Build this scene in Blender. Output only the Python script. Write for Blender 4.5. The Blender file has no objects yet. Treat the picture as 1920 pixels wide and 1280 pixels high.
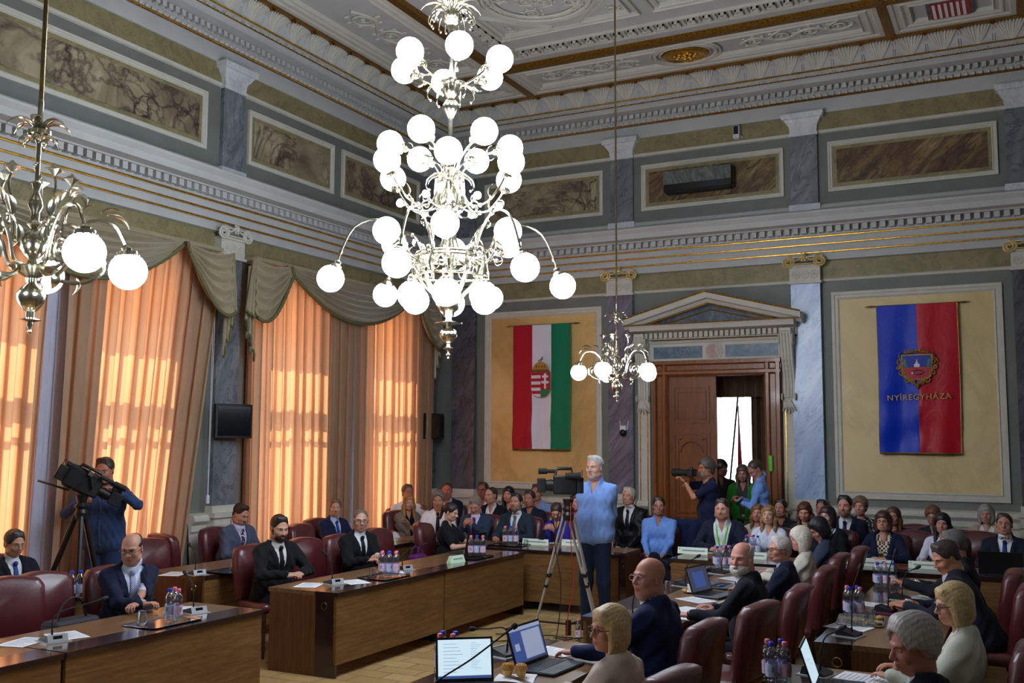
import bpy, math, random
import numpy as np
from mathutils import Vector, Matrix
random.seed(7); rng = np.random.RandomState(5)
PI = math.pi
SC = bpy.context.scene
COL = SC.collection
def sin(a): return math.sin(a)
def cos(a): return math.cos(a)
def rad(a): return math.radians(a)

# ------------------------------------------------------------------ camera
FPX = 1879.29; YAW, PIT, ROL = 0.47480925, 0.09670798, 0.0047247
CAMP = np.array([0, 0, 2.05])
cF = np.array([-sin(YAW)*cos(PIT), cos(YAW)*cos(PIT), sin(PIT)])
cr0 = np.array([cos(YAW), sin(YAW), 0]); cu0 = np.cross(cr0, cF)
cR = cos(ROL)*cr0+sin(ROL)*cu0; cU = -sin(ROL)*cr0+cos(ROL)*cu0
def ray(x, y): return cF+cR*(x-960)/FPX+cU*(640-y)/FPX
def onZ(x, y, z): d = ray(x, y); return CAMP+d*(z-CAMP[2])/d[2]
def onX(x, y, v): d = ray(x, y); return CAMP+d*v/d[0]
def onY(x, y, v): d = ray(x, y); return CAMP+d*v/d[1]
cam = bpy.data.cameras.new('camera'); co = bpy.data.objects.new('camera', cam); COL.objects.link(co)
cam.sensor_width = 36; cam.lens = FPX/1920*36; cam.clip_start = .05; cam.clip_end = 200
M4 = Matrix.Identity(4)
for i in range(3):
    M4[i][0] = cR[i]; M4[i][1] = cU[i]; M4[i][2] = -cF[i]; M4[i][3] = CAMP[i]
co.matrix_world = M4
SC.camera = co

# ------------------------------------------------------------------ materials
MATS = {}
def S(c):  # 0-255 sRGB to linear
    o = []
    for v in c:
        v /= 255.; o.append(v/12.92 if v <= .04045 else ((v+.055)/1.055)**2.4)
    return tuple(o)+(1,)
class NT:
    def __init__(s, name):
        s.m = bpy.data.materials.new(name); s.m.use_nodes = True; s.t = s.m.node_tree
        s.b = s.t.nodes['Principled BSDF']; s.out = s.t.nodes['Material Output']
    def n(s, typ, **k):
        nd = s.t.nodes.new(typ)
        for a, v in k.items():
            if a.startswith('i_'):
                nd.inputs[a[2:].replace('_', ' ')].default_value = v
            else: setattr(nd, a, v)
        return nd
    def l(s, a, b): s.t.links.new(a, b)
    def coord(s, scale=(1, 1, 1), rot=(0, 0, 0)):
        c = s.n('ShaderNodeTexCoord'); mp = s.n('ShaderNodeMapping', vector_type='TEXTURE'); mp.inputs['Scale'].default_value = tuple(1/q for q in scale); mp.inputs['Rotation'].default_value = rot
        s.l(c.outputs['Object'], mp.inputs['Vector']); return mp.outputs['Vector']
    def noise(s, v, scale, detail=5, rough=.55, dist=0):
        n = s.n('ShaderNodeTexNoise', i_Scale=scale, i_Detail=detail, i_Roughness=rough, i_Distortion=dist); s.l(v, n.inputs['Vector']); return n.outputs['Fac']
    def ramp(s, f, stops):
        r = s.n('ShaderNodeValToRGB'); e = r.color_ramp.elements
        while len(e) < len(stops): e.new(.5)
        for el, (p, c) in zip(e, stops): el.position = p; el.color = c
        s.l(f, r.inputs['Fac']); return r.outputs['Color']
    def mix(s, f, a, b, mode='MIX'):
        m = s.n('ShaderNodeMix', data_type='RGBA', blend_type=mode)
        for sock, v in ((m.inputs[0], f), (m.inputs[6], a), (m.inputs[7], b)):
            if hasattr(v, 'is_output'): s.l(v, sock)
            else: sock.default_value = v
        return m.outputs[2]
    def bump(s, f, strength=.2, dist=.01):
        b = s.n('ShaderNodeBump', i_Strength=strength, i_Distance=dist); s.l(f, b.inputs['Height']); s.l(b.outputs['Normal'], s.b.inputs['Normal'])
    def base(s, c):
        if hasattr(c, 'is_output'): s.l(c, s.b.inputs['Base Color'])
        else: s.b.inputs['Base Color'].default_value = c
    def p(s, **k):
        for a, v in k.items(): s.b.inputs[a.replace('_', ' ')].default_value = v
def plain(name, c, rough=.5, metal=0, var=.12, vs=8, bump=0, bs=60, **k):
    if name in MATS: return MATS[name]
    n = NT(name); v = n.coord()
    a = S(c); lo = tuple(x*(1-var) for x in a[:3])+(1,); hi = tuple(min(1, x*(1+var)) for x in a[:3])+(1,)
    n.base(n.ramp(n.noise(v, vs), [(.3, lo), (.7, hi)])); n.p(Roughness=rough, Metallic=metal)
    if bump: n.bump(n.noise(v, bs, 3), bump, .004)
    if k: n.p(**k)
    MATS[name] = n.m; return n.m
def marble(name, cols, scale=1.2, dist=2.5, vein=None, vs=1.5, rot=(0, 0, 0), rough=.35, stretch=(1, 1, 1), vw=.03, vk=.65, cracks=0):
    n = NT(name); v = n.coord(stretch, rot)
    f = n.noise(v, scale, 8, .6, dist)
    k = len(cols); c = n.ramp(f, [(.25+.5*i/(k-1), S(cc)) for i, cc in enumerate(cols)])
    if vein:
        f2 = n.noise(v, vs, 6, .6, dist*1.2)
        m = n.n('ShaderNodeMath', operation='SUBTRACT'); n.l(f2, m.inputs[0]); m.inputs[1].default_value = .5
        a = n.n('ShaderNodeMath', operation='ABSOLUTE'); n.l(m.outputs[0], a.inputs[0])
        r = n.ramp(a.outputs[0], [(0, (1, 1, 1, 1)), (vw, (0, 0, 0, 1))])
        mm = n.n('ShaderNodeMath', operation='MULTIPLY'); n.l(r, mm.inputs[0]); mm.inputs[1].default_value = vk; c = n.mix(mm.outputs[0], c, S(vein))
    if cracks:
        nz = n.n('ShaderNodeTexNoise', i_Scale=2.2, i_Detail=4); n.l(v, nz.inputs['Vector']); vo = n.n('ShaderNodeTexVoronoi', feature='DISTANCE_TO_EDGE', i_Scale=cracks)
        ad = n.n('ShaderNodeVectorMath', operation='MULTIPLY_ADD'); n.l(nz.outputs['Color'], ad.inputs[0]); ad.inputs[1].default_value = (.55, .55, .55); n.l(v, ad.inputs[2]); n.l(ad.outputs[0], vo.inputs['Vector'])
        r = n.ramp(vo.outputs['Distance'], [(0, (1, 1, 1, 1)), (.05, (.4, .4, .4, 1)), (.12, (0, 0, 0, 1))]); mk = n.ramp(n.noise(v, 1.1, 3), [(.4, (0, 0, 0, 1)), (.58, (1, 1, 1, 1))]); c = n.mix(n.mix(1, r, mk, 'MULTIPLY'), c, S(vein))
    n.base(c); n.p(Roughness=rough); n.bump(n.noise(v, 30, 3), .04, .003)
    MATS[name] = n.m; return n.m
def wood(name, c1, c2, axis=0, rough=.4, scale=1.0, coat=0):
    n = NT(name); st = [14*scale]*3; st[axis] = 1.1*scale
    v = n.coord(tuple(st)); f = n.noise(v, 1.6, 7, .62, 1.2); f2 = n.noise(v, 9, 3)
    c = n.ramp(f, [(.3, S(c1)), (.7, S(c2))]); c = n.mix(n.ramp(f2, [(.35, (0, 0, 0, 1)), (.7, (.35, .35, .35, 1))]), c, S([x*.72 for x in c1]))
    n.base(c); n.p(Roughness=rough); n.bump(f, .08, .004)
    if coat: n.b.inputs['Coat Weight'].default_value = coat; n.b.inputs['Coat Roughness'].default_value = .12
    MATS[name] = n.m; return n.m
def emis(name, c, s):
    n = NT(name); n.base(c); n.b.inputs['Emission Color'].default_value = c; n.b.inputs['Emission Strength'].default_value = s; MATS[name] = n.m; return n.m
def metal(name, c, rough=.25, var=.15, bump=.06):
    return plain(name, c, rough, 1, var, 20, bump, 40)

plaster = plain('plaster_grey', (192, 192, 190), .7, var=.06, vs=3, bump=.05)
plaster_w = plain('plaster_cream', (206, 202, 190), .65, var=.06, vs=5, bump=.06)
wall_green = plain('painted_grey_green', (116, 119, 113), .6, var=.1, vs=2.5, bump=.05)
gold = metal('gilding', (222, 170, 70), .3, .3, .5)
golddim = plain('gilded_carving', (150, 105, 35), .38, .8, .55, 45, .9, 55)
ochre = marble('ochre_band_marble', [(112, 104, 74), (140, 130, 92), (158, 146, 104)], 3, 1.5, (90, 84, 62), 2.4, rough=.5, vw=.012)
panelm = marble('yellow_panel_marble', [(196, 150, 88), (222, 180, 112), (236, 204, 144)], .45, 1.2, (168, 132, 90), .4, rot=(0, .6, .2), rough=.45, stretch=(1, 1, .55), vw=.05, vk=.35)
panelm2 = marble('pale_panel_marble', [(205, 178, 120), (226, 202, 146), (234, 216, 172)], .45, 1.2, (186, 160, 118), .45, rot=(0, -.7, .2), rough=.45, stretch=(1, 1, .5), vw=.04, vk=.3)
brecc = marble('violet_breccia_marble', [(70, 50, 60), (128, 112, 90), (166, 152, 122), (188, 178, 152)], 1.5, .8, (34, 18, 32), 1.0, rot=(.3, .5, .2), rough=.4, vw=.035, cracks=4.2)
brecc2 = marble('golden_breccia_marble', [(56, 34, 36), (96, 70, 48), (138, 112, 68), (204, 186, 140)], 1.6, 1.2, (60, 40, 34), 1.8, rot=(0, .75, .1), rough=.4, stretch=(2.6, 1, .7), vw=.03, cracks=3)
pil_grey = marble('grey_pilaster_marble', [(92, 97, 104), (118, 122, 128), (150, 152, 156)], 1.1, 2.5, (60, 66, 82), 1.2, rot=(0, .5, .2), rough=.28, stretch=(1.6, 1.6, .5))
pil_dark = marble('dark_pilaster_marble', [(70, 68, 78), (92, 90, 98), (124, 116, 124)], 1.0, 2.5, (48, 46, 58), 1.2, rot=(0, .5, .2), rough=.25, stretch=(1.6, 1.6, .5))
pil_mauve = marble('mauve_pilaster_marble', [(88, 84, 98), (118, 112, 126), (150, 142, 156)], 1.0, 2.5, (70, 66, 84), 1.2, rot=(0, .6, .2), rough=.28, stretch=(1.6, 1.6, .5))
pil_blue_lit = marble('blue_lit_pilaster_marble', [(150, 172, 214), (178, 198, 232), (206, 220, 244)], 1.0, 2.5, (120, 140, 180), 1.3, rot=(0, .6, .2), rough=.25, stretch=(1.6, 1.6, .5), vw=.015)  # bluish light falling on the pilaster right of the door, painted into its colour
white_marble = marble('white_veined_marble', [(186, 190, 196), (210, 212, 216), (228, 228, 230)], 2.5, 2, (130, 134, 144), 3, rough=.4, vw=.012)
blue_marble = marble('blue_green_marble', [(70, 92, 118), (96, 118, 138), (136, 150, 146)], 2.2, 3, (60, 74, 96), 2.5, rough=.4)
teal_marble = marble('slate_marble', [(60, 66, 78), (92, 98, 112), (140, 142, 150)], 2, 3, (50, 54, 66), 2, rot=(0, .7, 0), rough=.4)
pinkm = marble('rose_marble', [(150, 120, 116), (178, 148, 140), (190, 168, 160)], 5, 2)
wd_desk = wood('desk_veneer_front', (92, 62, 32), (140, 100, 56), 1, .42)
wd_deskx = wood('desk_veneer_back', (92, 62, 32), (140, 100, 56), 0, .42)
wd_top = wood('desk_top_veneer', (104, 74, 46), (146, 110, 74), 1, .3, coat=.3)
wd_topx = wood('desk_top_veneer_back', (104, 74, 46), (146, 110, 74), 0, .3, coat=.3)
wd_side = wood('desk_side_veneer', (84, 50, 24), (120, 78, 44), 2, .4)
wd_dark = wood('dark_desk_strip', (36, 22, 20), (58, 38, 34), 1, .16, coat=.6)
wd_darkx = wood('dark_desk_strip_back', (36, 22, 20), (58, 38, 34), 0, .16, coat=.6)
wd_door = wood('oak_door', (112, 58, 16), (158, 90, 32), 2, .38, coat=.3)
wd_win = wood('window_wood', (84, 50, 20), (120, 78, 36), 2, .4)
wd_leg = wood('chair_leg_wood', (40, 22, 16), (66, 38, 26), 2, .35)
brass = metal('chandelier_brass', (206, 200, 180), .2, .12, .1)
brass_d = metal('aged_brass', (150, 132, 92), .25, .25, .2)
chrome = metal('polished_steel', (205, 205, 210), .12, .05, 0)
alu = plain('brushed_aluminium', (196, 198, 202), .4, .45, .06, 30)
blackp = plain('black_plastic', (22, 22, 25), .4, var=.2, vs=20)
blackm = plain('matte_black', (14, 14, 16), .7, var=.2)
screen_off = plain('dark_screen', (10, 12, 20), .12)
rubber = plain('cable_rubber', (16, 16, 18), .6)
whitep = plain('white_plastic', (222, 224, 228), .4, var=.04)
paper = plain('paper', (236, 238, 242), .8, var=.02)
papertx = plain('printed_grey', (140, 146, 160), .8, var=.05)
green_p = plain('pale_green_card', (206, 232, 196), .7, var=.03)
pinkcap = plain('pink_cap', (240, 120, 150), .4, var=.05)
bluecap = plain('blue_cap', (30, 60, 200), .4, var=.05)
lab_pink = plain('bottle_label_pink', (226, 190, 214), .5, var=.15, vs=60)
lab_blue = plain('bottle_label_blue', (190, 200, 232), .5, var=.2, vs=60)
bread = plain('muffin_crumb', (214, 160, 88), .8, var=.35, vs=120, bump=.6, bs=150)
china = plain('white_china', (232, 230, 226), .2, var=.02)
purple = plain('purple_leather', (88, 20, 110), .45)
maroonf = plain('maroon_folder', (84, 16, 56), .4)
redp = plain('red_plastic', (170, 30, 30), .5)
lime = plain('lime_green', (110, 205, 60), .5)
leather = plain('burgundy_leather', (84, 30, 36), .34, var=.18, vs=14, bump=.18, bs=120, Coat_Weight=.25, Coat_Roughness=.3)
def glassm(name, c=(1, 1, 1, 1), mixf=.7, rough=.03, base_=.06):
    n = NT(name); t = n.n('ShaderNodeBsdfTransparent'); g = n.n('ShaderNodeBsdfGlossy', i_Roughness=rough); mx = n.n('ShaderNodeMixShader')
    t.inputs['Color'].default_value = c; f = n.n('ShaderNodeLayerWeight', i_Blend=.35)
    mt = n.n('ShaderNodeMath', operation='MULTIPLY_ADD'); n.l(f.outputs['Facing'], mt.inputs[0]); mt.inputs[1].default_value = mixf; mt.inputs[2].default_value = base_
    n.l(mt.outputs[0], mx.inputs['Fac']); n.l(t.outputs[0], mx.inputs[1]); n.l(g.outputs[0], mx.inputs[2]); n.l(mx.outputs[0], n.out.inputs['Surface'])
    MATS[name] = n.m; return n.m
glass = glassm('clear_glass', (.93, .95, .97, 1), .75)
petm = glassm('clear_bottle_plastic', (.86, .9, .97, 1), .7, .06)
pane_m = glassm('window_pane', (.97, .98, 1, 1), .25, .02)
lens_m = glassm('spectacle_lens', (.95, .95, .97, 1), .12, .03, .02)
def curtainm(name, c, tc, tf):
    n = NT(name); v = n.coord((1, 1, .3))
    f = n.noise(v, 18, 4); cc = n.ramp(f, [(.3, tuple(x*.88 for x in S(c)[:3])+(1,)), (.7, S(c))])
    tr = n.n('ShaderNodeBsdfTranslucent'); tr.inputs['Color'].default_value = S(tc)
    mx = n.n('ShaderNodeMixShader'); mx.inputs['Fac'].default_value = tf
    n.base(cc); n.p(Roughness=.75); n.b.inputs['Sheen Weight'].default_value = .3
    n.l(n.b.outputs[0], mx.inputs[1]); n.l(tr.outputs[0], mx.inputs[2]); n.l(mx.outputs[0], n.out.inputs['Surface'])
    n.bump(n.noise(n.coord((1, 1, .02)), 160, 2), .1, .003)
    MATS[name] = n.m; return n.m
curt_m = curtainm('gold_velvet_curtain', (190, 168, 134), (255, 176, 122), .44)
sheer_m = curtainm('white_sheer_curtain', (190, 195, 215), (215, 220, 255), .12)
sheer_b = curtainm('white_blind_cloth', (220, 220, 215), (250, 225, 195), .5)
satin = plain('olive_satin', (158, 144, 114), .3, var=.1, vs=6, Sheen_Weight=.4)
fringe = plain('olive_braid', (104, 102, 66), .8, var=.5, vs=120, bump=.8, bs=200)
def satinm(name, c):
    n = NT(name); v = n.coord(); n.base(S(c)); n.p(Roughness=.42)
    n.b.inputs['Specular IOR Level'].default_value = .3
    n.bump(n.noise(n.coord((1, 1, .6)), 4, 4, .6, 1.0), .35, .03); MATS[name] = n.m; return n.m
f_red, f_white, f_green, f_blue, f_red2 = satinm('red_satin', (178, 20, 44)), satinm('white_satin', (226, 226, 240)), satinm('green_satin', (0, 122, 86)), satinm('blue_satin', (0, 50, 190)), satinm('crimson_satin', (186, 14, 38))
# floor: rectangular wooden blocks
n = NT('block_floor'); v = n.coord((1, 1, 1), (0, 0, rad(0)))
bk = n.n('ShaderNodeTexBrick', i_Scale=1.0); bk.offset = .5
bk.inputs['Brick Width'].default_value = .42; bk.inputs['Row Height'].default_value = .21; bk.inputs['Mortar Size'].default_value = .006
bk.inputs['Color1'].default_value = S((168, 136, 88)); bk.inputs['Color2'].default_value = S((196, 164, 112)); bk.inputs['Mortar'].default_value = S((90, 70, 42))
n.l(v, bk.inputs['Vector']); f = n.noise(v, 6, 6)
n.base(n.mix(n.ramp(f, [(.35, (0, 0, 0, 1)), (.75, (.5, .5, .5, 1))]), bk.outputs['Color'], S((140, 112, 72)))); n.p(Roughness=.42); n.bump(bk.outputs['Fac'], -.2, .004); floor_m = n.m
globe_m = emis('opal_globe_light', (.80, .89, 1, 1), 26)

# ------------------------------------------------------------------ mesh tools
class MB:
    def __init__(s): s.v = []; s.f = []; s.m = []
    def add(s, vs, fs, mi=0):
        o = len(s.v); s.v += [tuple(map(float, p)) for p in vs]; s.f += [tuple(i+o for i in f) for f in fs]; s.m += [mi]*len(fs); return s
    def box(s, a, b, mi=0, R=None, c=None):
        x0, y0, z0 = a; x1, y1, z1 = b
        p = [(x, y, z) for z in (z0, z1) for y in (y0, y1) for x in (x0, x1)]
        if R is not None: p = [tuple(np.array(c)+R@(np.array(q)-np.array(c))) for q in p]
        return s.add(p, [(0, 2, 3, 1), (4, 5, 7, 6), (0, 1, 5, 4), (2, 6, 7, 3), (0, 4, 6, 2), (1, 3, 7, 5)], mi)
    def rbox(s, a, b, r=.01, mi=0, n=2):  # box with rounded vertical edges and chamfered top/bottom
        x0, y0, z0 = a; x1, y1, z1 = b; pts = []
        for cx, cy, t0 in ((x1-r, y1-r, 0), (x0+r, y1-r, 90), (x0+r, y0+r, 180), (x1-r, y0+r, 270)):
            for i in range(n+1): t = rad(t0+90*i/n); pts.append((cx, cy, cos(t), sin(t)))
        e = min(r*.5, (z1-z0)*.3); rings = []
        for z, k in ((z0, r-e), (z0+e, r), (z1-e, r), (z1, r-e)): rings.append([(x+c_*k, y+s_*k, z) for x, y, c_, s_ in pts])
        return s.loft(rings, True, True, mi)
    def loft(s, rings, closed=True, cap=False, mi=0):
        n = len(rings[0]); o = len(s.v); vs = [p for r in rings for p in r]; fs = []
        for i in range(len(rings)-1):
            for j in range(n if closed else n-1):
                k = (j+1) % n; fs.append((i*n+j, i*n+k, (i+1)*n+k, (i+1)*n+j))
        if cap: fs.append(tuple(range(n))[::-1]); fs.append(tuple((len(rings)-1)*n+j for j in range(n)))
        return s.add(vs, fs, mi)
    def lathe(s, prof, c=(0, 0, 0), n=20, mi=0, lobes=0, amp=0):
        rings = []
        for r, z in prof:
            rings.append([(c[0]+r*(1+amp*cos(lobes*2*PI*j/n))*cos(2*PI*j/n), c[1]+r*(1+amp*cos(lobes*2*PI*j/n))*sin(2*PI*j/n), c[2]+z) for j in range(n)])
        return s.loft(rings, True, True, mi)
    def tube(s, path, r, n=8, mi=0, cap=True, flat=1.0):
        P = [np.array(p, float) for p in path]; k = len(P)
        R = r if hasattr(r, '__len__') else [r]*k
        T = [P[min(i+1, k-1)]-P[max(i-1, 0)] for i in range(k)]; T = [t/(np.linalg.norm(t)+1e-9) for t in T]
        u = np.cross(T[0], (0, 0, 1));
        if np.linalg.norm(u) < .1: u = np.cross(T[0], (1, 0, 0))
        rings = []
        for i in range(k):
            u = u-T[i]*(u@T[i]); u /= np.linalg.norm(u)+1e-9; w = np.cross(T[i], u)
            rings.append([P[i]+R[i]*(cos(2*PI*j/n)*u+flat*sin(2*PI*j/n)*w) for j in range(n)])
        return s.loft(rings, True, cap, mi)
    def ball(s, c, r, n=12, m=8, mi=0, sz=(1, 1, 1)):
        rings = []
        for i in range(1, m):
            t = PI*i/m; rings.append([(c[0]+r*sz[0]*sin(t)*cos(2*PI*j/n), c[1]+r*sz[1]*sin(t)*sin(2*PI*j/n), c[2]-r*sz[2]*cos(t)) for j in range(n)])
        o = len(s.v); s.loft(rings, True, False, mi)
        b = len(s.v); s.v += [(c[0], c[1], c[2]-r*sz[2]), (c[0], c[1], c[2]+r*sz[2])]
        q = o+(m-2)*n
        for j in range(n): s.f += [(b, o+(j+1) % n, o+j), (b+1, q+j, q+(j+1) % n)]; s.m += [mi, mi]
        return s
    def prism(s, pts, z0, z1, mi=0, ax=2):  # polygon (a,b) extruded along ax
        def P(a, b, c): return {2: (a, b, c), 1: (a, c, b), 0: (c, a, b)}[ax]
        n = len(pts); vs = [P(a, b, z0) for a, b in pts]+[P(a, b, z1) for a, b in pts]
        return s.add(vs, [tuple(range(n))[::-1], tuple(range(n, 2*n))]+[(i, (i+1) % n, n+(i+1) % n, n+i) for i in range(n)], mi)
    def grid(s, fn, nu, nv, mi=0):
        vs = [fn(i/nu, j/nv) for j in range(nv+1) for i in range(nu+1)]
        return s.add(vs, [(j*(nu+1)+i, j*(nu+1)+i+1, (j+1)*(nu+1)+i+1, (j+1)*(nu+1)+i) for j in range(nv) for i in range(nu)], mi)
    def join(s, o, M=None):
        vs = o.v if M is None else [tuple(M @ Vector(p)) for p in o.v]
        b = len(s.v); s.v += vs; s.f += [tuple(i+b for i in f) for f in o.f]; s.m += o.m; return s
    def build(s, name, mats, parent=None, smooth=35, loc=None, rotz=None):
        me = bpy.data.meshes.new(name); me.from_pydata(s.v, [], s.f)
        if not isinstance(mats, (list, tuple)): mats = [mats]
        for m in mats: me.materials.append(m)
        if len(mats) > 1: me.polygons.foreach_set('material_index', s.m)
        return finish(name, me, parent, smooth, loc, rotz)
def finish(name, me, parent=None, smooth=35, loc=None, rotz=None):
    if smooth:
        me.polygons.foreach_set('use_smooth', [True]*len(me.polygons))
        if smooth < 180: me.set_sharp_from_angle(angle=rad(smooth))
    me.update(); o = bpy.data.objects.new(name, me); COL.objects.link(o)
    if parent: o.parent = parent
    if loc is not None: o.location = loc
    if rotz is not None: o.rotation_euler = (0, 0, rotz)
    return o
def empty(name, loc=(0, 0, 0), rotz=0):
    o = bpy.data.objects.new(name, None); COL.objects.link(o); o.location = [float(q) for q in loc]; o.rotation_euler = (0, 0, rotz); o.empty_display_size = .05; return o
def tag(o, label=None, cat=None, group=None, kind=None):
    for k, v in (('label', label), ('category', cat), ('group', group), ('kind', kind)):
        if v: o[k] = v
    return o
def struct(o): o['kind'] = 'structure'; return o
CH = {}
def copy_tree(o, parent=None, kids=None):
    c = o.copy(); COL.objects.link(c)
    if parent: c.parent = parent
    for ch in list(o.children): copy_tree(ch, c)
    return c
def put(o, loc, rotz=0, label=None, group=None, cat=None):
    o.location = [float(q) for q in loc]; o.rotation_euler = (0, 0, rotz)
    if label: o['label'] = label
    if group: o['group'] = group
    if cat: o['category'] = cat
    return o
class Stamp:  # first use moves the model itself, later uses copy it
    def __init__(s, root): s.r = root; s.used = False
    def __call__(s, loc, rotz=0, label=None, group=None, cat=None):
        o = s.r if not s.used else copy_tree(s.r); s.used = True
        return put(o, loc, rotz, label, group, cat)
# ------------------------------------------------------------------ the hall
X0, X1, Y0, Y1, ZC = -8.95, .75, -1.3, 14.65, 7.53
def perim(prof, name, mat, smooth=30, ret=False):
    mb = MB(); rings = []
    for sx, sy in ((0, 0), (0, 1), (1, 1), (1, 0), (0, 0)):
        rings.append([((X0+o if sx == 0 else X1-o), (Y0+o if sy == 0 else Y1-o), z) for o, z in prof])
    mb.loft(rings, False)
    if ret: return mb
    return struct(mb.build(name, mat, smooth=smooth))
def wpt(side, a, o, z): return (X0+o, a, z) if side == 'L' else (a, Y1-o, z)
def wbox(mb, side, a0, a1, o0, o1, z0, z1, mi=0):
    if side == 'L': mb.box((X0+o0, a0, z0), (X0+o1, a1, z1), mi)
    else: mb.box((a0, Y1-o1, z0), (a1, Y1-o0, z1), mi)
def wframe(mb, side, a0, a1, z0, z1, w, o, mi=0, step=.02):
    prof = [(0, .0), (0, o), (w*.35, o), (w*.45, o*.55), (w*.7, o*.55), (w*.8, o*.9), (w, o*.3), (w, 0)]
    rings = []
    for ax, az in ((a0, z0), (a1, z0), (a1, z1), (a0, z1), (a0, z0)):
        sx = 1 if ax == a0 else -1; sz = 1 if az == z0 else -1
        rings.append([wpt(side, ax+sx*i, oo, az+sz*i) for i, oo in prof])
    mb.loft(rings, False, False, mi)
# floor, walls, ceiling
fl = MB(); fl.box((X0-1.5, Y0-.3, -.1), (X1+.3, Y1+.3, 0)); struct(fl.build('floor', floor_m, smooth=0))
cl = MB(); cl.box((X0-.4, Y0-.3, ZC+.03), (X1+.3, Y1+.3, ZC+.3)); struct(cl.build('ceiling', plaster, smooth=0))
WINS = [(1.0, 2.35), (2.9, 4.25), (5.35, 6.7), (7.3, 8.75), (9.98, 11.3), (12.1, 13.6)]
WZ = (.12, 4.15); TH = .42
mb = MB(); y = Y0-.3
for a, b in WINS:
    mb.box((X0-TH, y, 0), (X0, a, ZC)); mb.box((X0-TH, a, 0), (X0, b, WZ[0])); mb.box((X0-TH, a, WZ[1]), (X0, b, ZC)); y = b
mb.box((X0-TH, y, 0), (X0, Y1+.3, ZC)); struct(mb.build('wall_left', wall_green, smooth=0))
DX0, DX1, DZ = -4.88, -3.36, 3.03
mb = MB(); mb.box((X0, Y1, 0), (DX0, Y1+.4, ZC)); mb.box((DX1, Y1, 0), (X1+.3, Y1+.4, ZC)); mb.box((DX0, Y1, DZ), (DX1, Y1+.4, ZC))
struct(mb.build('wall_back', wall_green, smooth=0))
mb = MB(); mb.box((X1, Y0-.3, 0), (X1+.3, Y1, ZC)); struct(mb.build('wall_right', wall_green, smooth=0))
mb = MB(); mb.box((X0, Y0-.3, 0), (X1, Y0, ZC)); struct(mb.build('wall_front', wall_green, smooth=0))
# wainscot
wp = [(0, 1.14), (.10, 1.12), (.12, 1.08), (.12, 1.05), (.07, 1.0), (.07, .93), (.045, .9), (.045, .3), (.07, .27), (.1, .2), (.11, 0)]
def run(side, a0, a1, prof, name, mat):
    mb = MB(); mb.loft([[wpt(side, a, o, z) for o, z in prof] for a in (a0, a1)], False)
    mb.f += [tuple(range(len(prof))), tuple(range(len(prof), 2*len(prof)))]; mb.m += [0, 0]
    return struct(mb.build(name, mat))
run('B', X0, DX0-.27, wp, 'baseboard_back', plaster_w); run('B', DX1+.27, X1, wp, 'baseboard_back', plaster_w)
for a, b in ((8.98, 9.86), (13.98, Y1), (4.3, 5.3)): run('L', a, b, wp, 'baseboard_left', plaster_w)
# mid entablature
TR = [0]
def tname(): TR[0] += 1; return 'trim_%d' % TR[0]
perim([(0, 4.30), (.025, 4.31), (.03, 4.33), (.012, 4.35)], tname(), plaster_w)
perim([(.012, 4.35), (.012, 4.60)], tname(), ochre, 0)
perim([(0, 4.60), (.07, 4.61), (.07, 4.715), (.11, 4.735), (.11, 4.825), (.15, 4.845), (.15, 4.925), (.18, 4.95), (.18, 5.07), (.42, 5.09), (.42, 5.17), (.47, 5.22), (.47, 5.245), (.14, 5.28), (.12, 5.33), (.06, 5.37), (.04, 5.42), (0, 5.44)], tname(), plaster)
for o, z in ((.09, 4.725), (.13, 4.835), (.165, 4.937)):
    perim([(o-.02, z-.012), (o+.012, z-.012), (o+.018, z), (o+.012, z+.012), (o-.02, z+.012)], tname(), gold, 60)
def dents(z0, z1, o0, o1, step, w, name, a_left=2.0):
    mb = MB(); a = Y1-.28
    while a > a_left: wbox(mb, 'L', a-w, a, o0, o1, z0, z1); a -= step
    a = X0+.28
    while a < X1: wbox(mb, 'B', a, a+w, o0, o1, z0, z1); a += step
    return struct(mb.build(name, plaster, smooth=0))
dents(4.975, 5.055, .17, .27, .118, .07, tname())
perim([(.17, 5.055), (.28, 5.06), (.28, 5.08), (.17, 5.09)], tname(), plaster)
# upper band, upper cornice and cove
perim([(0, 6.47), (.03, 6.48), (.03, 6.52), (.012, 6.53)], tname(), plaster_w)
perim([(.012, 6.53), (.012, 6.77)], tname(), ochre, 0)
perim([(0, 6.77), (.03, 6.775), (.03, 6.97), (.07, 6.98), (.07, 7.0), (.10, 7.035), (.12, 7.04), (.12, 7.12), (.34, 7.13), (.34, 7.17), (.39, 7.2), (.40, 7.26), (.43, 7.27)], tname(), plaster)
dents(7.05, 7.115, .11, .2, .1, .058, tname())
def cove(t):
    a = t*PI/2; return .43+.19*(1-cos(a)), 7.27+.22*sin(a)
perim([cove(i/8) for i in range(9)], tname(), plaster, 180)
perim([(.06, 6.965), (.09, 6.962), (.1, 6.975), (.09, 6.99), (.06, 6.99)], tname(), golddim, 180)
perim([(.42, 7.262), (.445, 7.262), (.445, 7.278), (.42, 7.278)], tname(), gold, 180)
perim([(.38, 7.197), (.405, 7.196), (.405, 7.208), (.38, 7.208)], tname(), golddim, 180)
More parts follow.
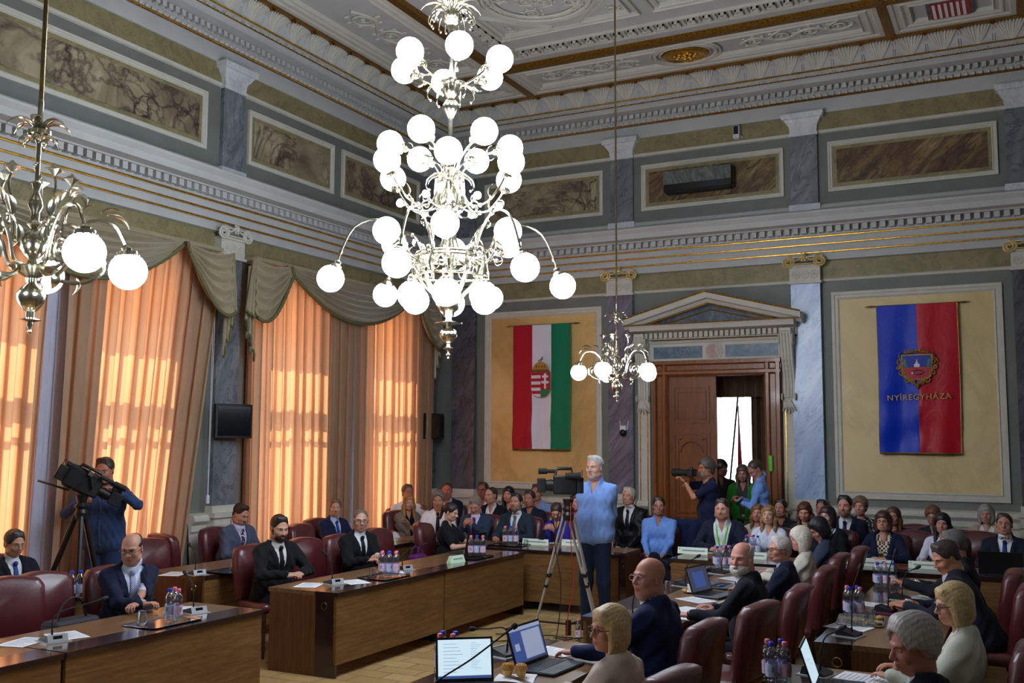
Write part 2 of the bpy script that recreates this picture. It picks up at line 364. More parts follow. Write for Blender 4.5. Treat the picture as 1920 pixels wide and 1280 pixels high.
# egg row, small arches row, palmette cove
mb = MB()
for side, a, end, st in (('L', 3.0, Y1-.2, .092), ('B', X0+.2, X1, .092)):
    while a < end:
        p = wpt(side, a, .095, 7.008); mb.ball(p, .026, 6, 4, sz=(1, 1, 1)); a += st
struct(mb.build(tname(), plaster_w))
mb = MB()
for side, a, end in (('L', 3.0, Y1-.55, ), ('B', X0+.55, X1)):
    while a < end:
        for rr, q in ((.07, .008), (.038, .012)): mb.tube([wpt(side, a+rr*cos(t), .402-.0*t, 7.203+(.052*rr/.07)*sin(t)) for t in np.linspace(0, PI, 7)], q, 5)
        a += .165
struct(mb.build(tname(), plaster_w))
mb = MB(); mg = MB()
for side, a, end in (('L', 4.0, Y1-.75), ('B', X0+.75, X1)):
    while a < end:
        for k in range(-4, 5):
            s_ = k/4; path = []
            for t in np.linspace(.04, .93-.10*s_*s_, 7):
                o, z = cove(t); path.append(wpt(side, a+s_*.17*(t**.8)+.02*s_, o+.006, z-.006))
            mb.tube(path, [.012, .017, .02, .022, .022, .02, .008], 5)
        o, z = cove(.45); p = wpt(side, a+.205, o+.01, z-.01)
        mb.tube([wpt(side, a+.205+.022*cos(t), cove(.6+.1*sin(t))[0]+.01, cove(.6+.1*sin(t))[1]-.01) for t in np.linspace(0, 2*PI, 9)], .006, 4)
        for dd in (-.014, .014): mb.tube([wpt(side, a+.205+dd, cove(t)[0]+.008, cove(t)[1]-.008) for t in (.05, .2, .35)], .006, 4)
        mg.tube([wpt(side, a+.205, cove(t)[0]+.012, cove(t)[1]-.01) for t in (.75, .85, .95)], [.006, .02, .04], 5)
        a += .41
struct(mb.build(tname(), plaster_w)); struct(mg.build(tname(), golddim))
# ceiling coffers
A = [X0+.62, -6.85, -1.45, X1-.62]; B = [Y0+.62, 1.1, 12.85, Y1-.62]
mb = MB()
for x in A: mb.box((x-.055, B[0], ZC-.05), (x+.055, B[3], ZC+.03))
for y in B: mb.box((A[0]-.054, y-.0545, ZC-.053), (A[3]+.054, y+.0545, ZC+.029))
struct(mb.build(tname(), golddim, smooth=0))
cb = MB()
def crect(x0, y0, x1, y1, prof):
    rings = []
    for ax, ay in ((x0, y0), (x1, y0), (x1, y1), (x0, y1), (x0, y0)):
        sx = 1 if ax == x0 else -1; sy = 1 if ay == y0 else -1
        rings.append([(ax+sx*i, ay+sy*i, ZC+d) for i, d in prof])
    cb.loft(rings, False)
cof = [(.055, .03), (.055, -.03), (.12, -.03), (.14, -.01), (.18, -.01), (.2, -.025), (.22, -.025), (.25, .0), (.29, .0), (.31, -.02), (.33, .03)]
for i in range(3):
    for j in range(3):
        if (i, j) != (1, 1): crect(A[i], B[j], A[i+1], B[j+1], cof)
def polyframe(pts, w, d, z=0):
    c = np.mean(np.array(pts), axis=0)
    rings = []
    for p in pts+[pts[0]]:
        p = np.array(p); v = c-p; v /= np.linalg.norm(v)
        rings.append([tuple(p+v*i)+(ZC+z+q,) for i, q in ((0, .03), (0, -d), (w*.4, -d), (w*.6, -d*.4), (w, -d*.4), (w, .03))])
    cb.loft(rings, False)
def cring(cx, cy, r, t, z=0, sx=1, sy=1): cb.tube([(cx+r*sx*cos(a), cy+r*sy*sin(a), ZC+z) for a in np.linspace(0, 2*PI, 49)], t, 6)
def scroll(cx, cy, ang, L, r0, turn=1, t=.018):
    pts = []; T = []
    for i in range(22):
        u = i/21; a = ang+turn*u*2.3*2*PI*.8; r = r0*(1-u*.86)
        pts.append((cx+r*cos(a), cy+r*sin(a), ZC+.012)); T.append(t*(1-.5*u))
    cb.tube(pts, T, 6); cb.ball((cx, cy, ZC+.01), r0*.16, 8, 5)
    for k in range(7):
        a = ang+turn*k*.8; cb.ball((cx+r0*1.15*cos(a), cy+r0*1.15*sin(a), ZC+.015), r0*.22, 7, 4, sz=(1, .7, .5))
def rinceau(x0, x1, y, amp, n, flip=1):
    cb.tube([(x0+(x1-x0)*u, y+flip*amp*.5*sin(u*n*PI), ZC+.012) for u in np.linspace(0, 1, n*8+1)], .022, 6)
    for k in range(n):
        xx = x0+(x1-x0)*(k+.5)/n; s_ = 1 if k % 2 == 0 else -1
        scroll(xx, y-flip*s_*amp*.05, PI/2*s_, 0, amp*.75, s_)
def rinceauY(y0, y1, x, amp, n):
    cb.tube([(x+amp*.5*sin(u*n*PI), y0+(y1-y0)*u, ZC+.012) for u in np.linspace(0, 1, n*8+1)], .022, 6)
    for k in range(n): scroll(x-(1 if k % 2 == 0 else -1)*amp*.05, y0+(y1-y0)*(k+.5)/n, 0, 0, amp*.75, 1 if k % 2 == 0 else -1)
yb = (B[2]+B[3])/2
rinceau(-6.4, -4.85, yb, .2, 4); rinceau(-3.35, -1.85, yb, .2, 4, -1)
for k in range(4): rinceauY(B[1]+.5+k*2.85, B[1]+2.9+k*2.85, (A[0]+A[1])/2, .26, 4)
scroll((A[0]+A[1])/2, yb, 0, 0, .28); 
for r, t in ((.5, .02), (.44, .03), (.36, .014)): cring(-4.15, yb, r, t, 0, 1, .8)
md = MB(); md.lathe([(.0, -.02), (.26, -.02), (.28, -.035), (.33, -.02), (.34, .03)], (0, 0, 0), 32)
for i in range(14): md.ball((.17*cos(i*2.4)*(i/14)**.5, .17*sin(i*2.4)*(i/14)**.5, -.03), .035, 6, 4, sz=(1, .7, .6))
md.v = [(x-4.15, y*.8+yb, z+ZC-.01) for x, y, z in md.v]; struct(md.build(tname(), gold))
# centre field: key pattern border, round medallions in squares with corner triangles
def keyrow(x0, x1, y, s, horiz=True):
    n_ = int(abs(x1-x0)/(s*1.25)); st = (x1-x0)/n_
    for i in range(n_):
        q = [(0, 0), (0, 1), (.85, 1), (.85, .25), (.4, .25), (.4, .6)]; pts = [(x0+i*st+a*s, y+b*s) for a, b in q]
        P = [(a, b, ZC+.01) if horiz else (b, a, ZC+.01) for a, b in pts]
        for q_, (p, r) in enumerate(zip(P[:-1], P[1:])):
            cb.box((min(p[0], r[0])-.012, min(p[1], r[1])-.012, ZC-.005-.0012*(q_ % 2)), (max(p[0], r[0])+.012, max(p[1], r[1])+.012, ZC+.029))
    for d in (-.07, s+.07):
        for b0 in (0,):
            a, b = (x0, x1); e = .012
            if horiz: cb.box((a, y+d-e, ZC-.01), (b, y+d+e, ZC+.03))
            else: cb.box((y+d-e, a, ZC-.01), (y+d+e, b, ZC+.03))
keyrow(A[1]+.3, A[2]-.3, B[2]-.52, .16); keyrow(B[1]+.3, B[2]-.3, A[1]+.34, .16, False)
for i in range(2):
    for j in range(2):
        cx = -5.27+i*2.2; cy = 10.85-j*2.3; h = 1.02
        polyframe([(cx-h, cy-h), (cx+h, cy-h), (cx+h, cy+h), (cx-h, cy+h)], .05, .02)
        for r, t in ((.74, .014), (.68, .028), (.6, .014), (.56, .02)): cring(cx, cy, r, t)
        for k in range(40): cb.ball((cx+.64*cos(k*PI/20), cy+.64*sin(k*PI/20), ZC+.02), .02, 5, 3)
        for k in range(9): scroll(cx+.3*cos(k*2*PI/9)*(k % 2+.6), cy+.3*sin(k*2*PI/9)*(k % 2+.6), k, 0, .12, 1 if k % 2 else -1, .014)
        for sx in (-1, 1):
            for sy in (-1, 1):
                c = .92; polyframe([(cx+sx*c, cy+sy*c), (cx+sx*c, cy+sy*.2), (cx+sx*.56, cy+sy*.56), (cx+sx*.2, cy+sy*c)], .05, .02)
                scroll(cx+sx*.74, cy+sy*.74, 0, 0, .08, 1, .012)
struct(cb.build(tname(), plaster_w))
# painted shield with red and white bars in the corner coffer
sh = MB(); sh.box((-.95, 13.2, ZC-.012), (-.4, 13.75, ZC+.02))
struct(sh.build(tname(), [teal_marble], smooth=0))
s2 = MB()
for k in range(6): s2.box((-.88+k*.07, 13.25, ZC-.022), (-.845+k*.07, 13.7, ZC-.01), 0)
s2.box((-.9, 13.22, ZC-.018), (-.44, 13.73, ZC-.008), 1)
struct(s2.build(tname(), [paper, redp], smooth=0))

# ------------------------------------------------------------------ pilasters
gildp = plain('gilded_plaster', (220, 196, 132), .35, .45, .1, 20)
def low_pilaster(side, a0, a1, mat, zt=4.3):
    mb = MB(); wbox(mb, side, a0, a1, 0, .09, 1.14, zt); o = struct(mb.build(tname(), mat, smooth=0))
    b = MB(); e = .03
    wbox(b, side, a0-e, a1+e, 0, .17, 0, .95); wbox(b, side, a0-e-.03, a1+e+.03, 0, .2, .95, 1.0); wbox(b, side, a0-e, a1+e, 0, .17, 1.0, 1.08); wbox(b, side, a0-e-.03, a1+e+.03, 0, .2, 1.08, 1.14); wbox(b, side, a0-.02, a1+.02, .0, .12, 1.14, 1.22)
    struct(b.build(tname(), plaster_w, smooth=0))
    c = MB(); m = (a0+a1)/2; w = (a1-a0)/2
    wbox(c, side, a0-.01, a1+.01, 0, .12, 4.3, 4.52); wbox(c, side, a0-.03, a1+.03, 0, .14, 4.28, 4.31)
    for k in (-1, 0, 1):
        for r, q in ((.055, .009), (.03, .008)): c.tube([wpt(side, m+k*w*.62+r*cos(t), .122, 4.41+r*sin(t)) for t in np.linspace(0, 2*PI, 17)], q, 5)
        c.ball(wpt(side, m+k*w*.62, .125, 4.41), .014, 6, 4)
    wbox(c, side, a0-.02, a1+.02, 0, .15, 4.52, 4.545); wbox(c, side, a0-.06, a1+.06, 0, .17, 4.645, 4.665)
    struct(c.build(tname(), plaster_w, smooth=40))
    g = MB()
    for s_ in (-1, 1):
        g.tube([wpt(side, m+s_*(w+.02)+s_*(.095*(1-u*.85))*cos(u*4.4*PI+PI/2), .16, 4.59+(.085*(1-u*.85))*sin(u*4.4*PI+PI/2)) for u in np.linspace(0, 1, 40)], [.016]*40, 6)
        g.tube([wpt(side, m+s_*(w+.02)*(1-u), .165, 4.675-.05*sin(u*PI)*1.2) for u in np.linspace(0, 1, 9)], .014, 6)
        g.tube([wpt(side, m+s_*w*(1-u), .16, 4.56-.0*u) for u in (0, .5, 1)], .012, 6)
    g.ball(wpt(side, m, .17, 4.655), .045, 8, 6); 
    for k in range(6): g.ball(wpt(side, m+.045*cos(k*PI/3), .17, 4.655+.05*sin(k*PI/3)), .018, 6, 4)
    struct(g.build(tname(), gildp if side == 'B' and a0 > -7 else plaster_w))
def up_pilaster(side, a0, a1):
    mb = MB(); wbox(mb, side, a0, a1, 0, .06, 5.42, 6.48); struct(mb.build(tname(), pil_grey, smooth=0))
    c = MB(); wbox(c, side, a0-.03, a1+.03, 0, .09, 5.3, 5.44)
    wbox(c, side, a0-.015, a1+.015, 0, .08, 6.46, 6.5)
    rings = []
    for z, e in ((6.5, 0), (6.6, .01), (6.66, .05), (6.7, .07), (6.7, .1), (6.76, .11), (6.78, .11)):
        rings.append([wpt(side, a, o, z) for a, o in ((a0-e, 0), (a0-e, .07+e), (a1+e, .07+e), (a1+e, 0))])
    c.loft(rings, False); struct(c.build(tname(), white_marble, smooth=0))
for a0, a1, m in ((-8.62, -8.19, pil_dark), (-5.80, -5.39, pil_mauve), (-2.97, -2.56, pil_blue_lit), (-.11, .3, pil_dark)): low_pilaster('B', a0, a1, m)
for a0, a1, m in ((9.28, 9.68, pil_grey), (14.18, 14.46, pil_dark), (4.5, 4.9, pil_grey)): low_pilaster('L', a0, a1, m)
for a in (-8.6, -5.76, -2.94, -.12): up_pilaster('B', a, a+.38)
for a in (9.3, 14.1, 4.5): up_pilaster('L', a, a+.38)
# frieze panels
def frieze(side, a0, a1, m):
    mb = MB(); wframe(mb, side, a0, a1, 5.6, 6.33, .07, .035); struct(mb.build(tname(), plaster_w, smooth=30))
    mb = MB(); wbox(mb, side, a0+.06, a1-.06, 0, .008, 5.66, 6.27); struct(mb.build(tname(), ochre, smooth=0))
    mb = MB(); wbox(mb, side, a0+.12, a1-.12, 0, .014, 5.72, 6.21); struct(mb.build(tname(), m, smooth=0))
frieze('B', -8.05, -5.9, brecc); frieze('B', -5.25, -3.05, brecc2); frieze('B', -2.42, -.22, brecc2)
frieze('L', 5.05, 9.05, brecc); frieze('L', 9.8, 11.62, brecc); frieze('L', 11.82, 13.95, brecc)
# large yellow marble wall panels
def bigpanel(a0, a1, m):
    mb = MB(); wframe(mb, 'B', a0, a1, 1.25, 4.14, .11, .035); struct(mb.build(tname(), plaster_w, smooth=30))
    mb = MB(); wbox(mb, 'B', a0+.09, a1-.09, 0, .012, 1.33, 4.06); struct(mb.build(tname(), m, smooth=0))
bigpanel(-8.02, -5.93, panelm); bigpanel(-2.42, -.24, panelm2)

# ------------------------------------------------------------------ doorway
dr = struct(empty('door_1', (0, 0, 0)))
mb = MB()
for s_, xx in ((-1, DX0), (1, DX1)):
    prof = [(0, -.25), (0, .05), (.03, .08), (.07, .08), (.09, .05), (.16, .05), (.18, .09), (.23, .09), (.25, .0)]
    mb.loft([[(xx+s_*a-s_*.03, Y1-o, z) for a, o in prof] for z in (0, DZ+.2)], False)
prof = [(0, -.25), (0, .05), (.03, .08), (.07, .08), (.09, .05), (.16, .05), (.18, .09), (.23, .09), (.25, .0)]
mb.loft([[(x, Y1-o-.004, DZ+a-.03) for a, o in prof] for x in (DX0-.215, DX1+.215)], False)
mb.build('frame', wd_door, dr)
def leaf(w, h):
    m_ = MB(); m_.box((0, 0, 0.02), (w, .05, h))
    for z0, z1 in ((.15, .75), (.9, 2.15), (2.3, 2.85)):
        z1 = min(z1, h-.1)
        for i, (ins, o) in enumerate(((.1, .0), (.15, .0))):
            for sy in (0, 1):
                yy = -.018 if sy == 0 else .05
                m_.box((ins, yy, z0+i*.06), (w-ins, yy+.018, z0+.025+i*.06)); m_.box((ins, yy, z1-.025-i*.06), (w-ins, yy+.018, z1-i*.06))
                m_.box((ins-.001, yy-.002*(1-2*sy), z0+i*.06-.001), (ins+.025, yy+.016+.004*sy, z1-i*.06+.001)); m_.box((w-ins-.025, yy-.002*(1-2*sy), z0+i*.06-.001), (w-ins+.001, yy+.016+.004*sy, z1-i*.06+.001))
    m_.tube([(w/2+(w/2-.21)*cos(t), -.012, 1.86+.16*sin(t)) for t in np.linspace(0, PI, 13)], .012, 6)
    for sx in (-1, 1): m_.lathe([(0, -.02), (.02, -.012), (.022, 0)], (w/2+sx*(w/2-.2), 0, 2.06), 8)
    return m_
l1 = leaf(.76, DZ-.02).build('door_leaf', wd_door, dr, loc=(DX0, Y1+.02, 0))
l2 = leaf(.74, DZ-.02).build('door_leaf', wd_door, dr, loc=(DX1, Y1+.33, 0), rotz=rad(97))
hd = MB(); hd.tube([(.7, -.06, 1.05), (.7, -.02, 1.05)], .012); hd.tube([(.7, -.06, 1.05), (.6, -.06, 1.05)], .01); hd.build('door_handle', brass_d, l1)
# surround with consoles, frieze and pediment
mb = MB(); c0, c1 = DX0-.45, DX1+.45
for s_, xa in ((-1, DX0-.245), (1, DX1+.245)):
    xb = xa+s_*.19
    mb.box((min(xa, xb), Y1-.07, 0), (max(xa, xb), Y1, 3.62))
    # console bracket
    for dx in (.03, .075, .12, .16):
        pts = []
        for u in np.linspace(0, 1, 24):
            z = 3.6-u*.95; o = .3-.22*u**.6+.035*sin(u*PI*2)
            pts.append((xa+s_*dx, Y1-o, z))
        mb.tube(pts, .022, 6)
    for u in np.linspace(0, 1, 14):
        z = 3.6-u*.95; o = .3-.22*u**.6+.035*sin(u*PI*2); mb.box((min(xa+s_*.02, xa+s_*.17), Y1-o, z-.04), (max(xa+s_*.02, xa+s_*.17), Y1-.05, z+.04))
    for zz, rr, oo in ((3.48, .1, .22), (2.66, .055, .12)):
        for sx in (.0, .185): mb.tube([(xa+s_*sx, Y1-oo+rr*(1-u*.8)*cos(u*4*PI), zz+rr*(1-u*.8)*sin(u*4*PI)) for u in np.linspace(0, 1, 26)], .012, 5)
    for k in range(5): mb.tube([(xa+s_*.095, Y1-.1, 2.62), (xa+s_*(.095+(k-2)*.03), Y1-.13, 2.52), (xa+s_*(.095+(k-2)*.05), Y1-.1, 2.42+abs(k-2)*.02)], [.012, .02, .006], 6)
mb.box((DX0-.25, Y1-.05, 3.24), (DX1+.25, Y1, 3.5))
mb.loft([[(x, Y1-o, z) for o, z in ((0, 3.49), (.07, 3.5), (.09, 3.53), (.09, 3.55), (.12, 3.56), (.12, 3.66), (.24, 3.67), (.34, 3.68), (.36, 3.74), (.38, 3.76), (0, 3.78))] for x in (c0-.02, c1+.02)], False)
for x in (c0-.02, c1+.02): mb.f.append(tuple(len(mb.v)-22+i+(0 if x < -4 else 11) for i in range(11))); mb.m.append(0)
x = c0+.02
while x < c1-.05: mb.box((x, Y1-.2, 3.575), (x+.045, Y1-.1, 3.655)); x += .078
ap = (-4.15, 4.2)
for s_, xe in ((-1, c0-.12), (1, c1+.12)):
    prof = [(0, -.13), (.26, -.13), (.3, -.08), (.36, -.07), (.4, 0), (.4, .02), (0, .02)]
    mb.loft([[(xx, Y1-o, zz+q) for o, q in prof] for xx, zz in ((xe, 3.84), ap)], False)
    mb.f.append(tuple(len(mb.v)-14+i for i in range(7))); mb.m.append(0)
mb.build('surround', plaster_w, dr)
mb = MB()
for s_, xe in ((-1, c0-.12), (1, c1+.12)):
    mb.tube([(xe, Y1-.4, 3.86), (ap[0], Y1-.4, ap[1]+.02)], .014, 6); mb.tube([(xe-s_*.42, Y1-.27, 3.8), (ap[0], Y1-.27, ap[1]-.14)], .012, 6)
    mb.tube([(xe-s_*.62, Y1-.1, 3.8), (ap[0], Y1-.1, ap[1]-.22)], .01, 6)
mb.tube([(c0-.1, Y1-.39, 3.765), (c1+.1, Y1-.39, 3.765)], .01, 6); mb.tube([(DX0-.2, Y1-.13, 3.545), (DX1+.2, Y1-.13, 3.545)], .008, 6)
for s_, xa in ((-1, DX0-.245), (1, DX1+.245)):
    for dx in (.035, .155): mb.box((xa+s_*dx-.007, Y1-.085, .3), (xa+s_*dx+.007, Y1-.065, 2.5))
mb.build('gilded_lines', gold, dr)
mb = MB(); mb.prism([(c0+.15, 3.785), (c1-.15, 3.785), (ap[0], ap[1]-.14)], Y1-.1, Y1-.06, ax=1); mb.build('tympanum', teal_marble, dr)
mb = MB(); mb.box((DX0-.18, Y1-.06, 3.27), (-4.3, Y1-.045, 3.45)); mb.box((-3.95, Y1-.06, 3.27), (DX1+.18, Y1-.045, 3.45)); mb.build('painted_frieze', blue_marble, dr, smooth=0)
mb = MB(); mb.lathe([(0, 0), (.1, 0), (.1, .01), (0, .012)], n=24); mb.v = [(-4.125+a, Y1-.055-c, 3.36+b) for a, b, c in mb.v]; mb.build('roundel', pinkm, dr)
mb = MB(); mb.tube([(-4.125+.12*cos(t), Y1-.055, 3.36+.12*sin(t)) for t in np.linspace(0, 2*PI, 25)], .02, 6); mb.build('roundel_ring', plaster_w, dr)
# lobby behind the doorway with its own tall window
LY = Y1+.4; lb = MB()
lb.box((-6.5, LY, -.05), (-1.8, LY+3.6, 0)); lb.box((-6.5, LY, 3.9), (-1.8, LY+3.6, 4.0)); lb.box((-6.6, LY, 0), (-6.5, LY+3.6, 3.9)); lb.box((-1.8, LY, 0), (-1.7, LY+3.6, 3.9))
lb.box((-6.5, LY+3.5, 0), (-5.6, LY+3.6, 3.9)); lb.box((-3.6, LY+3.5, 0), (-1.8, LY+3.6, 3.9)); lb.box((-5.6, LY+3.5, 3.3), (-3.6, LY+3.6, 3.9)); lb.box((-5.6, LY+3.5, 0), (-3.6, LY+3.6, .5))
struct(lb.build('wall_lobby', plain('lobby_plaster', (206, 202, 194), .8), smooth=0))
wf = struct(empty('window_7'))
mb = MB(); mb.box((-5.6, LY+3.5, .5), (-5.54, LY+3.56, 3.3)); mb.box((-3.66, LY+3.5, .5), (-3.6, LY+3.56, 3.3)); mb.box((-5.6, LY+3.5, .5), (-3.6, LY+3.56, .56)); mb.box((-5.6, LY+3.5, 3.24), (-3.6, LY+3.56, 3.3)); mb.build('window_frame', whitep, wf, smooth=0)
mb = MB(); mb.box((-5.54, LY+3.52, .56), (-3.66, LY+3.525, 3.24)); mb.build('window_pane', pane_m, wf, smooth=0)
drap = plain('brown_lobby_curtain', (92, 70, 48), .85, var=.2)
mb = MB(); mb.grid(lambda u, v: (-3.78+.34*u, Y1+.75+.05*sin(u*PI*6), .02+3.3*v), 30, 4)
tag(mb.build('lobby_curtain', drap), 'brown floor-length curtain hanging just beyond the open door', 'curtain')
mb = MB(); mb.grid(lambda u, v: (-4.6+1.15*u, Y1+.62+.04*sin(u*PI*14), 2.7+.65*v), 56, 3)
tag(mb.build('pelmet_curtain', drap), 'short brown pelmet curtain across the top of the doorway', 'curtain')
fl_ = empty('lobby_flag', (-4.45, Y1+1.4, 0)); tag(fl_, 'red and white flag on a pole beyond the open door', 'flag')
mb = MB(); mb.tube([(.0, 0, 0), (.3, 0, 2.75)], .015); mb.build('flag_pole', wd_leg, fl_)
mb = MB(); mb.grid(lambda u, v: (.3-.03*(1-v)-.18*u*(1-v)+.28*(1-v)*(u), .05*sin(u*7), 2.6-1.5*(1-v)), 14, 8); mb.build('flag_cloth', f_red2, fl_)

# ------------------------------------------------------------------ windows in the left wall
for i, (a, b) in enumerate(WINS):
    w_ = struct(empty('window_%d' % (i+1))); x = X0-.25; mb = MB()
    mb.box((x-.04, a, WZ[0]), (x+.04, a+.07, WZ[1])); mb.box((x-.04, b-.07, WZ[0]), (x+.04, b, WZ[1])); m_ = (a+b)/2
    mb.box((x-.04, m_-.05, WZ[0]), (x+.04, m_+.05, 2.45)); mb.box((x-.05, a, 2.42), (x+.05, b, 2.62)); mb.box((x-.05, a, 3.2), (x+.05, b, 3.3)); mb.box((x-.04, a, WZ[1]-.08), (x+.04, b, WZ[1])); mb.box((x-.04, a, WZ[0]), (x+.04, b, WZ[0]+.5))
    mb.box((x-.04, a, 2.2), (x+.04, b, 2.24)); mb.build('window_frame', wd_win, w_, smooth=0)
    mb = MB(); mb.box((X0-.2, a-.1, 0), (X0+.03, a+.0, 4.2)); mb.box((X0-.2, b, 0), (X0+.03, b+.1, 4.2)); mb.box((X0-.2, a-.1, 4.15), (X0+.03, b+.1, 4.25)); mb.build('window_casing', wd_win, w_, smooth=0)
    mb = MB(); mb.box((x-.004, a+.07, WZ[0]+.5), (x+.004, b-.07, WZ[1]-.08)); mb.build('window_pane', pane_m, w_, smooth=0)

    mb = MB(); mb.grid(lambda u, v: (X0-.12+.012*sin(v*25), a+.02+(b-a-.04)*u, 3.22+.92*v), 4, 40)
    tag(mb.build('window_blind', sheer_b, smooth=180), 'white folded blind drawn halfway up in %s' % ('the window nearest the camera', 'the second window', 'the window by the sheer strip', 'the window behind the cameraman', 'the window behind the bearded man', 'the window next to the corner')[i], 'blind')
# ------------------------------------------------------------------ curtains
def drape(t0, t1, b0, b1, folds, x, ztop, amp, ph, label, m=None, name='curtain', sag=0):
    def fn(u, v):
        w = 1-v; y = (t0+(t1-t0)*u)*v+(b0+(b1-b0)*u)*w
        a = u*folds*2*PI+ph+.25*sin(v*3+u*7); k = amp*(.75+.35*w)
        return (x+k*(sin(a)+.3*sin(.61*a+v*1.2)+.2*sin(.37*a+2)), y-(abs(t1-t0)/folds*.20)*sin(2*a)*(.7+.3*sin(.8*a+ph)), .015+(ztop-.015)*v)
    mb = MB(); mb.grid(fn, folds*22, 18); o = mb.build(name, m or curt_m, smooth=180)
    return tag(o, label, 'curtain')
drape(4.95, 6.80, 4.95, 6.66, 9, -8.74, 4.3, .045, 0, 'long gold curtain beside the pale sheer strip, nearest the camera')
drape(7.02, 9.22, 6.92, 8.62, 11, -8.74, 4.3, .045, 1, 'long sunlit gold curtain behind the cameraman in the denim shirt')
drape(9.7, 11.86, 9.74, 11.84, 11, -8.74, 4.3, .045, 2, 'long sunlit gold curtain behind the men in black suits')
drape(11.92, 14.2, 11.98, 14.12, 11, -8.74, 4.3, .045, .5, 'long gold curtain next to the corner, behind the woman in the grey blazer')
drape(6.72, 7.5, 6.62, 7.45, 6, -8.84, 4.3, .015, 0, 'white sheer curtain strip glowing between two gold curtains near the cameraman', sheer_m, 'sheer_curtain')
drape(11.75, 12.4, 11.75, 12.4, 5, -8.84, 4.3, .012, 0, 'white sheer curtain strip between the two far gold curtains', sheer_m, 'sheer_curtain')
drape(8.55, 9.0, 8.3, 8.75, 3, -8.86, 4.3, .012, 0, 'bright sheer curtain edge beside the wooden window casing', sheer_m, 'sheer_curtain')
def swag_set(y0, y1, ya, yb, labels):
    root = empty('curtain_valance', (X0+.2, (y0+y1)/2, 4.3)); tag(root, labels, 'valance')
    inv = Matrix.Translation(-Vector(root.location))
    def b(mb, name, m, sm=180):
        mb.v = [tuple(inv @ Vector(p)) for p in mb.v]; return mb.build(name, m, root, smooth=sm)
    bd = MB(); bd.box((X0+.0, y0+.1, 4.3), (X0+.3, y1-.1, 4.345)); b(bd, 'pelmet_board', satin, 0)
    bb = MB(); bb.grid(lambda u, v: (X0+.27, ya+(yb-ya)*u, 4.335-v*(.02+.42*4*u*(1-u))), 30, 2); b(bb, 'pelmet_cloth', satin, 0)
    def low(u): return 4.33-(.60+.06*sin(PI*u))*4*u*(1-u)
    mb = MB()
    def fn(u, v):
        sg = (.14+.46*v)*4*u*(1-u); e = min(1, 5*u, 5*(1-u))
        return (X0+.30+e*(.06+.042*sin(v*2*PI*5.5+1.8*sin(u*3)))*(.5+.5*e), ya+(yb-ya)*u, 4.335-sg-.02*v)
    mb.grid(fn, 48, 60); b(mb, 'swag', satin)
    fr = MB(); fr.tube([tuple(np.array(fn(u, 1))+(0.012, 0, -.01)) for u in np.linspace(0, 1, 60)], [.02+.006*(i % 2) for i in range(60)], 6); b(fr, 'fringe', fringe)
    for s_, yc, yo in ((1, ya+.04, y0), (-1, yb-.04, y1)):
        def f2(u, v):
            A_ = (yc, 4.30-.12*v); B_ = (yo, 4.3-.74*v); sg = (.06+.2*v)*4*u*(1-u)
            return (X0+.36+.045*sin(v*2*PI*5+u*2)*min(1, 5*u)*(1-.6*u*u)+.04*v, A_[0]+(B_[0]-A_[0])*(u**.85), A_[1]+(B_[1]-A_[1])*u-sg)
        def f3(u, v):  # vertical side pleats beyond the gather
            a = u*3*2*PI; return (X0+.37+.03*sin(a)*(.4+.6*v), yo-s_*(.20*u-.05)*(.25+.75*v)*(1 if s_ > 0 else .6), 4.3-v*(.74-.06*u+.03*sin(a)))
        def f4(u, v):
            a = u*2.5*2*PI; return (X0+.30+.03*sin(a), yo+s_*(.02-.17*(u-.3))*(.5+.5*v), 4.2-v*(.70+.45*(1-u)+.05*sin(a*2)))
        mb = MB(); mb.grid(f2, 26, 54); mb.grid(f3, 24, 10); b(mb, 'side_swag', satin)
        mb = MB(); mb.grid(f4, 30, 14); b(mb, 'jabot', satin)
        fr = MB(); fr.tube([tuple(np.array(f2(u, 1))+(.012, 0, -.01)) for u in np.linspace(0, 1, 34)], [.02+.006*(i % 2) for i in range(34)], 6)
        fr.tube([tuple(np.array(f2(0, v))+(.015, 0, 0)) for v in np.linspace(0, 1, 10)], .02, 6)
        fr.tube([tuple(np.array(f4(u, 1))+(.012, 0, -.01)) for u in np.linspace(0, 1, 30)], [.011+.004*(i % 2) for i in range(30)], 6)
        fr.tube([tuple(np.array(f3(u, 1))+(.01, 0, -.01)) for u in np.linspace(0, 1, 20)], .015, 6); b(fr, 'fringe', fringe)
swag_set(5.0, 9.22, 5.75, 8.5, 'olive satin swag valance above the window curtains behind the near chandelier')
swag_set(9.62, 14.1, 10.28, 13.42, 'olive satin swag valance above the far pair of window curtains')

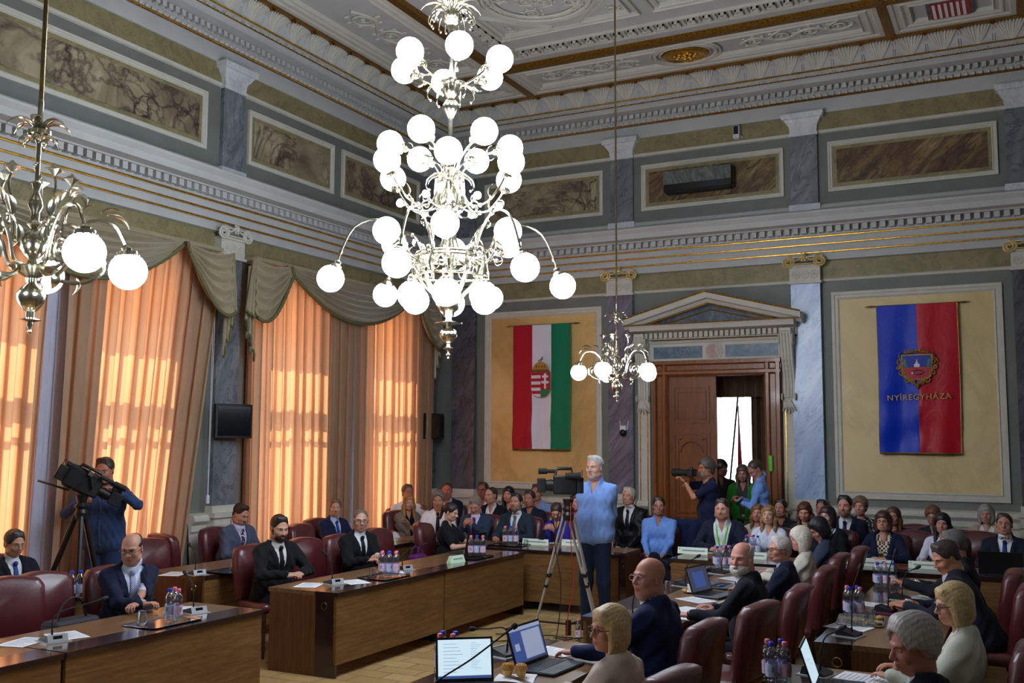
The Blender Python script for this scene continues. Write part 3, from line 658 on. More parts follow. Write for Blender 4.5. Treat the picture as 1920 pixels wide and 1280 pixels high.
# ------------------------------------------------------------------ chandeliers
def fr_(u, rz): return (rz[0], 0, rz[1])
def smooth_path(pts, n=18):
    P = [np.array(p, float) for p in pts]; P = [2*P[0]-P[1]]+P+[2*P[-1]-P[-2]]; out = []
    m = len(P)-3
    for i in range(m):
        for t in np.linspace(0, 1, max(3, n//m), endpoint=(i == m-1)):
            a, b, c, d = P[i:i+4]; out.append(.5*((2*b)+(c-a)*t+(2*a-5*b+4*c-d)*t*t+(3*b-a-3*c+d)*t**3))
    return out
def spiral(mb, c, r, turns, t, a0=0, s=1, n=24):
    mb.tube([(c[0]+r*(1-u*.82)*cos(a0+s*u*turns*2*PI), 0, c[1]+r*(1-u*.82)*sin(a0+s*u*turns*2*PI)) for u in np.linspace(0, 1, n)], [t*(1-.4*u) for u in np.linspace(0, 1, n)], 6)
def leafy(mb, p, ang, L, w=.012, curl=1.0):
    pts = []; 
    for u in np.linspace(0, 1, 9):
        a = ang-curl*u*1.6; pts.append(a)
    q = np.array(p, float); path = [q.copy()]
    for a in pts: q = q+np.array([cos(a), 0, sin(a)])*L/9; path.append(q.copy())
    mb.tube(path, [w*.5]+[w*(1.6*sin(PI*min(1, .15+i/9.))+.2) for i in range(9)], 6, flat=.35)
def arm_mesh(path, gc, gr, deco):
    mb = MB(); pts = [(r, 0, z) for r, z in smooth_path(path, 20)]; mb.tube(pts, .0095, 7)
    e = np.array([gc[0]-pts[-1][0], 0, gc[1]-pts[-1][2]]); e /= np.linalg.norm(e)
    q = np.array(pts[-1]); g = np.array([gc[0], 0, gc[1]])-e*gr
    mb.tube([q-e*.02, q, q+(g-q)*.4, g-e*.004, g+e*.016, g+e*.018], [.012, .03, .024, .052, .055, .045], 12)
    for k in range(10):
        a = k*PI/5; u = np.cross(e, (0, 1, 0)); w = np.cross(e, u); mb.ball(g+e*.018+.055*(cos(a)*u+sin(a)*w), .009, 5, 4)
    if deco == 'up':
        leafy(mb, pts[-4], 1.9, .09); leafy(mb, pts[-6], -1.2, .12, .012, -1.2); mb.ball(np.array(pts[-6])+(0, 0, -.02), .014, 6, 4)
    if deco == 'cage':
        leafy(mb, pts[-7], 2.2, .14); leafy(mb, pts[9], -1.0, .06); leafy(mb, pts[-4], .2, .08); mb.ball(pts[10], .02, 8, 6)
        spiral(mb, (pts[9][0]-.02, pts[9][2]+.06), .045, 1.2, .006)
    if deco == 'long':
        m = pts[7]; leafy(mb, pts[4], 2.0, .18); leafy(mb, pts[5], 1.6, .14); leafy(mb, pts[3], 1.1, .12, .012, -1); leafy(mb, m, -.2, .1, .01, 1.6)
        spiral(mb, (pts[2][0]+.10, pts[2][2]+.03), .06, 1.4, .007, PI, -1)
        for i in (8, 15): mb.tube([np.array(pts[i]), np.array(pts[i])*.5+np.array(pts[i+1])*.5], .016, 8)
    if deco == 'low': leafy(mb, pts[2], -.3, .07); leafy(mb, pts[5], .6, .06)
    if deco == 'side':
        spiral(mb, (.25, 2.84), .075, 1.6, .011, 0, 1, 30); spiral(mb, (.17, 2.98), .05, 1.2, .008, PI, -1)
        mb.tube(smooth_path([(.06, 0, 2.8), (.13, 0, 2.74), (.24, 0, 2.745), (.315, 0, 2.8), (.32, 0, 2.85)], 16), .011, 7)
        mb.tube(smooth_path([(.12, 0, 2.93), (.13, 0, 3.05), (.17, 0, 3.16), (.155, 0, 3.22)], 10), .006, 6)
        mb.lathe([(.004, 0), (.012, .01), (.03, .03), (.045, .028), (.02, .04), (.004, .06)], (.155, 0, 3.215), 8, lobes=4, amp=.25)
        for p_, a_, L_ in (((.14, 0, 3.02), 1.9, .12), ((.2, 0, 3.08), 1.4, .1), ((.3, 0, 3.1), .9, .12), ((.33, 0, 3.09), .3, .14), ((.2, 0, 2.76), -1.0, .1), ((.1, 0, 2.9), 2.2, .1)): leafy(mb, p_, a_, L_, .014)
    return mb
def tier(root, path, gc, gr, deco, n, th0, z0, name='arm'):
    mb = arm_mesh(path, gc, gr, deco); mb.v = [(x, y, z-z0) for x, y, z in mb.v]
    a = mb.build(name, brass, root, smooth=50)
    g = MB(); g.ball((gc[0], 0, gc[1]-z0), gr, 20, 12); go = g.build('globe', globe_m, a, smooth=180); a.location = (0, 0, z0-root.location.z)
    for k in range(n):
        o = a if k == 0 else copy_tree(a, root)
        o.rotation_euler = (0, 0, rad(27.2-th0-360/n*k))
    return a
def stem(root, prof, twist=None):
    mb = MB(); zz = root.location.z
    mb.lathe([(r, z-zz) for r, z in prof], n=20); return mb
# main chandelier
ch = empty('chandelier', (-4.2, 7.03, 2.69)); tag(ch, 'huge brass chandelier with three tiers of glowing white globes hanging mid-hall', 'chandelier')
pr = [(.001, 2.69), (.012, 2.7), (.008, 2.715), (.02, 2.73), (.008, 2.745), (.01, 2.77), (.045, 2.785), (.02, 2.795), (.014, 2.82), (.03, 2.83), (.05, 2.85), (.072, 2.88), (.075, 2.9), (.06, 2.93), (.022, 2.955), (.02, 2.975), (.112, 2.985), (.115, 2.993), (.03, 3.005), (.02, 3.03), (.045, 3.05), (.05, 3.08), (.08, 3.1), (.1, 3.16), (.09, 3.25), (.04, 3.33), (.035, 3.5), (.06, 3.56), (.03, 3.62), (.04, 3.85), (.09, 3.9), (.12, 3.95), (.1, 4.02), (.06, 4.12), (.035, 4.16), (.08, 4.19), (.1, 4.23), (.07, 4.27), (.025, 4.31), (.02, 4.55), (.022, 4.7), (.04, 4.74), (.07, 4.78), (.075, 4.82), (.05, 4.86), (.03, 4.88), (.07, 4.92), (.085, 4.97), (.09, 5.02), (.05, 5.05), (.018, 5.07), (.014, 5.4), (.03, 5.48), (.03, 5.52), (.07, 5.54), (.092, 5.6), (.06, 5.62), (.016, 5.64), (.014, 5.8)]
mb = stem(ch, pr); zz = 2.69
for zc, rr in ((3.38, .27), (3.53, .28), (3.56, .27)): mb.tube([(rr*cos(t), rr*sin(t), zc-zz) for t in np.linspace(0, 2*PI, 41)], .011, 6)
for k in range(12):
    t = k*PI/6; c_, s_ = cos(t), sin(t)
    mb.tube([(.27*c_, .27*s_, 3.38-zz), (.29*c_, .29*s_, 3.45-zz), (.28*c_, .28*s_, 3.56-zz)], [.008, .02, .008], 6)
    mb.tube([(.27*cos(t+rr_), .27*sin(t+rr_), 3.45+.045*sin(q)-zz) for rr_, q in [(.13+.1*cos(w), w) for w in np.linspace(0, 2*PI, 12)]], .006, 5)
for k in range(9):
    t = k*2*PI/9+.2; c_, s_ = cos(t), sin(t)
    mb.tube([(r*c_, r*s_, z-zz) for r, z in smooth_path([(.11, 4.2), (.12, 4.05), (.1, 3.93)], 8)], .012, 6)
    mb.tube([(r*c_, r*s_, z-zz) for r, z in smooth_path([(.07, 3.95), (.05, 3.8), (.06, 3.66), (.14, 3.54), (.27, 3.52)], 14)], .011, 6)
    mb.tube([(r*c_, r*s_, z-zz) for r, z in smooth_path([(.27, 3.4), (.2, 3.3), (.12, 3.22), (.09, 3.14)], 10)], .012, 6)
mb.build('stem', brass, ch, smooth=50)
lf = MB()
for zb, n_, L_, up in ((5.62, 7, .3, 1.2), (5.62, 7, .2, 1.5), (4.96, 6, .22, .9), (4.2, 6, .2, .7)):
    for k in range(n_):
        one = MB(); leafy(one, (.03, 0, 0), up, L_, .016, 1.3); one.tube(smooth_path([(.03, 0, 0), (.1, 0, .05), (.18, 0, 0), (.2, 0, -.07), (.17, 0, -.1)], 14), .006, 6); one.ball((.17, 0, -.1), .012, 6, 4)
        t = k*2*PI/n_+.3*L_*10; M_ = Matrix.Translation((0, 0, zb-zz)) @ Matrix.Rotation(t, 4, 'Z'); lf.join(one, M_)
lf.build('foliage', brass, ch, smooth=60)
mb = MB(); mb.tube([(0, 0, 5.8-zz), (0, 0, 7.5-zz)], .014, 8); mb.lathe([(.015, 4.62), (.1, 4.72), (.12, 4.8), (.12, 4.82)], n=20); mb.build('rod', brass, ch)
tier(ch, [(.06, 4.98), (.13, 5.0), (.24, 5.06), (.31, 5.11)], (.43, 5.18), .113, 'up', 6, 18, 5.0)
tier(ch, [(.08, 4.22), (.15, 4.33), (.27, 4.41), (.37, 4.44)], (.50, 4.48), .11, 'up', 6, 54, 4.3)
tier(ch, [(.1, 4.18), (.13, 4.05), (.22, 3.95), (.36, 3.97), (.47, 4.08), (.52, 4.16)], (.575, 4.27), .11, 'cage', 6, 28, 4.0)
tier(ch, [(.1, 3.6), (.2, 3.52), (.32, 3.52), (.42, 3.6), (.46, 3.63)], (.56, 3.70), .112, 'up', 6, 30, 3.6)
tier(ch, [(.26, 3.46), (.33, 3.52), (.44, 3.72), (.60, 3.83), (.78, 3.76), (.88, 3.56), (.905, 3.47)], (.96, 3.33), .11, 'long', 6, 50, 3.5)
tier(ch, [(.2, 3.5), (.29, 3.47), (.335, 3.42), (.335, 3.35)], (.335, 3.20), .115, 'low', 6, 30, 3.4)
# small bare bulbs
ab = MB(); ab.tube(smooth_path([(.09, 0, -.02), (.2, 0, -.06), (.33, 0, -.04), (.37, 0, 0)], 12), .008, 6); ab.lathe([(.01, -.02), (.022, -.01), (.022, .01), (.012, .015)], (.375, 0, 0), 8)
a = ab.build('bulb_arm', brass, ch, smooth=50); g = MB(); g.ball((.41, 0, 0.0), .032, 10, 8); g.build('bulb', globe_m, a, smooth=180); a.location = (0, 0, 3.98-zz)
for k in range(6):
    o = a if k == 0 else copy_tree(a, ch); o.rotation_euler = (0, 0, rad(27.2-54-60*k))
# the two smaller chandeliers
sc_ = empty('chandelier', (-4.2, 10.82, 2.38)); zz = 2.47
pr = [(.001, 2.47), (.012, 2.485), (.006, 2.5), (.014, 2.515), (.012, 2.53), (.05, 2.54), (.02, 2.552), (.02, 2.58), (.035, 2.59), (.06, 2.625), (.068, 2.66), (.05, 2.69), (.022, 2.715), (.02, 2.74), (.035, 2.745), (.09, 2.775), (.12, 2.785), (.11, 2.793), (.03, 2.8), (.02, 2.83), (.04, 2.85), (.06, 2.88), (.062, 2.93), (.045, 2.96), (.018, 2.98), (.035, 3.0), (.02, 3.02), (.02, 3.06), (.035, 3.09), (.03, 3.12), (.012, 3.16), (.024, 3.2), (.01, 3.21), (.012, 3.4), (.03, 3.42), (.055, 3.44), (.055, 3.46), (.03, 3.48), (.012, 3.5), (.014, 3.6), (.01, 3.62)]
mb = stem(sc_, pr)
for k in range(24): t = k*.5; mb.ball((.013*cos(t), .013*sin(t), 3.22+k*.0075-zz), .008, 5, 4)
mb.build('stem', brass, sc_, smooth=50)
lf = MB()
for k in range(6):
    one = MB(); leafy(one, (.01, 0, 0), 1.35, .2, .013, 1.5); leafy(one, (.01, 0, -.04), 1.1, .12, .011, 1.6)
    lf.join(one, Matrix.Translation((0, 0, 3.53-zz)) @ Matrix.Rotation(k*PI/3, 4, 'Z'))
lf.build('foliage', brass, sc_, smooth=60)
mb = MB(); mb.tube([(0, 0, 3.6-zz), (0, 0, 7.5-zz)], .011, 8); mb.lathe([(.012, 4.9), (.08, 4.98), (.09, 5.03)], n=16); mb.build('rod', brass_d, sc_)
tier(sc_, [(.07, 2.80), (.12, 2.82), (.16, 2.94), (.25, 3.05), (.36, 3.05), (.41, 2.98), (.43, 2.935)], (.44, 2.82), .094, 'side', 5, 45, 2.8-.04)
c2 = copy_tree(sc_); put(c2, (-4.2, 3.16, 2.44), rad(9), 'smaller brass chandelier of opal globes nearest the camera, before the curtains')
tag(c2, None, 'chandelier'); tag(sc_, 'smaller brass chandelier on a long rod between the tricolour flag and the door', 'chandelier')

# ------------------------------------------------------------------ flags
def flag(x0, x1, z0, z1, cols, label, seed, fringe_=False):
    root = empty('wall_flag', ((x0+x1)/2, Y1-.06, z1)); tag(root, label, 'flag'); w = x1-x0; h = z1-z0
    mb = MB(); mb.tube([(-w/2-.09, 0, .0), (w/2+.1, 0, .0)], .011, 8); 
    for s_ in (-1, 1): mb.tube([(s_*(w/2+.05), 0, 0), (s_*(w/2+.09), 0, 0), (s_*(w/2+.16), 0, 0)], [.012, .016, .003], 8)
    mb.build('flag_rod', brass_d, root)
    nc = len(cols); mb = MB(); nu, nv = 18*nc, 60
    def fn(u, v):
        d = 1-v; a = .004+.012*d
        yy = -.02-a*(sin(u*9+seed)+.7*sin(u*17+d*3+seed*2))-.012*d*sin(d*22+u*5*(-1 if u > .5 else 1)+seed)*(d > .35)*min(1, (d-.35)*4 if d > .35 else 0)
        return (-w/2+w*u+.01*sin(d*5)*d, yy, -h*d)
    for k in range(nc):
        mb.grid(lambda u, v, k=k: fn((k+u)/nc, v), 18, nv, k)
    mb.build('flag_cloth', cols, root, smooth=180)
    mb = MB(); mb.tube([tuple(np.array(fn(u, 0))+(0, -.004, -.012)) for u in np.linspace(0, 1, 50)], [.012+.003*(i % 2) for i in range(50)], 6)
    mb.tube([tuple(np.array(fn(1, v))+(.003, -.003, 0)) for v in np.linspace(0, 1, 30)], .006, 5); mb.tube([tuple(np.array(fn(0, v))+(-.003, -.003, 0)) for v in np.linspace(0, 1, 30)], .004, 5)
    mb.build('flag_trim', metal('bullion_braid', (150, 130, 70), .5, .3, .3) if 'bullion_braid' not in MATS else MATS['bullion_braid'], root)
    return root
F1 = flag(-7.46, -6.44, 1.89, 3.89, [f_red, f_white, f_green], 'red, white and green vertical flag with crowned shield on yellow wall panel', .5)
F2 = flag(-1.81, -.79, 1.89, 3.90, [f_blue, f_red2], 'blue and crimson vertical flag with gold city arms and lettering', 2.0)
def shieldpts(w, zt, zb, n=10):
    p = [(-w/2, zt)]+[(-w/2*cos(t*PI/2)**.7 if t < 1 else 0, zt-(zt-zb)*(.62+.38*sin(t*PI/2))) for t in np.linspace(0, 1, n)]
    return p+[(-a, b) for a, b in p[::-1][1:]]
crimson = plain('crest_red', (176, 20, 40), .5, var=.05); cwhite = plain('crest_white', (225, 222, 235), .5, var=.04); cgreen = plain('crest_green', (20, 122, 80), .5); cblue = plain('crest_blue', (16, 40, 160), .5)
goldcl = plain('gold_embroidery', (176, 140, 62), .5, .4, .4, 60, .4, 120); browncl = plain('brown_embroidery', (120, 92, 50), .6, .2, .4, 60, .4)
e = empty('shield', (0, -.055, -.0)); e.parent = F1
def inpoly_strip(pts, x0, x1, z0, z1):
    # clip polygon to a rectangle (Sutherland-Hodgman)
    def clip(P, f, g):
        out = []
        for i in range(len(P)):
            a, b = P[i-1], P[i]
            if f(b):
                if not f(a): out.append(g(a, b))
                out.append(b)
            elif f(a): out.append(g(a, b))
        return out
    def lx(v): return lambda a, b: (v, a[1]+(b[1]-a[1])*(v-a[0])/(b[0]-a[0]+1e-12))
    def lz(v): return lambda a, b: (a[0]+(b[0]-a[0])*(v-a[1])/(b[1]-a[1]+1e-12), v)
    for f, g in ((lambda p: p[0] >= x0-1e-9, lx(x0)), (lambda p: p[0] <= x1+1e-9, lx(x1)), (lambda p: p[1] >= z0-1e-9, lz(z0)), (lambda p: p[1] <= z1+1e-9, lz(z1))):
        pts = clip(pts, f, g)
        if len(pts) < 3: return None
    return pts
zt, zb = -.77, -1.17; SP = shieldpts(.33, zt, zb)
mb = MB(); mb.prism([(a*1.05, (b+.97)*1.04-.97) for a, b in SP], .0, .006, 3, ax=1); hb = (zt-zb)/8
for k in range(8):
    q = inpoly_strip(SP, -.165, 0, zt-hb*(k+1), zt-hb*k)
    if q: mb.prism(q, -.006, 0, 0 if k % 2 == 0 else 1, ax=1)
q = inpoly_strip(SP, 0, .165, zb, zt); mb.prism(q, -.006, 0, 0, ax=1)
q = inpoly_strip(SP, .003, .165, zb, zt-.285); mb.prism(q, -.009, -.005, 2, ax=1)
for q_, a in enumerate(((.065, .1, -1.04, -.79), (.03, .135, -.86, -.825), (.02, .145, -.955, -.915))): mb.box((a[0], -.012-.002*(q_ > 0), a[2]), (a[1], -.0055, a[3]), 1)
mb.build('shield_field', [crimson, cwhite, cgreen, goldcl], e, smooth=0)
mb = MB(); mb.prism([(.145*cos(t), -.76+.155*sin(t)) for t in np.linspace(0, PI, 17)], -.012, 0, 0, ax=1); mb.prism([(-.15, -.765), (.15, -.765), (.145, -.73), (-.145, -.73)], -.018, 0, 1, ax=1)
for k in range(5): mb.ball((-.1+k*.05, -.018, -.748), .009, 6, 4, 2)
for k in range(4): mb.ball((-.075+k*.05, -.012, -.68), .014, 6, 4, 2, (1, .4, 1.3))
mb.tube([(-.0, -.01, -.6), (.035, -.01, -.53)], .007, 6, 1); mb.tube([(-.02, -.01, -.575), (.045, -.01, -.555)], .007, 6, 1); mb.ball((-.03, -.01, -.59), .012, 6, 4, 1); mb.ball((.03, -.01, -.535), .013, 6, 4, 1)
mb.build('crown', [goldcl, browncl, redp], e, smooth=40)
e = empty('city_arms', (-.01, -.06, 0)); e.parent = F2
SP = shieldpts(.36, -.70, -1.02)
mb = MB(); mb.prism([(a*1.1, (b+.86)*1.08-.86) for a, b in SP], .0, .006, 3, ax=1)
mb.prism(inpoly_strip(SP, -.18, .18, -.86, -.70), -.008, 0, 0, ax=1); mb.prism(inpoly_strip(SP, -.18, .18, -1.02, -.86), -.008, 0, 1, ax=1)
for x, z0_, z1_, w in ((0, -.86, -.79, .03), (-.025, -.86, -.815, .02), (.025, -.86, -.815, .02), (0, -.79, -.755, .012)): mb.box((x-w/2, -.014, z0_), (x+w/2, -.008, z1_), 2)
for k in (-1, 1): mb.prism([(k*.12, -.855), (k*.165, -.855), (k*.165, -.74), (k*.14, -.76)][::k], -.012, -.008, 4, ax=1)
mb.tube([(-.06, -.012, -.93), (-.02, -.014, -.9), (.05, -.014, -.905), (.09, -.012, -.93)], [.008, .02, .016, .008], 6, 5, flat=.3)
mb.tube([(-.05, -.012, -.945), (.0, -.014, -.965), (.06, -.014, -.955), (.08, -.012, -.93)], [.008, .02, .02, .01], 6, 0, flat=.3); mb.ball((-.06, -.012, -.94), .014, 6, 4, 2, (1, .3, 1.2))
mb.build('shield_field', [cblue, crimson, cwhite, goldcl, cgreen, browncl], e, smooth=30)
mb = MB()
for s_ in (-1, 1):
    for c, r, a0 in (((.21*s_, -.78), .05, 0), ((.2*s_, -.93), .045, 1), ((.13*s_, -1.03), .045, 2), ((.06*s_, -1.06), .035, 3), ((.235*s_, -.86), .03, 1)):
        spiral(mb, c, r, 1.4, .012, a0, s_, 18)
    mb.tube([(s_*.2, 0, -.78), (s_*.225, 0, -.7), (s_*.21, 0, -.665), (s_*.25, 0, -.66)], [.02, .022, .016, .006], 7, 0, flat=.4)
    mb.tube([(s_*.19, 0, -.82), (s_*.2, 0, -.9), (s_*.17, 0, -.99), (s_*.08, 0, -1.06), (0, 0, -1.1)], [.012, .016, .02, .018, .02], 7, 0, flat=.4)
mb.tube([(x, 0, -.68+.02*cos(x*9)) for x in np.linspace(-.17, .17, 11)], .02, 7, 0, flat=.4)
for k in range(7): mb.ball((-.135+k*.045, 0, -.645+.012*cos((k-3))), .014, 7, 5); mb.tube([(-.135+k*.045+.02*cos(t), 0, -.645+.02*sin(t)) for t in np.linspace(0, 2*PI, 10)], .004, 4)
mb.lathe([(0, -1.16), (.02, -1.13), (.035, -1.1), (.01, -1.07)], n=6); mb.build('gold_mantling', goldcl, e, smooth=50)
tc = bpy.data.curves.new('t', 'FONT'); tc.body = 'NYÍREGYHÁZA'; tc.size = .135; tc.extrude = .003; tc.align_x = 'CENTER'; tc.space_character = 1.12
to = bpy.data.objects.new('t', tc); COL.objects.link(to); dg = bpy.context.evaluated_depsgraph_get(); me = bpy.data.meshes.new_from_object(to.evaluated_get(dg)); bpy.data.objects.remove(to)
me.name = 'lettering'; me.materials.clear(); me.materials.append(goldcl)
lo = finish('lettering', me, F2, 0); lo.rotation_euler = (PI/2, rad(-1.5), 0); lo.location = (-.0, -.062, -1.30); xs = [v.co.x for v in me.vertices]; k = .80/(max(xs)-min(xs)); lo.scale = (k, k*1.0, 1)

# ------------------------------------------------------------------ things on the walls
ac = empty('air_conditioner', (-4.29, Y1-.02, 5.93)); tag(ac, 'dark wall air conditioner with marbled front on the upper wall panel', 'air conditioner')
mb = MB(); mb.rbox((-.53, -.24, -.13), (.53, 0, .19), .03); mb.v = [(x, y*(1 if z > 0 else 1.0), z) for x, y, z in mb.v]; mb.build('casing', blackp, ac)
mb = MB(); mb.box((-.52, -.25, -.02), (.52, -.238, .185)); mb.build('front_panel', marble('striped_slate', [(52, 60, 62), (96, 104, 100), (130, 136, 128)], 1.5, 3, (30, 34, 38), 1.4, rot=(0, 1.2, 0), stretch=(1, 1, 4)), ac, smooth=0)
mb = MB(); mb.box((-.5, -.23, -.145), (.5, -.06, -.125)); mb.build('air_flap', blackm, ac, smooth=0)
def camera_box(loc, rz, label):
    r = empty('surveillance_camera', loc, rz); tag(r, label, 'camera'); mb = MB(); mb.rbox((-.05, -.1, -.1), (.05, 0, .1), .02); mb.build('body', whitep, r)
    mb = MB(); mb.rbox((-.035, -.112, -.04), (.035, -.099, .085), .01); mb.build('grille', blackm, r)
    mb = MB(); mb.tube([(.05, -.04, -.05), (.08, -.02, -.08), (.08, .0, -.08)], .008); mb.build('bracket', whitep, r)
camera_box((-3.72, Y1-.02, 6.64), 0, 'small white camera box with dark front high on the upper marble band')
r = empty('dome_camera', (-5.53, Y1-.09, 2.2)); tag(r, 'white security camera with two little aerials on the mauve pilaster', 'camera')
mb = MB(); mb.rbox((-.05, -.09, -.02), (.05, 0, .06), .02); mb.build('mount', whitep, r)
mb = MB(); mb.ball((0, -.07, -.05), .055, 14, 10); mb.build('lens_ball', blackp, r)
for s_ in (-1, 1): mb = MB(); mb.tube([(s_*.055, -.02, .0), (s_*.07, -.02, .13)], .007, 6); mb.build('aerial', whitep, r)
def monitor(y0, y1, z0, z1, label):
    r = empty('wall_monitor', (X0+.2, (y0+y1)/2, (z0+z1)/2)); tag(r, label, 'monitor'); a = (y1-y0)/2; h = (z1-z0)/2
    mb = MB(); mb.rbox((0, -a, -h), (.06, a, h), .01); mb.build('housing', blackp, r)
    mb = MB(); mb.box((.06, -a+.03, -h+.03), (.064, a-.03, h-.03)); mb.build('screen', screen_off, r, smooth=0)
    mb = MB(); mb.box((-.13, -.04, -.05), (0, .04, .05)); mb.build('bracket', blackm, r)
    r.rotation_euler = (0, 0, rad(-14))
monitor(9.2, 9.72, 2.04, 2.46, 'black monitor mounted on the grey marble pilaster between the window bays')
monitor(13.92, 14.38, 2.04, 2.46, 'black monitor in the room corner beside the far curtain')
def blind_cord(y, z0, z1, label, x=X0+.17):
    r = empty('blind_cord', (x, y, z1)); tag(r, label, 'blind cord')
    mb = MB(); mb.tube([(0, 0, 0), (0, 0, z0-z1)], .004, 5); mb.tube([(0, .03, 0), (0, .012, z0-z1)], .004, 5); mb.build('cord', whitep, r)
    mb = MB(); mb.rbox((-.012, -.012, z0-z1-.1), (.012, .03, z0-z1), .006); mb.build('weight', whitep, r)
blind_cord(9.12, 1.36, 4.1, 'white blind cord hanging before the grey pilaster with a monitor')
blind_cord(14.02, 1.32, 4.1, 'white blind cord hanging in the far corner by the curtain', X0+.1)
tag(MB().rbox((-3.36+.02, Y1-.1, 1.6), (-3.36+.08, Y1-.07, 1.83), .02).build('green_sensor', lime), 'bright green upright plastic strip on the wooden door frame', 'door sensor')
# ------------------------------------------------------------------ desks
TZ = .72
def make_desk(L, label_kind='council_desk', D=.75):
    r = empty(label_kind); tag(r, None, 'desk')
    mb = MB(); mb.box((-L/2, -D, TZ-.035), (L/2, -.23, TZ)); mb.build('desk_top', wd_topx, r, smooth=0)
    mb = MB(); mb.box((-L/2, -.23, TZ-.035), (L/2, .015, TZ+.001)); mb.build('dark_edge_strip', wd_darkx, r, smooth=0)
    mb = MB(); mb.box((-L/2+.008, -.03, .11), (L/2-.008, 0, TZ-.035)); mb.build('front_panel', wd_deskx, r, smooth=0)
    for s_ in (-1, 1):
        x0, x1 = (-L/2, -L/2+.03) if s_ < 0 else (L/2-.03, L/2)
        mb = MB(); mb.box((x0, -D+.02, .0), (x1, -.22, TZ-.035)); mb.box((x0, -.22, .0), (x1, -.03, TZ-.035), 1)
        mb.box((x0, -.06, 0), (x1, -.0, .11), 1)
        xx = x1 if s_ > 0 else x0; mb.tube([(xx+s_*.001, -.13+.03*cos(t), .6+.03*sin(t)) for t in np.linspace(0, 2*PI, 17)], .006, 5, 2)
        mb.build('side_panel', [wd_side, wd_dark, brass_d], r, smooth=0)
    mb = MB(); mb.box((-L/2+.03, -.3, .3), (L/2-.03, -.28, .62)); mb.build('modesty_rail', wd_side, r, smooth=0)
    return r
D1 = Stamp(make_desk(1.80))
def desk(side, c, label, group, front):
    if side == 'L': D1((front, c, 0), -PI/2, label, group)
    elif side == 'R': D1((front, c, 0), PI/2, label, group)
    else: D1((c, front, 0), PI, label, group)
gL, gB, gR = 'wood veneer desks along the window side', 'wood veneer desks across the far end', 'wood veneer desks along the near right side'
LX, LX2, RX, RX2, BY = -5.36, -7.13, -3.05, -1.31, 11.02
desk('L', 5.30, 'nearest window-side desk with steel tray and water bottles before the balding man', gL, LX)
desk('L', 3.48, 'desk at the picture edge with only its end near the watermark corner', gL, LX)
desk('L', 8.04, 'long desk front with clasped hands and name base at its near end', gL, LX)
desk('L', 9.86, 'desk of the woman in black, next to the corner of the far desks', gL, LX)
desk('L', 8.30, 'rear window-side desk with an upturned tumbler before the man in grey suit', gL, LX2)
desk('L', 10.12, 'rear window-side desk with a name card behind empty burgundy chairs', gL, LX2)
desk('L', 5.25, 'rear window-side desk under the tall dark video tripod', gL, LX2)
desk('B', -5.17, 'far desk behind the silver camera tripod', gB, BY)
desk('B', -6.99, 'far desk in the corner before the man with the purple tie', gB, BY)
desk('B', -2.75, 'far desk of the man with the green lanyard', gB, BY)
desk('B', -.89, 'far desk of the woman in navy jacket with patterned blouse', gB, BY+.02)
desk('R', 9.86, 'right-hand desk with white cup and tray before the white-haired couple', gR, RX)
desk('R', 8.02, 'right-hand desk with the dark laptop of the white-bearded man', gR, RX)
desk('R', 5.30, 'right-hand desk with two open laptops and muffins', gR, RX)
desk('R', 7.88, 'rear right-hand desk with maroon folder and water bottles', gR, RX2)
desk('R', 9.70, 'rear right-hand desk where the dark-suited man points', gR, RX2)
desk('R', 5.32, 'rear right-hand desk at the lower edge with a lit laptop', gR, RX2)

# ------------------------------------------------------------------ chairs
def make_chair():
    r = empty('leather_chair'); tag(r, None, 'chair')
    out = []
    W, H0, H1 = .25, .50, 1.0
    for a, b in [(-W*.92, H0), (-W, .75), (-W*.98, .92)]: out.append((a, b))
    for t in np.linspace(0, 1, 7)[1:]: out.append((-W*.98+.05*(t if t < 1 else 1), .92+.06*sin(t*PI/2)))
    for t in np.linspace(0, 1, 9)[1:-1]: out.append((-W*.98+.05+(2*W*.98-.1)*t, .98+.022*sin(t*PI)))
    out += [(-a, b) for a, b in out[:9][::-1]]
    cx, cz = 0, .75; rings = []
    for d, k in ((-.02, .80), (0, .94), (.02, .985), (.06, 1.0), (.09, .985), (.11, .94), (.125, .80)):
        rings.append([((a-cx)*k, -.20-.06-d+.055-(b-.5)*.14+.10*(a*a)/(W*W)*.5, cz+(b-cz)*(k*.5+.5)) for a, b in out])
    mb = MB(); mb.loft(rings, True, True); mb.build('backrest', leather, r, smooth=60)
    mb = MB(); mb.rbox((-.25, -.22, .41), (.25, .24, .5), .06, n=4); mb.build('seat', leather, r, smooth=60)
    for s_ in (-1, 1):
        mb = MB(); mb.tube([(s_*.21, .2, .41), (s_*.225, .22, 0)], [.024, .016], 4); mb.build('leg', wd_leg, r)
        mb = MB(); mb.tube([(s_*.21, -.2, .52), (s_*.215, -.2, .3), (s_*.225, -.29, 0)], [.024, .024, .016], 4); mb.build('leg', wd_leg, r)
    return r
CHAIR = Stamp(make_chair())
def chair(x, y, face, label, group): CHAIR((x, y, 0), rad(face-90), label, group)

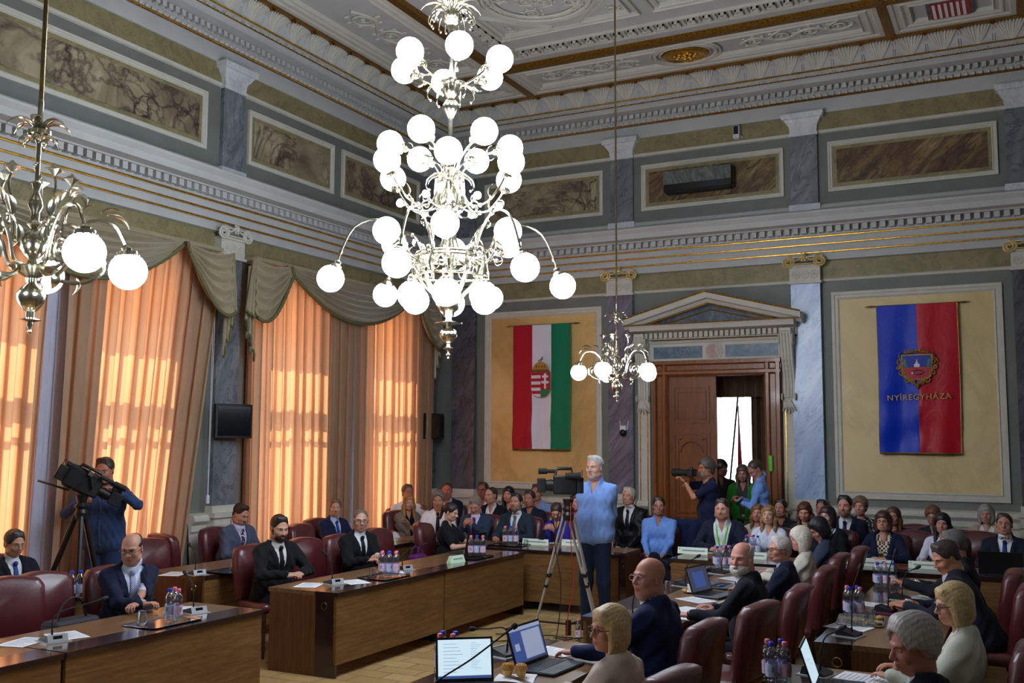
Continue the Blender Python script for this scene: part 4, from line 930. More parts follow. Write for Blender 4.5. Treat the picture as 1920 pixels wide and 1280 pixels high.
# ------------------------------------------------------------------ desk things
def make_bottle(capm, labm):
    r = empty('water_bottle'); tag(r, None, 'bottle')
    pr = [(.0, 0), (.028, .002), (.032, .01), (.032, .03), (.03, .034), (.032, .04), (.032, .12), (.027, .13), (.033, .145), (.033, .16), (.03, .175), (.02, .192), (.012, .2), (.012, .208)]
    mb = MB(); mb.lathe(pr, n=16); mb.build('bottle_body', petm, r, smooth=60)
    mb = MB(); mb.loft([[(.0328*cos(t), .0328*sin(t), z) for t in np.linspace(0, 2*PI, 17)[:-1]] for z in (.045, .115)], True); mb.box((-.009, -.0338, .07), (.009, -.033, .1), 1); mb.build('bottle_label', [labm, papertx], r, smooth=60)
    mb = MB(); mb.lathe([(0, .205), (.0155, .205), (.016, .21), (.0155, .224), (.013, .228), (0, .228)], n=14); mb.build('bottle_cap', capm, r, smooth=60)
    return r
BP = Stamp(make_bottle(pinkcap, lab_pink)); BB = Stamp(make_bottle(bluecap, lab_blue))
def bottles(c, where, pat, rz=0, sp=.068, z=TZ+.012, key=''):
    i = 0
    for row, line in enumerate(pat):
        for col, ch_ in enumerate(line):
            if ch_ == '.': continue
            dx, dy = (col-(len(line)-1)/2)*sp, (row-(len(pat)-1)/2)*sp
            x = c[0]+dx*cos(rz)-dy*sin(rz); y = c[1]+dx*sin(rz)+dy*cos(rz)
            (BP if ch_ == 'p' else BB)((x, y, z), rz+i, 'clear water bottle with %s cap %s' % ('pink' if ch_ == 'p' else 'blue', where), '%s-capped bottles %s' % ('pink' if ch_ == 'p' else 'blue', where)); i += 1
def make_tray(w, d, m=chrome):
    r = empty('tray'); tag(r, None, 'tray'); rr = .03; rings = []
    for e, z in ((-.006, .002), (0, .002), (.012, .011), (.016, .011), (.016, .009), (.0, .0), (-.3, .0)):
        ring = []
        for cx, cy, t0 in ((w/2-rr, d/2-rr, 0), (-w/2+rr, d/2-rr, 90), (-w/2+rr, -d/2+rr, 180), (w/2-rr, -d/2+rr, 270)):
            for i in range(4): t = rad(t0+30*i); q = rr+e if e > -.1 else .001; ring.append((cx*(1 if e > -.1 else .5)+q*cos(t), cy*(1 if e > -.1 else .5)+q*sin(t), z))
        rings.append(ring)
    mb = MB(); mb.loft(rings[::-1], True, False); mb.f.append(tuple(range(16))[::1] if False else tuple(len(mb.v)-16+i for i in range(16))); mb.m.append(0)
    mb.build('tray_plate', m, r, smooth=30); return r
TRAY = Stamp(make_tray(.30, .46)); TRAYD = Stamp(make_tray(.32, .44, plain('dark_tray', (40, 34, 34), .15, .3)))
def make_glass():
    r = empty('tumbler'); tag(r, None, 'glass')
    mb = MB(); mb.lathe([(.036, 0), (.034, .03), (.027, .088), (.02, .09), (.0, .09), (0, .08), (.022, .08), (.032, .02), (.033, .0)], n=14); mb.build('glass_wall', glass, r, smooth=60); return r
GL = Stamp(make_glass())
def make_mic(bend):
    r = empty('desk_microphone'); tag(r, None, 'microphone')
    mb = MB(); mb.prism([(-.07, 0), (.07, 0), (.07, .012), (.055, .05), (-.07, .02)], -.065, .065, 0, ax=1); mb.prism([(-.09, 0), (.09, 0), (.09, .006), (-.09, .006)], -.085, .085, 1, ax=1)
    mb.build('base', [blackp, alu], r, smooth=30)
    mb = MB(); mb.add([(.0715, -.066, .008), (.0715, .066, .008), (.057, .066, .053), (.057, -.066, .053), (.066, -.066, .006), (.066, .066, .006), (.05, .066, .052), (.05, -.066, .052)], [(0, 1, 2, 3), (4, 5, 1, 0), (3, 2, 6, 7)]); mb.build('front_plate', alu, r, smooth=0)
    mb = MB(); mb.add([(.0665, -.03, .024), (.0665, .03, .024), (.0605, .03, .044), (.0605, -.03, .044)], [(0, 1, 2, 3)]); mb.build('display', screen_off, r, smooth=0)
    mb = MB(); pth = smooth_path([(-.02, 0, .03), (-.025, 0, .13)]+bend, 20); mb.tube(pth, .0045, 6); mb.tube([pth[0], pth[2]], .007, 6); mb.build('gooseneck', blackm, r)
    e = np.array(pth[-1])-np.array(pth[-2]); e /= np.linalg.norm(e); p = np.array(pth[-1]); mb = MB(); mb.tube([p-e*.03, p, p+e*.004, p+e*.03, p+e*.045, p+e*.05], [.006, .008, .013, .015, .011, .003], 10); mb.build('mic_head', blackm, r)
    return r
MIC = {'short': Stamp(make_mic([(-.06, 0, .22), (-.14, 0, .27)])), 'long': Stamp(make_mic([(-.02, -.03, .3), (-.06, -.06, .44)])), 'side': Stamp(make_mic([(-.04, .06, .18), (-.07, .22, .20), (-.09, .36, .22)]))}
def mic(px, py, kind, rz, where): p = onZ(px, py, TZ); MIC[kind]((p[0], p[1], TZ), rad(rz), 'desk microphone %s' % where, 'desk microphones')
def make_paper(w=.21, h=.297, lines=9, curl=.0):
    r = empty('paper_sheet'); tag(r, None, 'paper'); mb = MB(); mb.grid(lambda u, v: (-w/2+w*u, -h/2+h*v, .002+curl*(u*u+v*v)*.5), 8, 8); mb.build('sheet', paper, r, smooth=180)
    mb = MB()
    for k in range(lines): y = h/2-.03-k*(h-.05)/lines; mb.box((-w/2+.02, y, .0026), (w/2-.02-.05*((k*7) % 3 == 0), y+.004, .003+curl*.2))
    mb.build('printed_lines', papertx, r, smooth=0); return r
PAP = Stamp(make_paper())
def sheet(px, py, rz, where, z=TZ): p = onZ(px, py, z); PAP((p[0], p[1], z+.001), rad(rz), 'white printed sheet %s' % where, 'papers on the desks')
def make_card(m=green_p, w=.24, dp=.035):
    r = empty('name_card'); tag(r, None, 'name card'); mb = MB(); mb.prism([(-dp, 0), (dp, 0), (.0, .075)], -w/2, w/2, 0, ax=0); mb.build('card', [m], r, smooth=0)
    mb = MB(); mb.add([(-w/2+.055, -dp*.57-.002, .032), (w/2-.03, -dp*.57-.002, .032), (w/2-.03, -dp*.39-.002, .046), (-w/2+.055, -dp*.39-.002, .046)], [(0, 1, 2, 3)]); mb.add([(-w/2+.015, -dp*.33-.002, .05), (-w/2+.03, -dp*.33-.002, .05), (-w/2+.03, -dp*.2-.002, .06), (-w/2+.015, -dp*.2-.002, .06)], [(0, 1, 2, 3)]); mb.build('grey_print', papertx, r, smooth=0)
    return r
CARD = Stamp(make_card()); CARDW = Stamp(make_card(plain('white_green_card', (226, 240, 224), .7, var=.02), .36, .018))
def card(px, py, rz, where, z=TZ): p = onZ(px, py, z); (CARDW if rz == 0 else CARD)((p[0], p[1], z), rad(rz), 'pale green folded name card %s' % where, 'name cards on the desks')
def on(px, py, z=TZ): p = onZ(px, py, z); return (p[0], p[1], z)
# window side desks
TRAY((-5.60, 5.42, TZ), 0, 'shiny steel tray with three bottles on the nearest window-side desk'); bottles((-5.56, 5.50), 'on the shiny tray nearest the camera', ['bp', 'p.'], .3, key='a')
GL((-5.66, 5.28, TZ+.012), 0, 'upturned tumbler on the shiny tray nearest the camera', 'tumblers on the trays')
mic(100, 1202, 'side', -15, 'beside two printed sheets on the nearest window-side desk'); mic(365, 1148, 'short', -15, 'in front of the balding man with the striped tie')
sheet(45, 1204, 15, 'at the picture edge, behind a microphone base'); sheet(125, 1192, 70, 'lying slanted between microphone and tray'); sheet(345, 1143, 20, 'under the hands of the balding man with striped tie')
mic(625, 1094, 'short', -15, 'by the clasped hands of the bearded man'); sheet(580, 1097, 20, 'under the bearded man'+"'s clasped hands"); sheet(665, 1091, 60, 'between the clasped hands and the four-bottle tray')
TRAYD((-5.57, 8.17, TZ), 0, 'dark tray with bottles in front of the bald man in black suit'); bottles((-5.57, 8.25), 'before the bald man in black suit', ['pbp', 'pbp'], rad(27), key='b'); GL((-5.6, 8.02, TZ+.012), 0, 'upturned tumbler before the bald man in black suit', 'tumblers on the trays')
mic(757, 1068, 'side', -15, 'with a long bent neck before the purple handbag'); sheet(738, 1075, 40, 'next to the long-necked microphone')
card(855, 1054, 80, 'on the corner desk before the woman in black'); TRAYD((-5.62, 9.98, TZ), 0, 'dark tray with bottles before the woman in black'); bottles((-5.60, 10.05), 'before the woman in black', ['pbp', 'pbp'], rad(27), key='c'); GL((-5.66, 9.82, TZ+.012), 0, 'upturned tumbler before the woman in black', 'tumblers on the trays')
TRAYD((-5.86, 11.35, TZ), PI/2, 'dark tray with bottles before the man in grey-blue tie'); bottles((-5.83, 11.33), 'before the man in grey-blue tie', ['pbp', 'pbp'], rad(22), key='d'); GL((-5.6, 11.3, TZ), 0, 'tumbler between the bottles and a name card on the far desk', 'tumblers on the trays')
card(1004, 1021, 0, 'before the woman looking at her phone'); card(1078, 1023, 0, 'behind the silver tripod')
for q in ((1035, 1017), (1060, 1016)): sheet(q[0], q[1], 30, 'among documents on the far desk behind the tripod')
mic(368, 1077, 'short', -15, 'at the near end of the rear window-side desk'); sheet(328, 1076, 20, 'at the near end of the rear window-side desk')
GL((on(437, 1068)[0], on(437, 1068)[1], TZ+.01), 0, 'upturned tumbler before the man in the grey suit', 'tumblers on the trays'); TRAYD((on(437, 1070)[0], on(437, 1070)[1], TZ), 0, 'small dark tray under a tumbler before the man in the grey suit')
card(728, 1022, 80, 'on the rear desk behind empty burgundy chairs')
st = empty('document_pile', on(712, 1008)); tag(st, 'pile of documents with a red folder before the woman in grey blazer', 'documents')
for k in range(6): mb = MB(); mb.box((-.16, -.22, k*.014), (.16, .22, k*.014+.012), 0, np.array(Matrix.Rotation(rad(k*7-12), 3, 'Z')), (0, 0, 0)); mb.build('document' if k < 5 else 'red_folder', redp if k == 5 else paper, st, smooth=0)
bottles(on(775, 992)[:2], 'before the woman in grey blazer', ['pp'], 0, z=TZ); bottles((-7.05, 5.9), 'at the picture edge before the man with glasses', ['bbp'], 1.2, z=TZ, key='e')
# far right desks
card(1299, 1038, 0, 'large, before the man with the green lanyard'); card(1408, 1047, 0, 'behind the white-haired man'); sheet(1338, 1035, 30, 'under the hands of the man with the green lanyard')
bottles(on(1412, 1040)[:2], 'before the woman in the white top', ['bpb', 'pb.'], 0, z=TZ); card(1607, 1058, 0, 'before the woman with clasped hands and navy jacket'); card(1642, 1062, 0, 'beside the blue and pink bottles on the far desk')
card(1738, 1066, 0, 'before the woman in the white shirt'); card(1888, 1076, 0, 'small, at the picture edge before the man with blue tie')
GL(on(1728, 1062), 0, 'tumbler beside the woman in the white shirt', 'tumblers on the trays'); 
ph = empty('mobile_phone', on(1697, 1062), rad(10)); tag(ph, 'red phone lying on the far desk before the woman in navy jacket', 'phone'); mb = MB(); mb.rbox((-.07, -.035, 0), (.07, .035, .01), .01); mb.build('phone_case', redp, ph)
mb = MB(); mb.box((-.06, -.03, .0101), (.06, .03, .0106)); mb.build('phone_screen', screen_off, ph, smooth=0)
# right front row
TRAY((-2.80, 10.33, TZ), PI/2, 'steel tray with bottles and a white cup before the white-haired man'); bottles((-2.86, 10.36), 'on the tray beside the white cup', ['bpb', 'pbp'], .5, key='f')
def make_cup(s=1):
    r = empty('cup'); tag(r, None, 'cup'); mb = MB(); mb.lathe([(0, .006), (.03*s, .0), (.034*s, .006), (.045*s, .04*s), (.047*s, .085*s), (.044*s, .085*s), (.04*s, .04*s), (.02*s, .012), (0, .012)], n=20); mb.build('cup_bowl', china, r, smooth=50)
    mb = MB(); mb.tube([(.046*s+.025*s*sin(t), 0, .045*s+.025*s*cos(t)) for t in np.linspace(0, PI, 9)], .005*s, 6); mb.build('cup_handle', china, r); return r
CUP = Stamp(make_cup()); CUPS = Stamp(make_cup(.75))
CUP((-2.66, 10.22, TZ+.012), 2, 'white mug on the tray before the white-haired man'); p = on(1295, 1111)
sc2 = empty('saucer', p); tag(sc2, 'white saucer with cookies beside the coffee cup of the bald man', 'saucer'); mb = MB(); mb.lathe([(0, .004), (.03, .0), (.07, .012), (.075, .016), (.07, .015), (.03, .006), (0, .008)], n=24); mb.build('plate', china, sc2, smooth=50)
CUPS((p[0], p[1]+.02, TZ+.008), 0, 'small coffee cup on a saucer with cookies')
for k, (a, b) in enumerate(((-.045, -.03), (.045, -.04))): c = MB(); c.ball((0, 0, 0), .018, 10, 7, sz=(1.3, 1.1, .8)); o = c.build('cookie', bread, None, smooth=180, loc=(p[0]+a, p[1]+b, TZ+.022)); tag(o, 'small golden cookie on the saucer, %s' % ('on its window side' if k == 0 else 'on the side of the laptop'), 'cookie')
GL(on(1252, 1108), 0, 'tumbler beside the saucer behind the bald man', 'tumblers on the trays')
MIC['short'](on(1282, 1098), rad(165), 'desk microphone beside the dark laptop of the bearded man', 'desk microphones'); MIC['short'](on(1182, 1160), rad(165), 'desk microphone before the bald man in navy suit', 'desk microphones'); MIC['short'](on(1350, 1075), rad(165), 'desk microphone behind the dark laptop', 'desk microphones')
sheet(1305, 1125, 60, 'under the bearded man'+"'s outstretched arm"); sheet(1380, 1086, 60, 'beside the tray before the white-haired man'); sheet(1290, 1158, 70, 'on the notebook beside the bald man'); sheet(1040, 1222, 75, 'under the hand of the bald man in navy suit'); sheet(1130, 1232, 75, 'between the laptop and the blonde woman')
nb = empty('notebook', on(1300, 1152)); nb.rotation_euler = (0, 0, 1.2); tag(nb, 'thick white notebook on the desk behind the bald man', 'notebook'); mb = MB(); mb.box((-.1, -.15, 0), (.1, .15, .03)); mb.build('pages', paper, nb, smooth=0); mb = MB(); mb.box((-.105, -.155, .03), (.105, .155, .034)); mb.build('cover', whitep, nb, smooth=0)
lapm = plain('laptop_grey', (58, 62, 72), .4, .3); keym = plain('laptop_keys', (20, 20, 24), .5)
def laptop(loc, rz, open_, scr, label, w=.36, lines=None):
    r = empty('laptop', loc, rad(rz)); tag(r, label, 'laptop')
    mb = MB(); mb.rbox((-w/2, -.125, 0), (w/2, .125, .018), .015); mb.build('laptop_base', lapm, r)
    mb = MB()
    for i in range(5):
        for j in range(13): mb.box((-w/2+.02+j*(w-.04)/13, .085-i*.024, .018), (-w/2+.02+(j+.82)*(w-.04)/13, .104-i*.024, .0205))
    mb.build('keyboard', keym, r, smooth=0); mb = MB(); mb.box((-.05, -.11, .018), (.05, -.045, .0187)); mb.build('touchpad', blackp, r, smooth=0)
    h = .235; a = rad(open_); d = np.array([0, -cos(a)*-1 if False else -cos(a), sin(a)]); n_ = np.array([0, sin(a), cos(a)])
    def P(x, t, o): q = np.array([x, .12, .016])+d*t+n_*o; return tuple(q)
    mb = MB(); mb.add([P(-w/2, 0, 0), P(w/2, 0, 0), P(w/2, h, 0), P(-w/2, h, 0), P(-w/2, 0, .008), P(w/2, 0, .008), P(w/2, h, .008), P(-w/2, h, .008)], [(0, 1, 2, 3), (4, 7, 6, 5), (0, 4, 5, 1), (1, 5, 6, 2), (2, 6, 7, 3), (3, 7, 4, 0)]); li = mb.build('laptop_lid', blackp, r, smooth=0)
    mb = MB(); e = .012
    mb.add([P(-w/2+e, .02, -.001), P(w/2-e, .02, -.001), P(w/2-e, h-e, -.001), P(-w/2+e, h-e, -.001)], [(0, 1, 2, 3)], 0)
    for x0, x1, t0, t1, mi in (lines or []): mb.add([P(-w/2+e+(w-2*e)*x0, .02+(h-.032)*t0, -.002), P(-w/2+e+(w-2*e)*x1, .02+(h-.032)*t0, -.002), P(-w/2+e+(w-2*e)*x1, .02+(h-.032)*t1, -.002), P(-w/2+e+(w-2*e)*x0, .02+(h-.032)*t1, -.002)], [(0, 1, 2, 3)], mi)
    mb.build('screen', scr, li, smooth=0); return r
s_w = emis('screen_white', (.62, .80, .92, 1), .62); s_b = emis('screen_blue', (.05, .09, .30, 1), .5); s_g = emis('screen_text', (.30, .42, .55, 1), .35); s_d = emis('screen_dim', (.05, .06, .10, 1), .5); s_p = emis('screen_page', (.38, .44, .62, 1), .45)
LN = [(.1, .1+.25+.04*((k*5) % 4), .88-k*.09, .893-k*.09, 1) for k in range(9)]+[(.62, .72+.03*((k*3) % 4), .9-k*.05, .91-k*.05, 1) for k in range(14)]+[(0, 1, 0, .07, 2)]
laptop((-2.70, 4.76, TZ), 37, 105, [s_w, s_g, s_b], 'open laptop with a bright text page at the lower edge of the picture', .315, LN)
laptop((-2.53, 5.44, TZ), 86, 108, [s_b, s_p, s_d], 'open laptop with a dark blue screen next to the muffins', .38, [(.08, .22, .35, .55, 1), (.35, .95, .08, .85, 1), (0, 1, .9, 1, 1), (0, 1, 0, .05, 2)])
laptop((-2.44, 8.58, TZ), 78, 108, [s_d, s_b, s_p], 'dark laptop in front of the white-bearded man', .35, [(.2, .8, .15, .8, 1)])
laptop((-.95, 5.72, TZ), 96, 108, [s_w, s_b, s_g], 'bright laptop seen edge-on at the lower edge beside the bottles', .34, [(.3, .34, .6, .64, 1), (.5, .54, .55, .6, 1), (.6, .66, .4, .46, 2)])
laptop((-5.92, 10.35, TZ), -100, 105, [s_d, s_b, s_p], 'dark laptop of the woman in black', .34); laptop((-2.50, 9.12, TZ), 85, 178, [s_d, s_b, s_p], 'closed dark laptop beside the bearded man', .33)
laptop((-.3, 11.32, TZ), 180, 105, [s_d, s_b, s_p], 'dark laptop lid before the man with blue tie at the picture edge', .4)
mo = empty('computer_mouse', on(1352, 1102), 1.2); tag(mo, 'blue and black computer mouse beside the dark laptop', 'mouse'); mb = MB(); mb.ball((0, 0, .014), .035, 12, 8, sz=(1.5, .9, .5)); mb.build('mouse_body', plain('mouse_blue', (30, 60, 130), .3), mo)
np_ = empty('napkin', (-2.60, 5.12, TZ), .3); tag(np_, 'white paper napkin under two muffins', 'napkin'); mb = MB(); mb.grid(lambda u, v: (-.11+.22*u, -.1+.2*v, .003+.004*sin(u*5+v*4)), 10, 10); mb.build('napkin_sheet', paper, np_, smooth=180)
for k, (a, b) in enumerate(((-2.66, 5.14), (-2.585, 5.16))):
    mf = empty('muffin', (a, b, TZ+.008)); tag(mf, 'small crumble-topped muffin on a napkin, %s' % ('the one nearer the bright laptop' if k == 0 else 'the one nearer the blonde woman'), 'muffin', 'muffins on the napkin')
    mb = MB(); mb.lathe([(0, 0), (.022, 0), (.032, .035), (.034, .04)], n=18, lobes=9, amp=.04); mb.build('muffin_cup', plain('muffin_side', (228, 190, 110), .8), mf, smooth=60)
    mb = MB(); mb.ball((0, 0, .042), .037, 16, 10, sz=(1, 1, .6))
    for q in range(22): t = q*2.4; rr = .03*(q/22)**.5; mb.ball((rr*cos(t), rr*sin(t), .042+.02*(1-(rr/.037)**2)**.5), .008, 6, 4)
    mb.build('muffin_top', bread, mf, smooth=180)
bottles((-3.0, 5.05), 'behind the bright laptop on the near desk', ['pp', 'bb'], .35, z=TZ, sp=.075)
MIC['side'](on(905, 1268) if False else (-2.93, 5.62, TZ), rad(165), 'desk microphone between the two near laptops', 'desk microphones')
# right rear row
TRAY((-1.16, 7.92, TZ), 0.1, 'steel tray with bottles and tumblers beside the maroon folder'); bottles((-1.22, 8.0), 'on the steel tray by the maroon folder', ['bp', 'pb'], .4, sp=.075, key='g')
for q, (a, b) in enumerate(((-1.09, 7.86), (-1.09, 7.97))): GL((a, b, TZ+.012), 0, 'upturned tumbler on the steel tray by the maroon folder', 'tumblers by the maroon folder')
c = MB(); c.ball((0, 0, 0), .024, 10, 7, sz=(1.3, 1.1, .8)); tag(c.build('cookie', bread, None, smooth=180, loc=(-1.03, 7.95, TZ+.03)), 'brown biscuit on the steel tray by the maroon folder', 'cookie')
MIC['long']((-1.15, 7.30, TZ), rad(165), 'tall desk microphone on the near end of the rear right desk', 'desk microphones'); MIC['long']((-1.05, 8.45, TZ), rad(165), 'tall desk microphone behind the maroon folder', 'desk microphones'); MIC['short']((-1.02, 9.15, TZ), rad(165), 'desk microphone beside the pointing man', 'desk microphones'); MIC['short']((-1.13, 6.02, TZ), rad(165), 'desk microphone behind the edge-on laptop', 'desk microphones')
sheet(1592, 1176, 75, 'on the near end of the rear right desk'); sheet(1640, 1134, 75, 'between the tray and the microphones on the rear right desk'); sheet(1740, 1122, 60, 'under the pointing man'+"'s hands"); sheet(1622, 1272, 80, 'beside the edge-on laptop at the lower edge')
fo = empty('folder', on(1650, 1148), rad(-12)); tag(fo, 'maroon plastic folder before the pointing man', 'folder'); mb = MB(); mb.box((-.16, -.11, .002), (.16, .11, .008)); mb.build('cover', maroonf, fo, smooth=0)
mb = MB(); mb.box((-.15, -.1, .0), (.15, .1, .002)); mb.build('inner_sheet', paper, fo, smooth=0)
bottles((-1.22, 9.83), 'beside the glass jug on the rear right desk', ['bpb', 'pb.'], .3, z=TZ, key='h'); GL((-1.05, 9.8, TZ), 0, 'tumbler beside the blue and pink bottles before the pointing man', 'tumblers on the trays')
bottles((-1.42+.13, 5.72), 'at the lower edge by the edge-on laptop', ['bp', 'pb'], .5, z=TZ, sp=.075, key='i')
# bags
bg = empty('handbag', (-6.15, 9.50, TZ-.1)); tag(bg, 'purple leather handbag with looped handles on the chair beside the woman in black', 'handbag')
bg.scale = (.75, .75, .75); bg.location = (-6.42, 10.1, .5); mb = MB(); mb.rbox((-.09, -.16, 0), (.09, .16, .26), .05, n=4); mb.build('bag_body', purple, bg)
for s_ in (-1, 1): mb = MB(); mb.tube([(s_*.05, .1*cos(t), .25+.14*sin(t)) for t in np.linspace(0, PI, 12)], .009, 6); mb.build('bag_handle', purple, bg)
bg = empty('laptop_bag', (-6.22, 5.15, .5)); tag(bg, 'black laptop bag with raised handle on the empty near chair', 'bag')
mb = MB(); mb.rbox((-.1, -.2, 0), (.08, .2, .24), .04, n=4); mb.build('bag_body', plain('black_nylon', (28, 30, 38), .7, bump=.3, bs=200), bg); mb = MB(); mb.tube([(0, .12*cos(t), .23+.16*sin(t)) for t in np.linspace(0, PI, 12)], .014, 6, flat=.5); mb.build('bag_handle', blackm, bg)
mb = MB(); mb.tube([(.085, -.19, .2), (.085, .19, .2)], .005, 5); mb.build('zip', alu, bg)
wb = empty('water_bottle', (-4.25, 9.25, 0)); wb['category'] = 'bottle'; bpy.data.objects.remove(wb)
BP((-4.17, 9.62, 0), 0, 'lone water bottle standing on the floor at the silver tripod', 'bottle on the floor')

# ------------------------------------------------------------------ tripods and video cameras
def camcorder(loc, rz, label, s=1.0, cover=False):
    r = empty('video_camera', loc, rad(rz)); tag(r, label, 'video camera'); r.scale = (s, s, s*(1 if cover else 1.55))
    mb = MB(); mb.rbox((-.075, -.2, -.09), (.075, .17, .1), .03, n=3); mb.build('camera_body', blackm if cover else blackp, r)
    mb = MB(); mb.tube([(0, .15, .0), (0, .3, 0)], .055, 16); mb.tube([(0, .2, 0), (0, .22, 0)], .062, 16); mb.build('lens', blackp, r)
    mb = MB(); mb.rbox((-.09, .29, -.07), (.09, .42, .07), .015); mb.build('lens_hood', blackm, r)
    mb = MB(); mb.tube([(0, -.14, .1), (0, -.12, .17), (0, .1, .17), (0, .14, .1)], .018, 8); mb.build('carry_handle', blackp, r)
    mb = MB(); mb.tube([(.09, .1, .14), (.09, .33, .14)], [.02, .02], 10); mb.tube([(.09, .26, .14), (.09, .4, .14)], .03, 12); mb.build('microphone_tube', blackm, r)
    mb = MB(); mb.tube([(-.08, -.02, .1), (-.12, -.16, .1), (-.12, -.26, .1)], [.03, .03, .04], 10); mb.build('viewfinder', blackm, r)
    mb = MB(); mb.rbox((-.06, -.31, -.08), (.06, -.2, .08), .015); mb.build('battery', blackp, r)
    mb = MB(); mb.box((.076, -.03, .04), (.078, .06, .055)); mb.box((.0765, -.1, -.04), (.078, .05, .02), 1); mb.build('side_controls', [papertx, lapm], r, smooth=0)
    mb = MB(); mb.tube([(.02, -.2, .08), (.05, -.3, .15), (.1, -.28, 0), (.06, -.2, -.09), (.1, -.1, -.12)], .006, 6); mb.build('cable', rubber, r)
    if cover:
        mb = MB(); mb.rbox((-.095, -.22, -.11), (.095, .12, .14), .06, n=4); mb.tube([(0, -.2, .12), (.1, -.05, .18), (.11, .1, 0)], .02, 6, flat=.2); mb.build('rain_cover', plain('camera_cover_cloth', (20, 20, 22), .85, bump=.5, bs=40), r)
        mb = MB(); mb.tube([(.098, -.1, -.12), (.11, -.02, .03), (.05, .05, .165), (-.06, .05, .165)], .022, 6, flat=.15); mb.build('strap', plain('strap_grey', (80, 76, 62), .8), r)
        mb = MB(); mb.box((.07, -.02, .1), (.125, .03, .14)); mb.build('buckle', brass, r)
        mb = MB(); mb.tube([(0, .14, .06), (.0, .22, .12), (.0, .28, .12)], .014, 6); mb.rbox((-.05, .27, .06), (.05, .38, .14), .02); mb.build('side_monitor', blackp, r)
        mb = MB(); mb.tube([(0, -.1, -.13), (-.02, -.3, -.16), (-.0, -.42, -.18)], .011, 8); mb.build('pan_handle', blackp, r)
    return r
def tripod(loc, top, feet, label, m, twin=True, mid=.5, rr=.012):
    r = empty('camera_tripod', loc); tag(r, label, 'tripod')
    mb = MB(); mb.lathe([(0, top-.12), (.05, top-.12), (.06, top-.06), (.045, top-.03), (.065, top), (.04, top+.03), (.06, top+.1), (.0, top+.1)], n=16); mb.build('tripod_head', blackp, r)
    for fx, fy in feet:
        a = np.array([fx*.08, fy*.08, top-.08]); b = np.array([fx, fy, .02]); d = b-a; sd = np.cross(d, (0, 0, 1)); sd /= np.linalg.norm(sd); mb = MB(); k = a+d*mid
        if twin:
            for s_ in (-1, 1): mb.tube([a+sd*s_*.035, k+sd*s_*.02], rr, 8); mb.tube([k-d*.08+sd*s_*.0+sd*s_*.008, b], rr*.9, 8)
        else: mb.tube([a, k], rr*1.6, 8); mb.tube([k, b], rr*1.1, 8)
        lg = mb.build('leg', m, r)
        mb = MB(); mb.tube([k-d*.03, k], .035 if twin else rr*2.2, 8, flat=.7); mb.build('leg_clamp', blackp, lg); mb = MB(); mb.tube([k+d*.07, k+d*.09], .03 if twin else rr*2, 8, flat=.7); mb.build('leg_clamp', blackp, lg); mb = MB(); mb.ball(b, .03, 8, 6, sz=(1, 1, .7)); mb.build('rubber_foot', blackp, lg)
    mb = MB()
    for fx, fy in feet: mb.tube([(0, 0, .16), (fx*.86, fy*.86, .13)], .01, 6)
    mb.tube([(0, 0, .05), (0, 0, .2)], .03, 10); mb.build('spreader', blackp, r); return r
TP = (-4.28, 9.62)
def rel(px, py, T_): p = onZ(px, py, 0); return (p[0]-T_[0], p[1]-T_[1])
tripod((TP[0], TP[1], 0), 1.33, (rel(1000, 1186, TP), rel(1122, 1176, TP), (.12, .48)), 'silver twin-leg camera tripod standing on the open floor', alu, True, .52)
camcorder((TP[0]-.05, TP[1], 1.57), 118, 'black television camera on the silver tripod beside the grey-haired man', .66)
_q = onX(155, 905, -7.75); TQ = (float(_q[0]), float(_q[1]))
tripod((TQ[0], TQ[1], 0), 1.42, ((-.42, -.30), (.26, -.22), (-.1, .5)), 'tall black video tripod among the burgundy chairs near the windows', blackp, False, .45, .016)
camcorder((TQ[0], TQ[1]+.02, 1.62), 35, 'black covered video camera tilted forward on the tall black tripod', .86, True).rotation_euler = (rad(-28), 0, rad(-40))
cb_ = empty('cable_tangle', (TP[0], TP[1], 0)); tag(cb_, 'tangle of black cables and an adapter on the floor under the silver tripod', 'cables')
for k in range(9):
    a0 = k*.7; pts = [(.15*cos(a0), .15*sin(a0)-.1, .02)]
    for j in range(7): a0 += .9*sin(k*3+j*2.1); pts.append((pts[-1][0]+.13*cos(a0+k), pts[-1][1]+.10*sin(a0+k)*.8, .012+.02*((j*k) % 3)/2))
    mb = MB(); mb.tube(smooth_path(pts, 40), .006, 5); mb.build('cable', rubber, cb_)
for dx, m in ((-.07, rubber), (.05, redp)):
    mb = MB(); mb.tube(smooth_path([(dx, -.05, 1.4), (dx*1.5, -.1, 1.0), (dx*1.2+.03, -.07, .6), (dx*.8, -.1, .25), (dx, -.15, .02)], 30), .005, 5); mb.build('hanging_cable', m, cb_)
mb = MB(); mb.rbox((-.1, -.45, 0), (.12, -.32, .05), .015); mb.build('power_adapter', blackp, cb_)

r = empty('desk_microphone', onZ(790, 1338, TZ)); tag(r, 'long slender desk microphone reaching across the bright laptop at the lower edge', 'microphone')
hp = onX(960, 1177, -2.36)-np.array(r.location); pth = smooth_path([(0, 0, .03), tuple(hp*np.array((.12, .12, .35))), tuple(hp*.55+np.array((0, 0, .035))), tuple(hp)], 24)
mb = MB(); mb.tube(pth, .0045, 6); mb.build('gooseneck', blackm, r); e_ = pth[-1]-pth[-2]; e_ /= np.linalg.norm(e_); mb = MB(); mb.tube([pth[-1]-e_*.03, pth[-1], pth[-1]+e_*.003, pth[-1]+e_*.025, pth[-1]+e_*.033], [.006, .007, .015, .016, .006], 10); mb.build('mic_head', blackm, r)
mb = MB(); mb.prism([(-.07, 0), (.07, 0), (.07, .012), (.055, .05), (-.07, .02)], -.065, .065, 0, ax=1); mb.build('base', blackp, r, smooth=30)
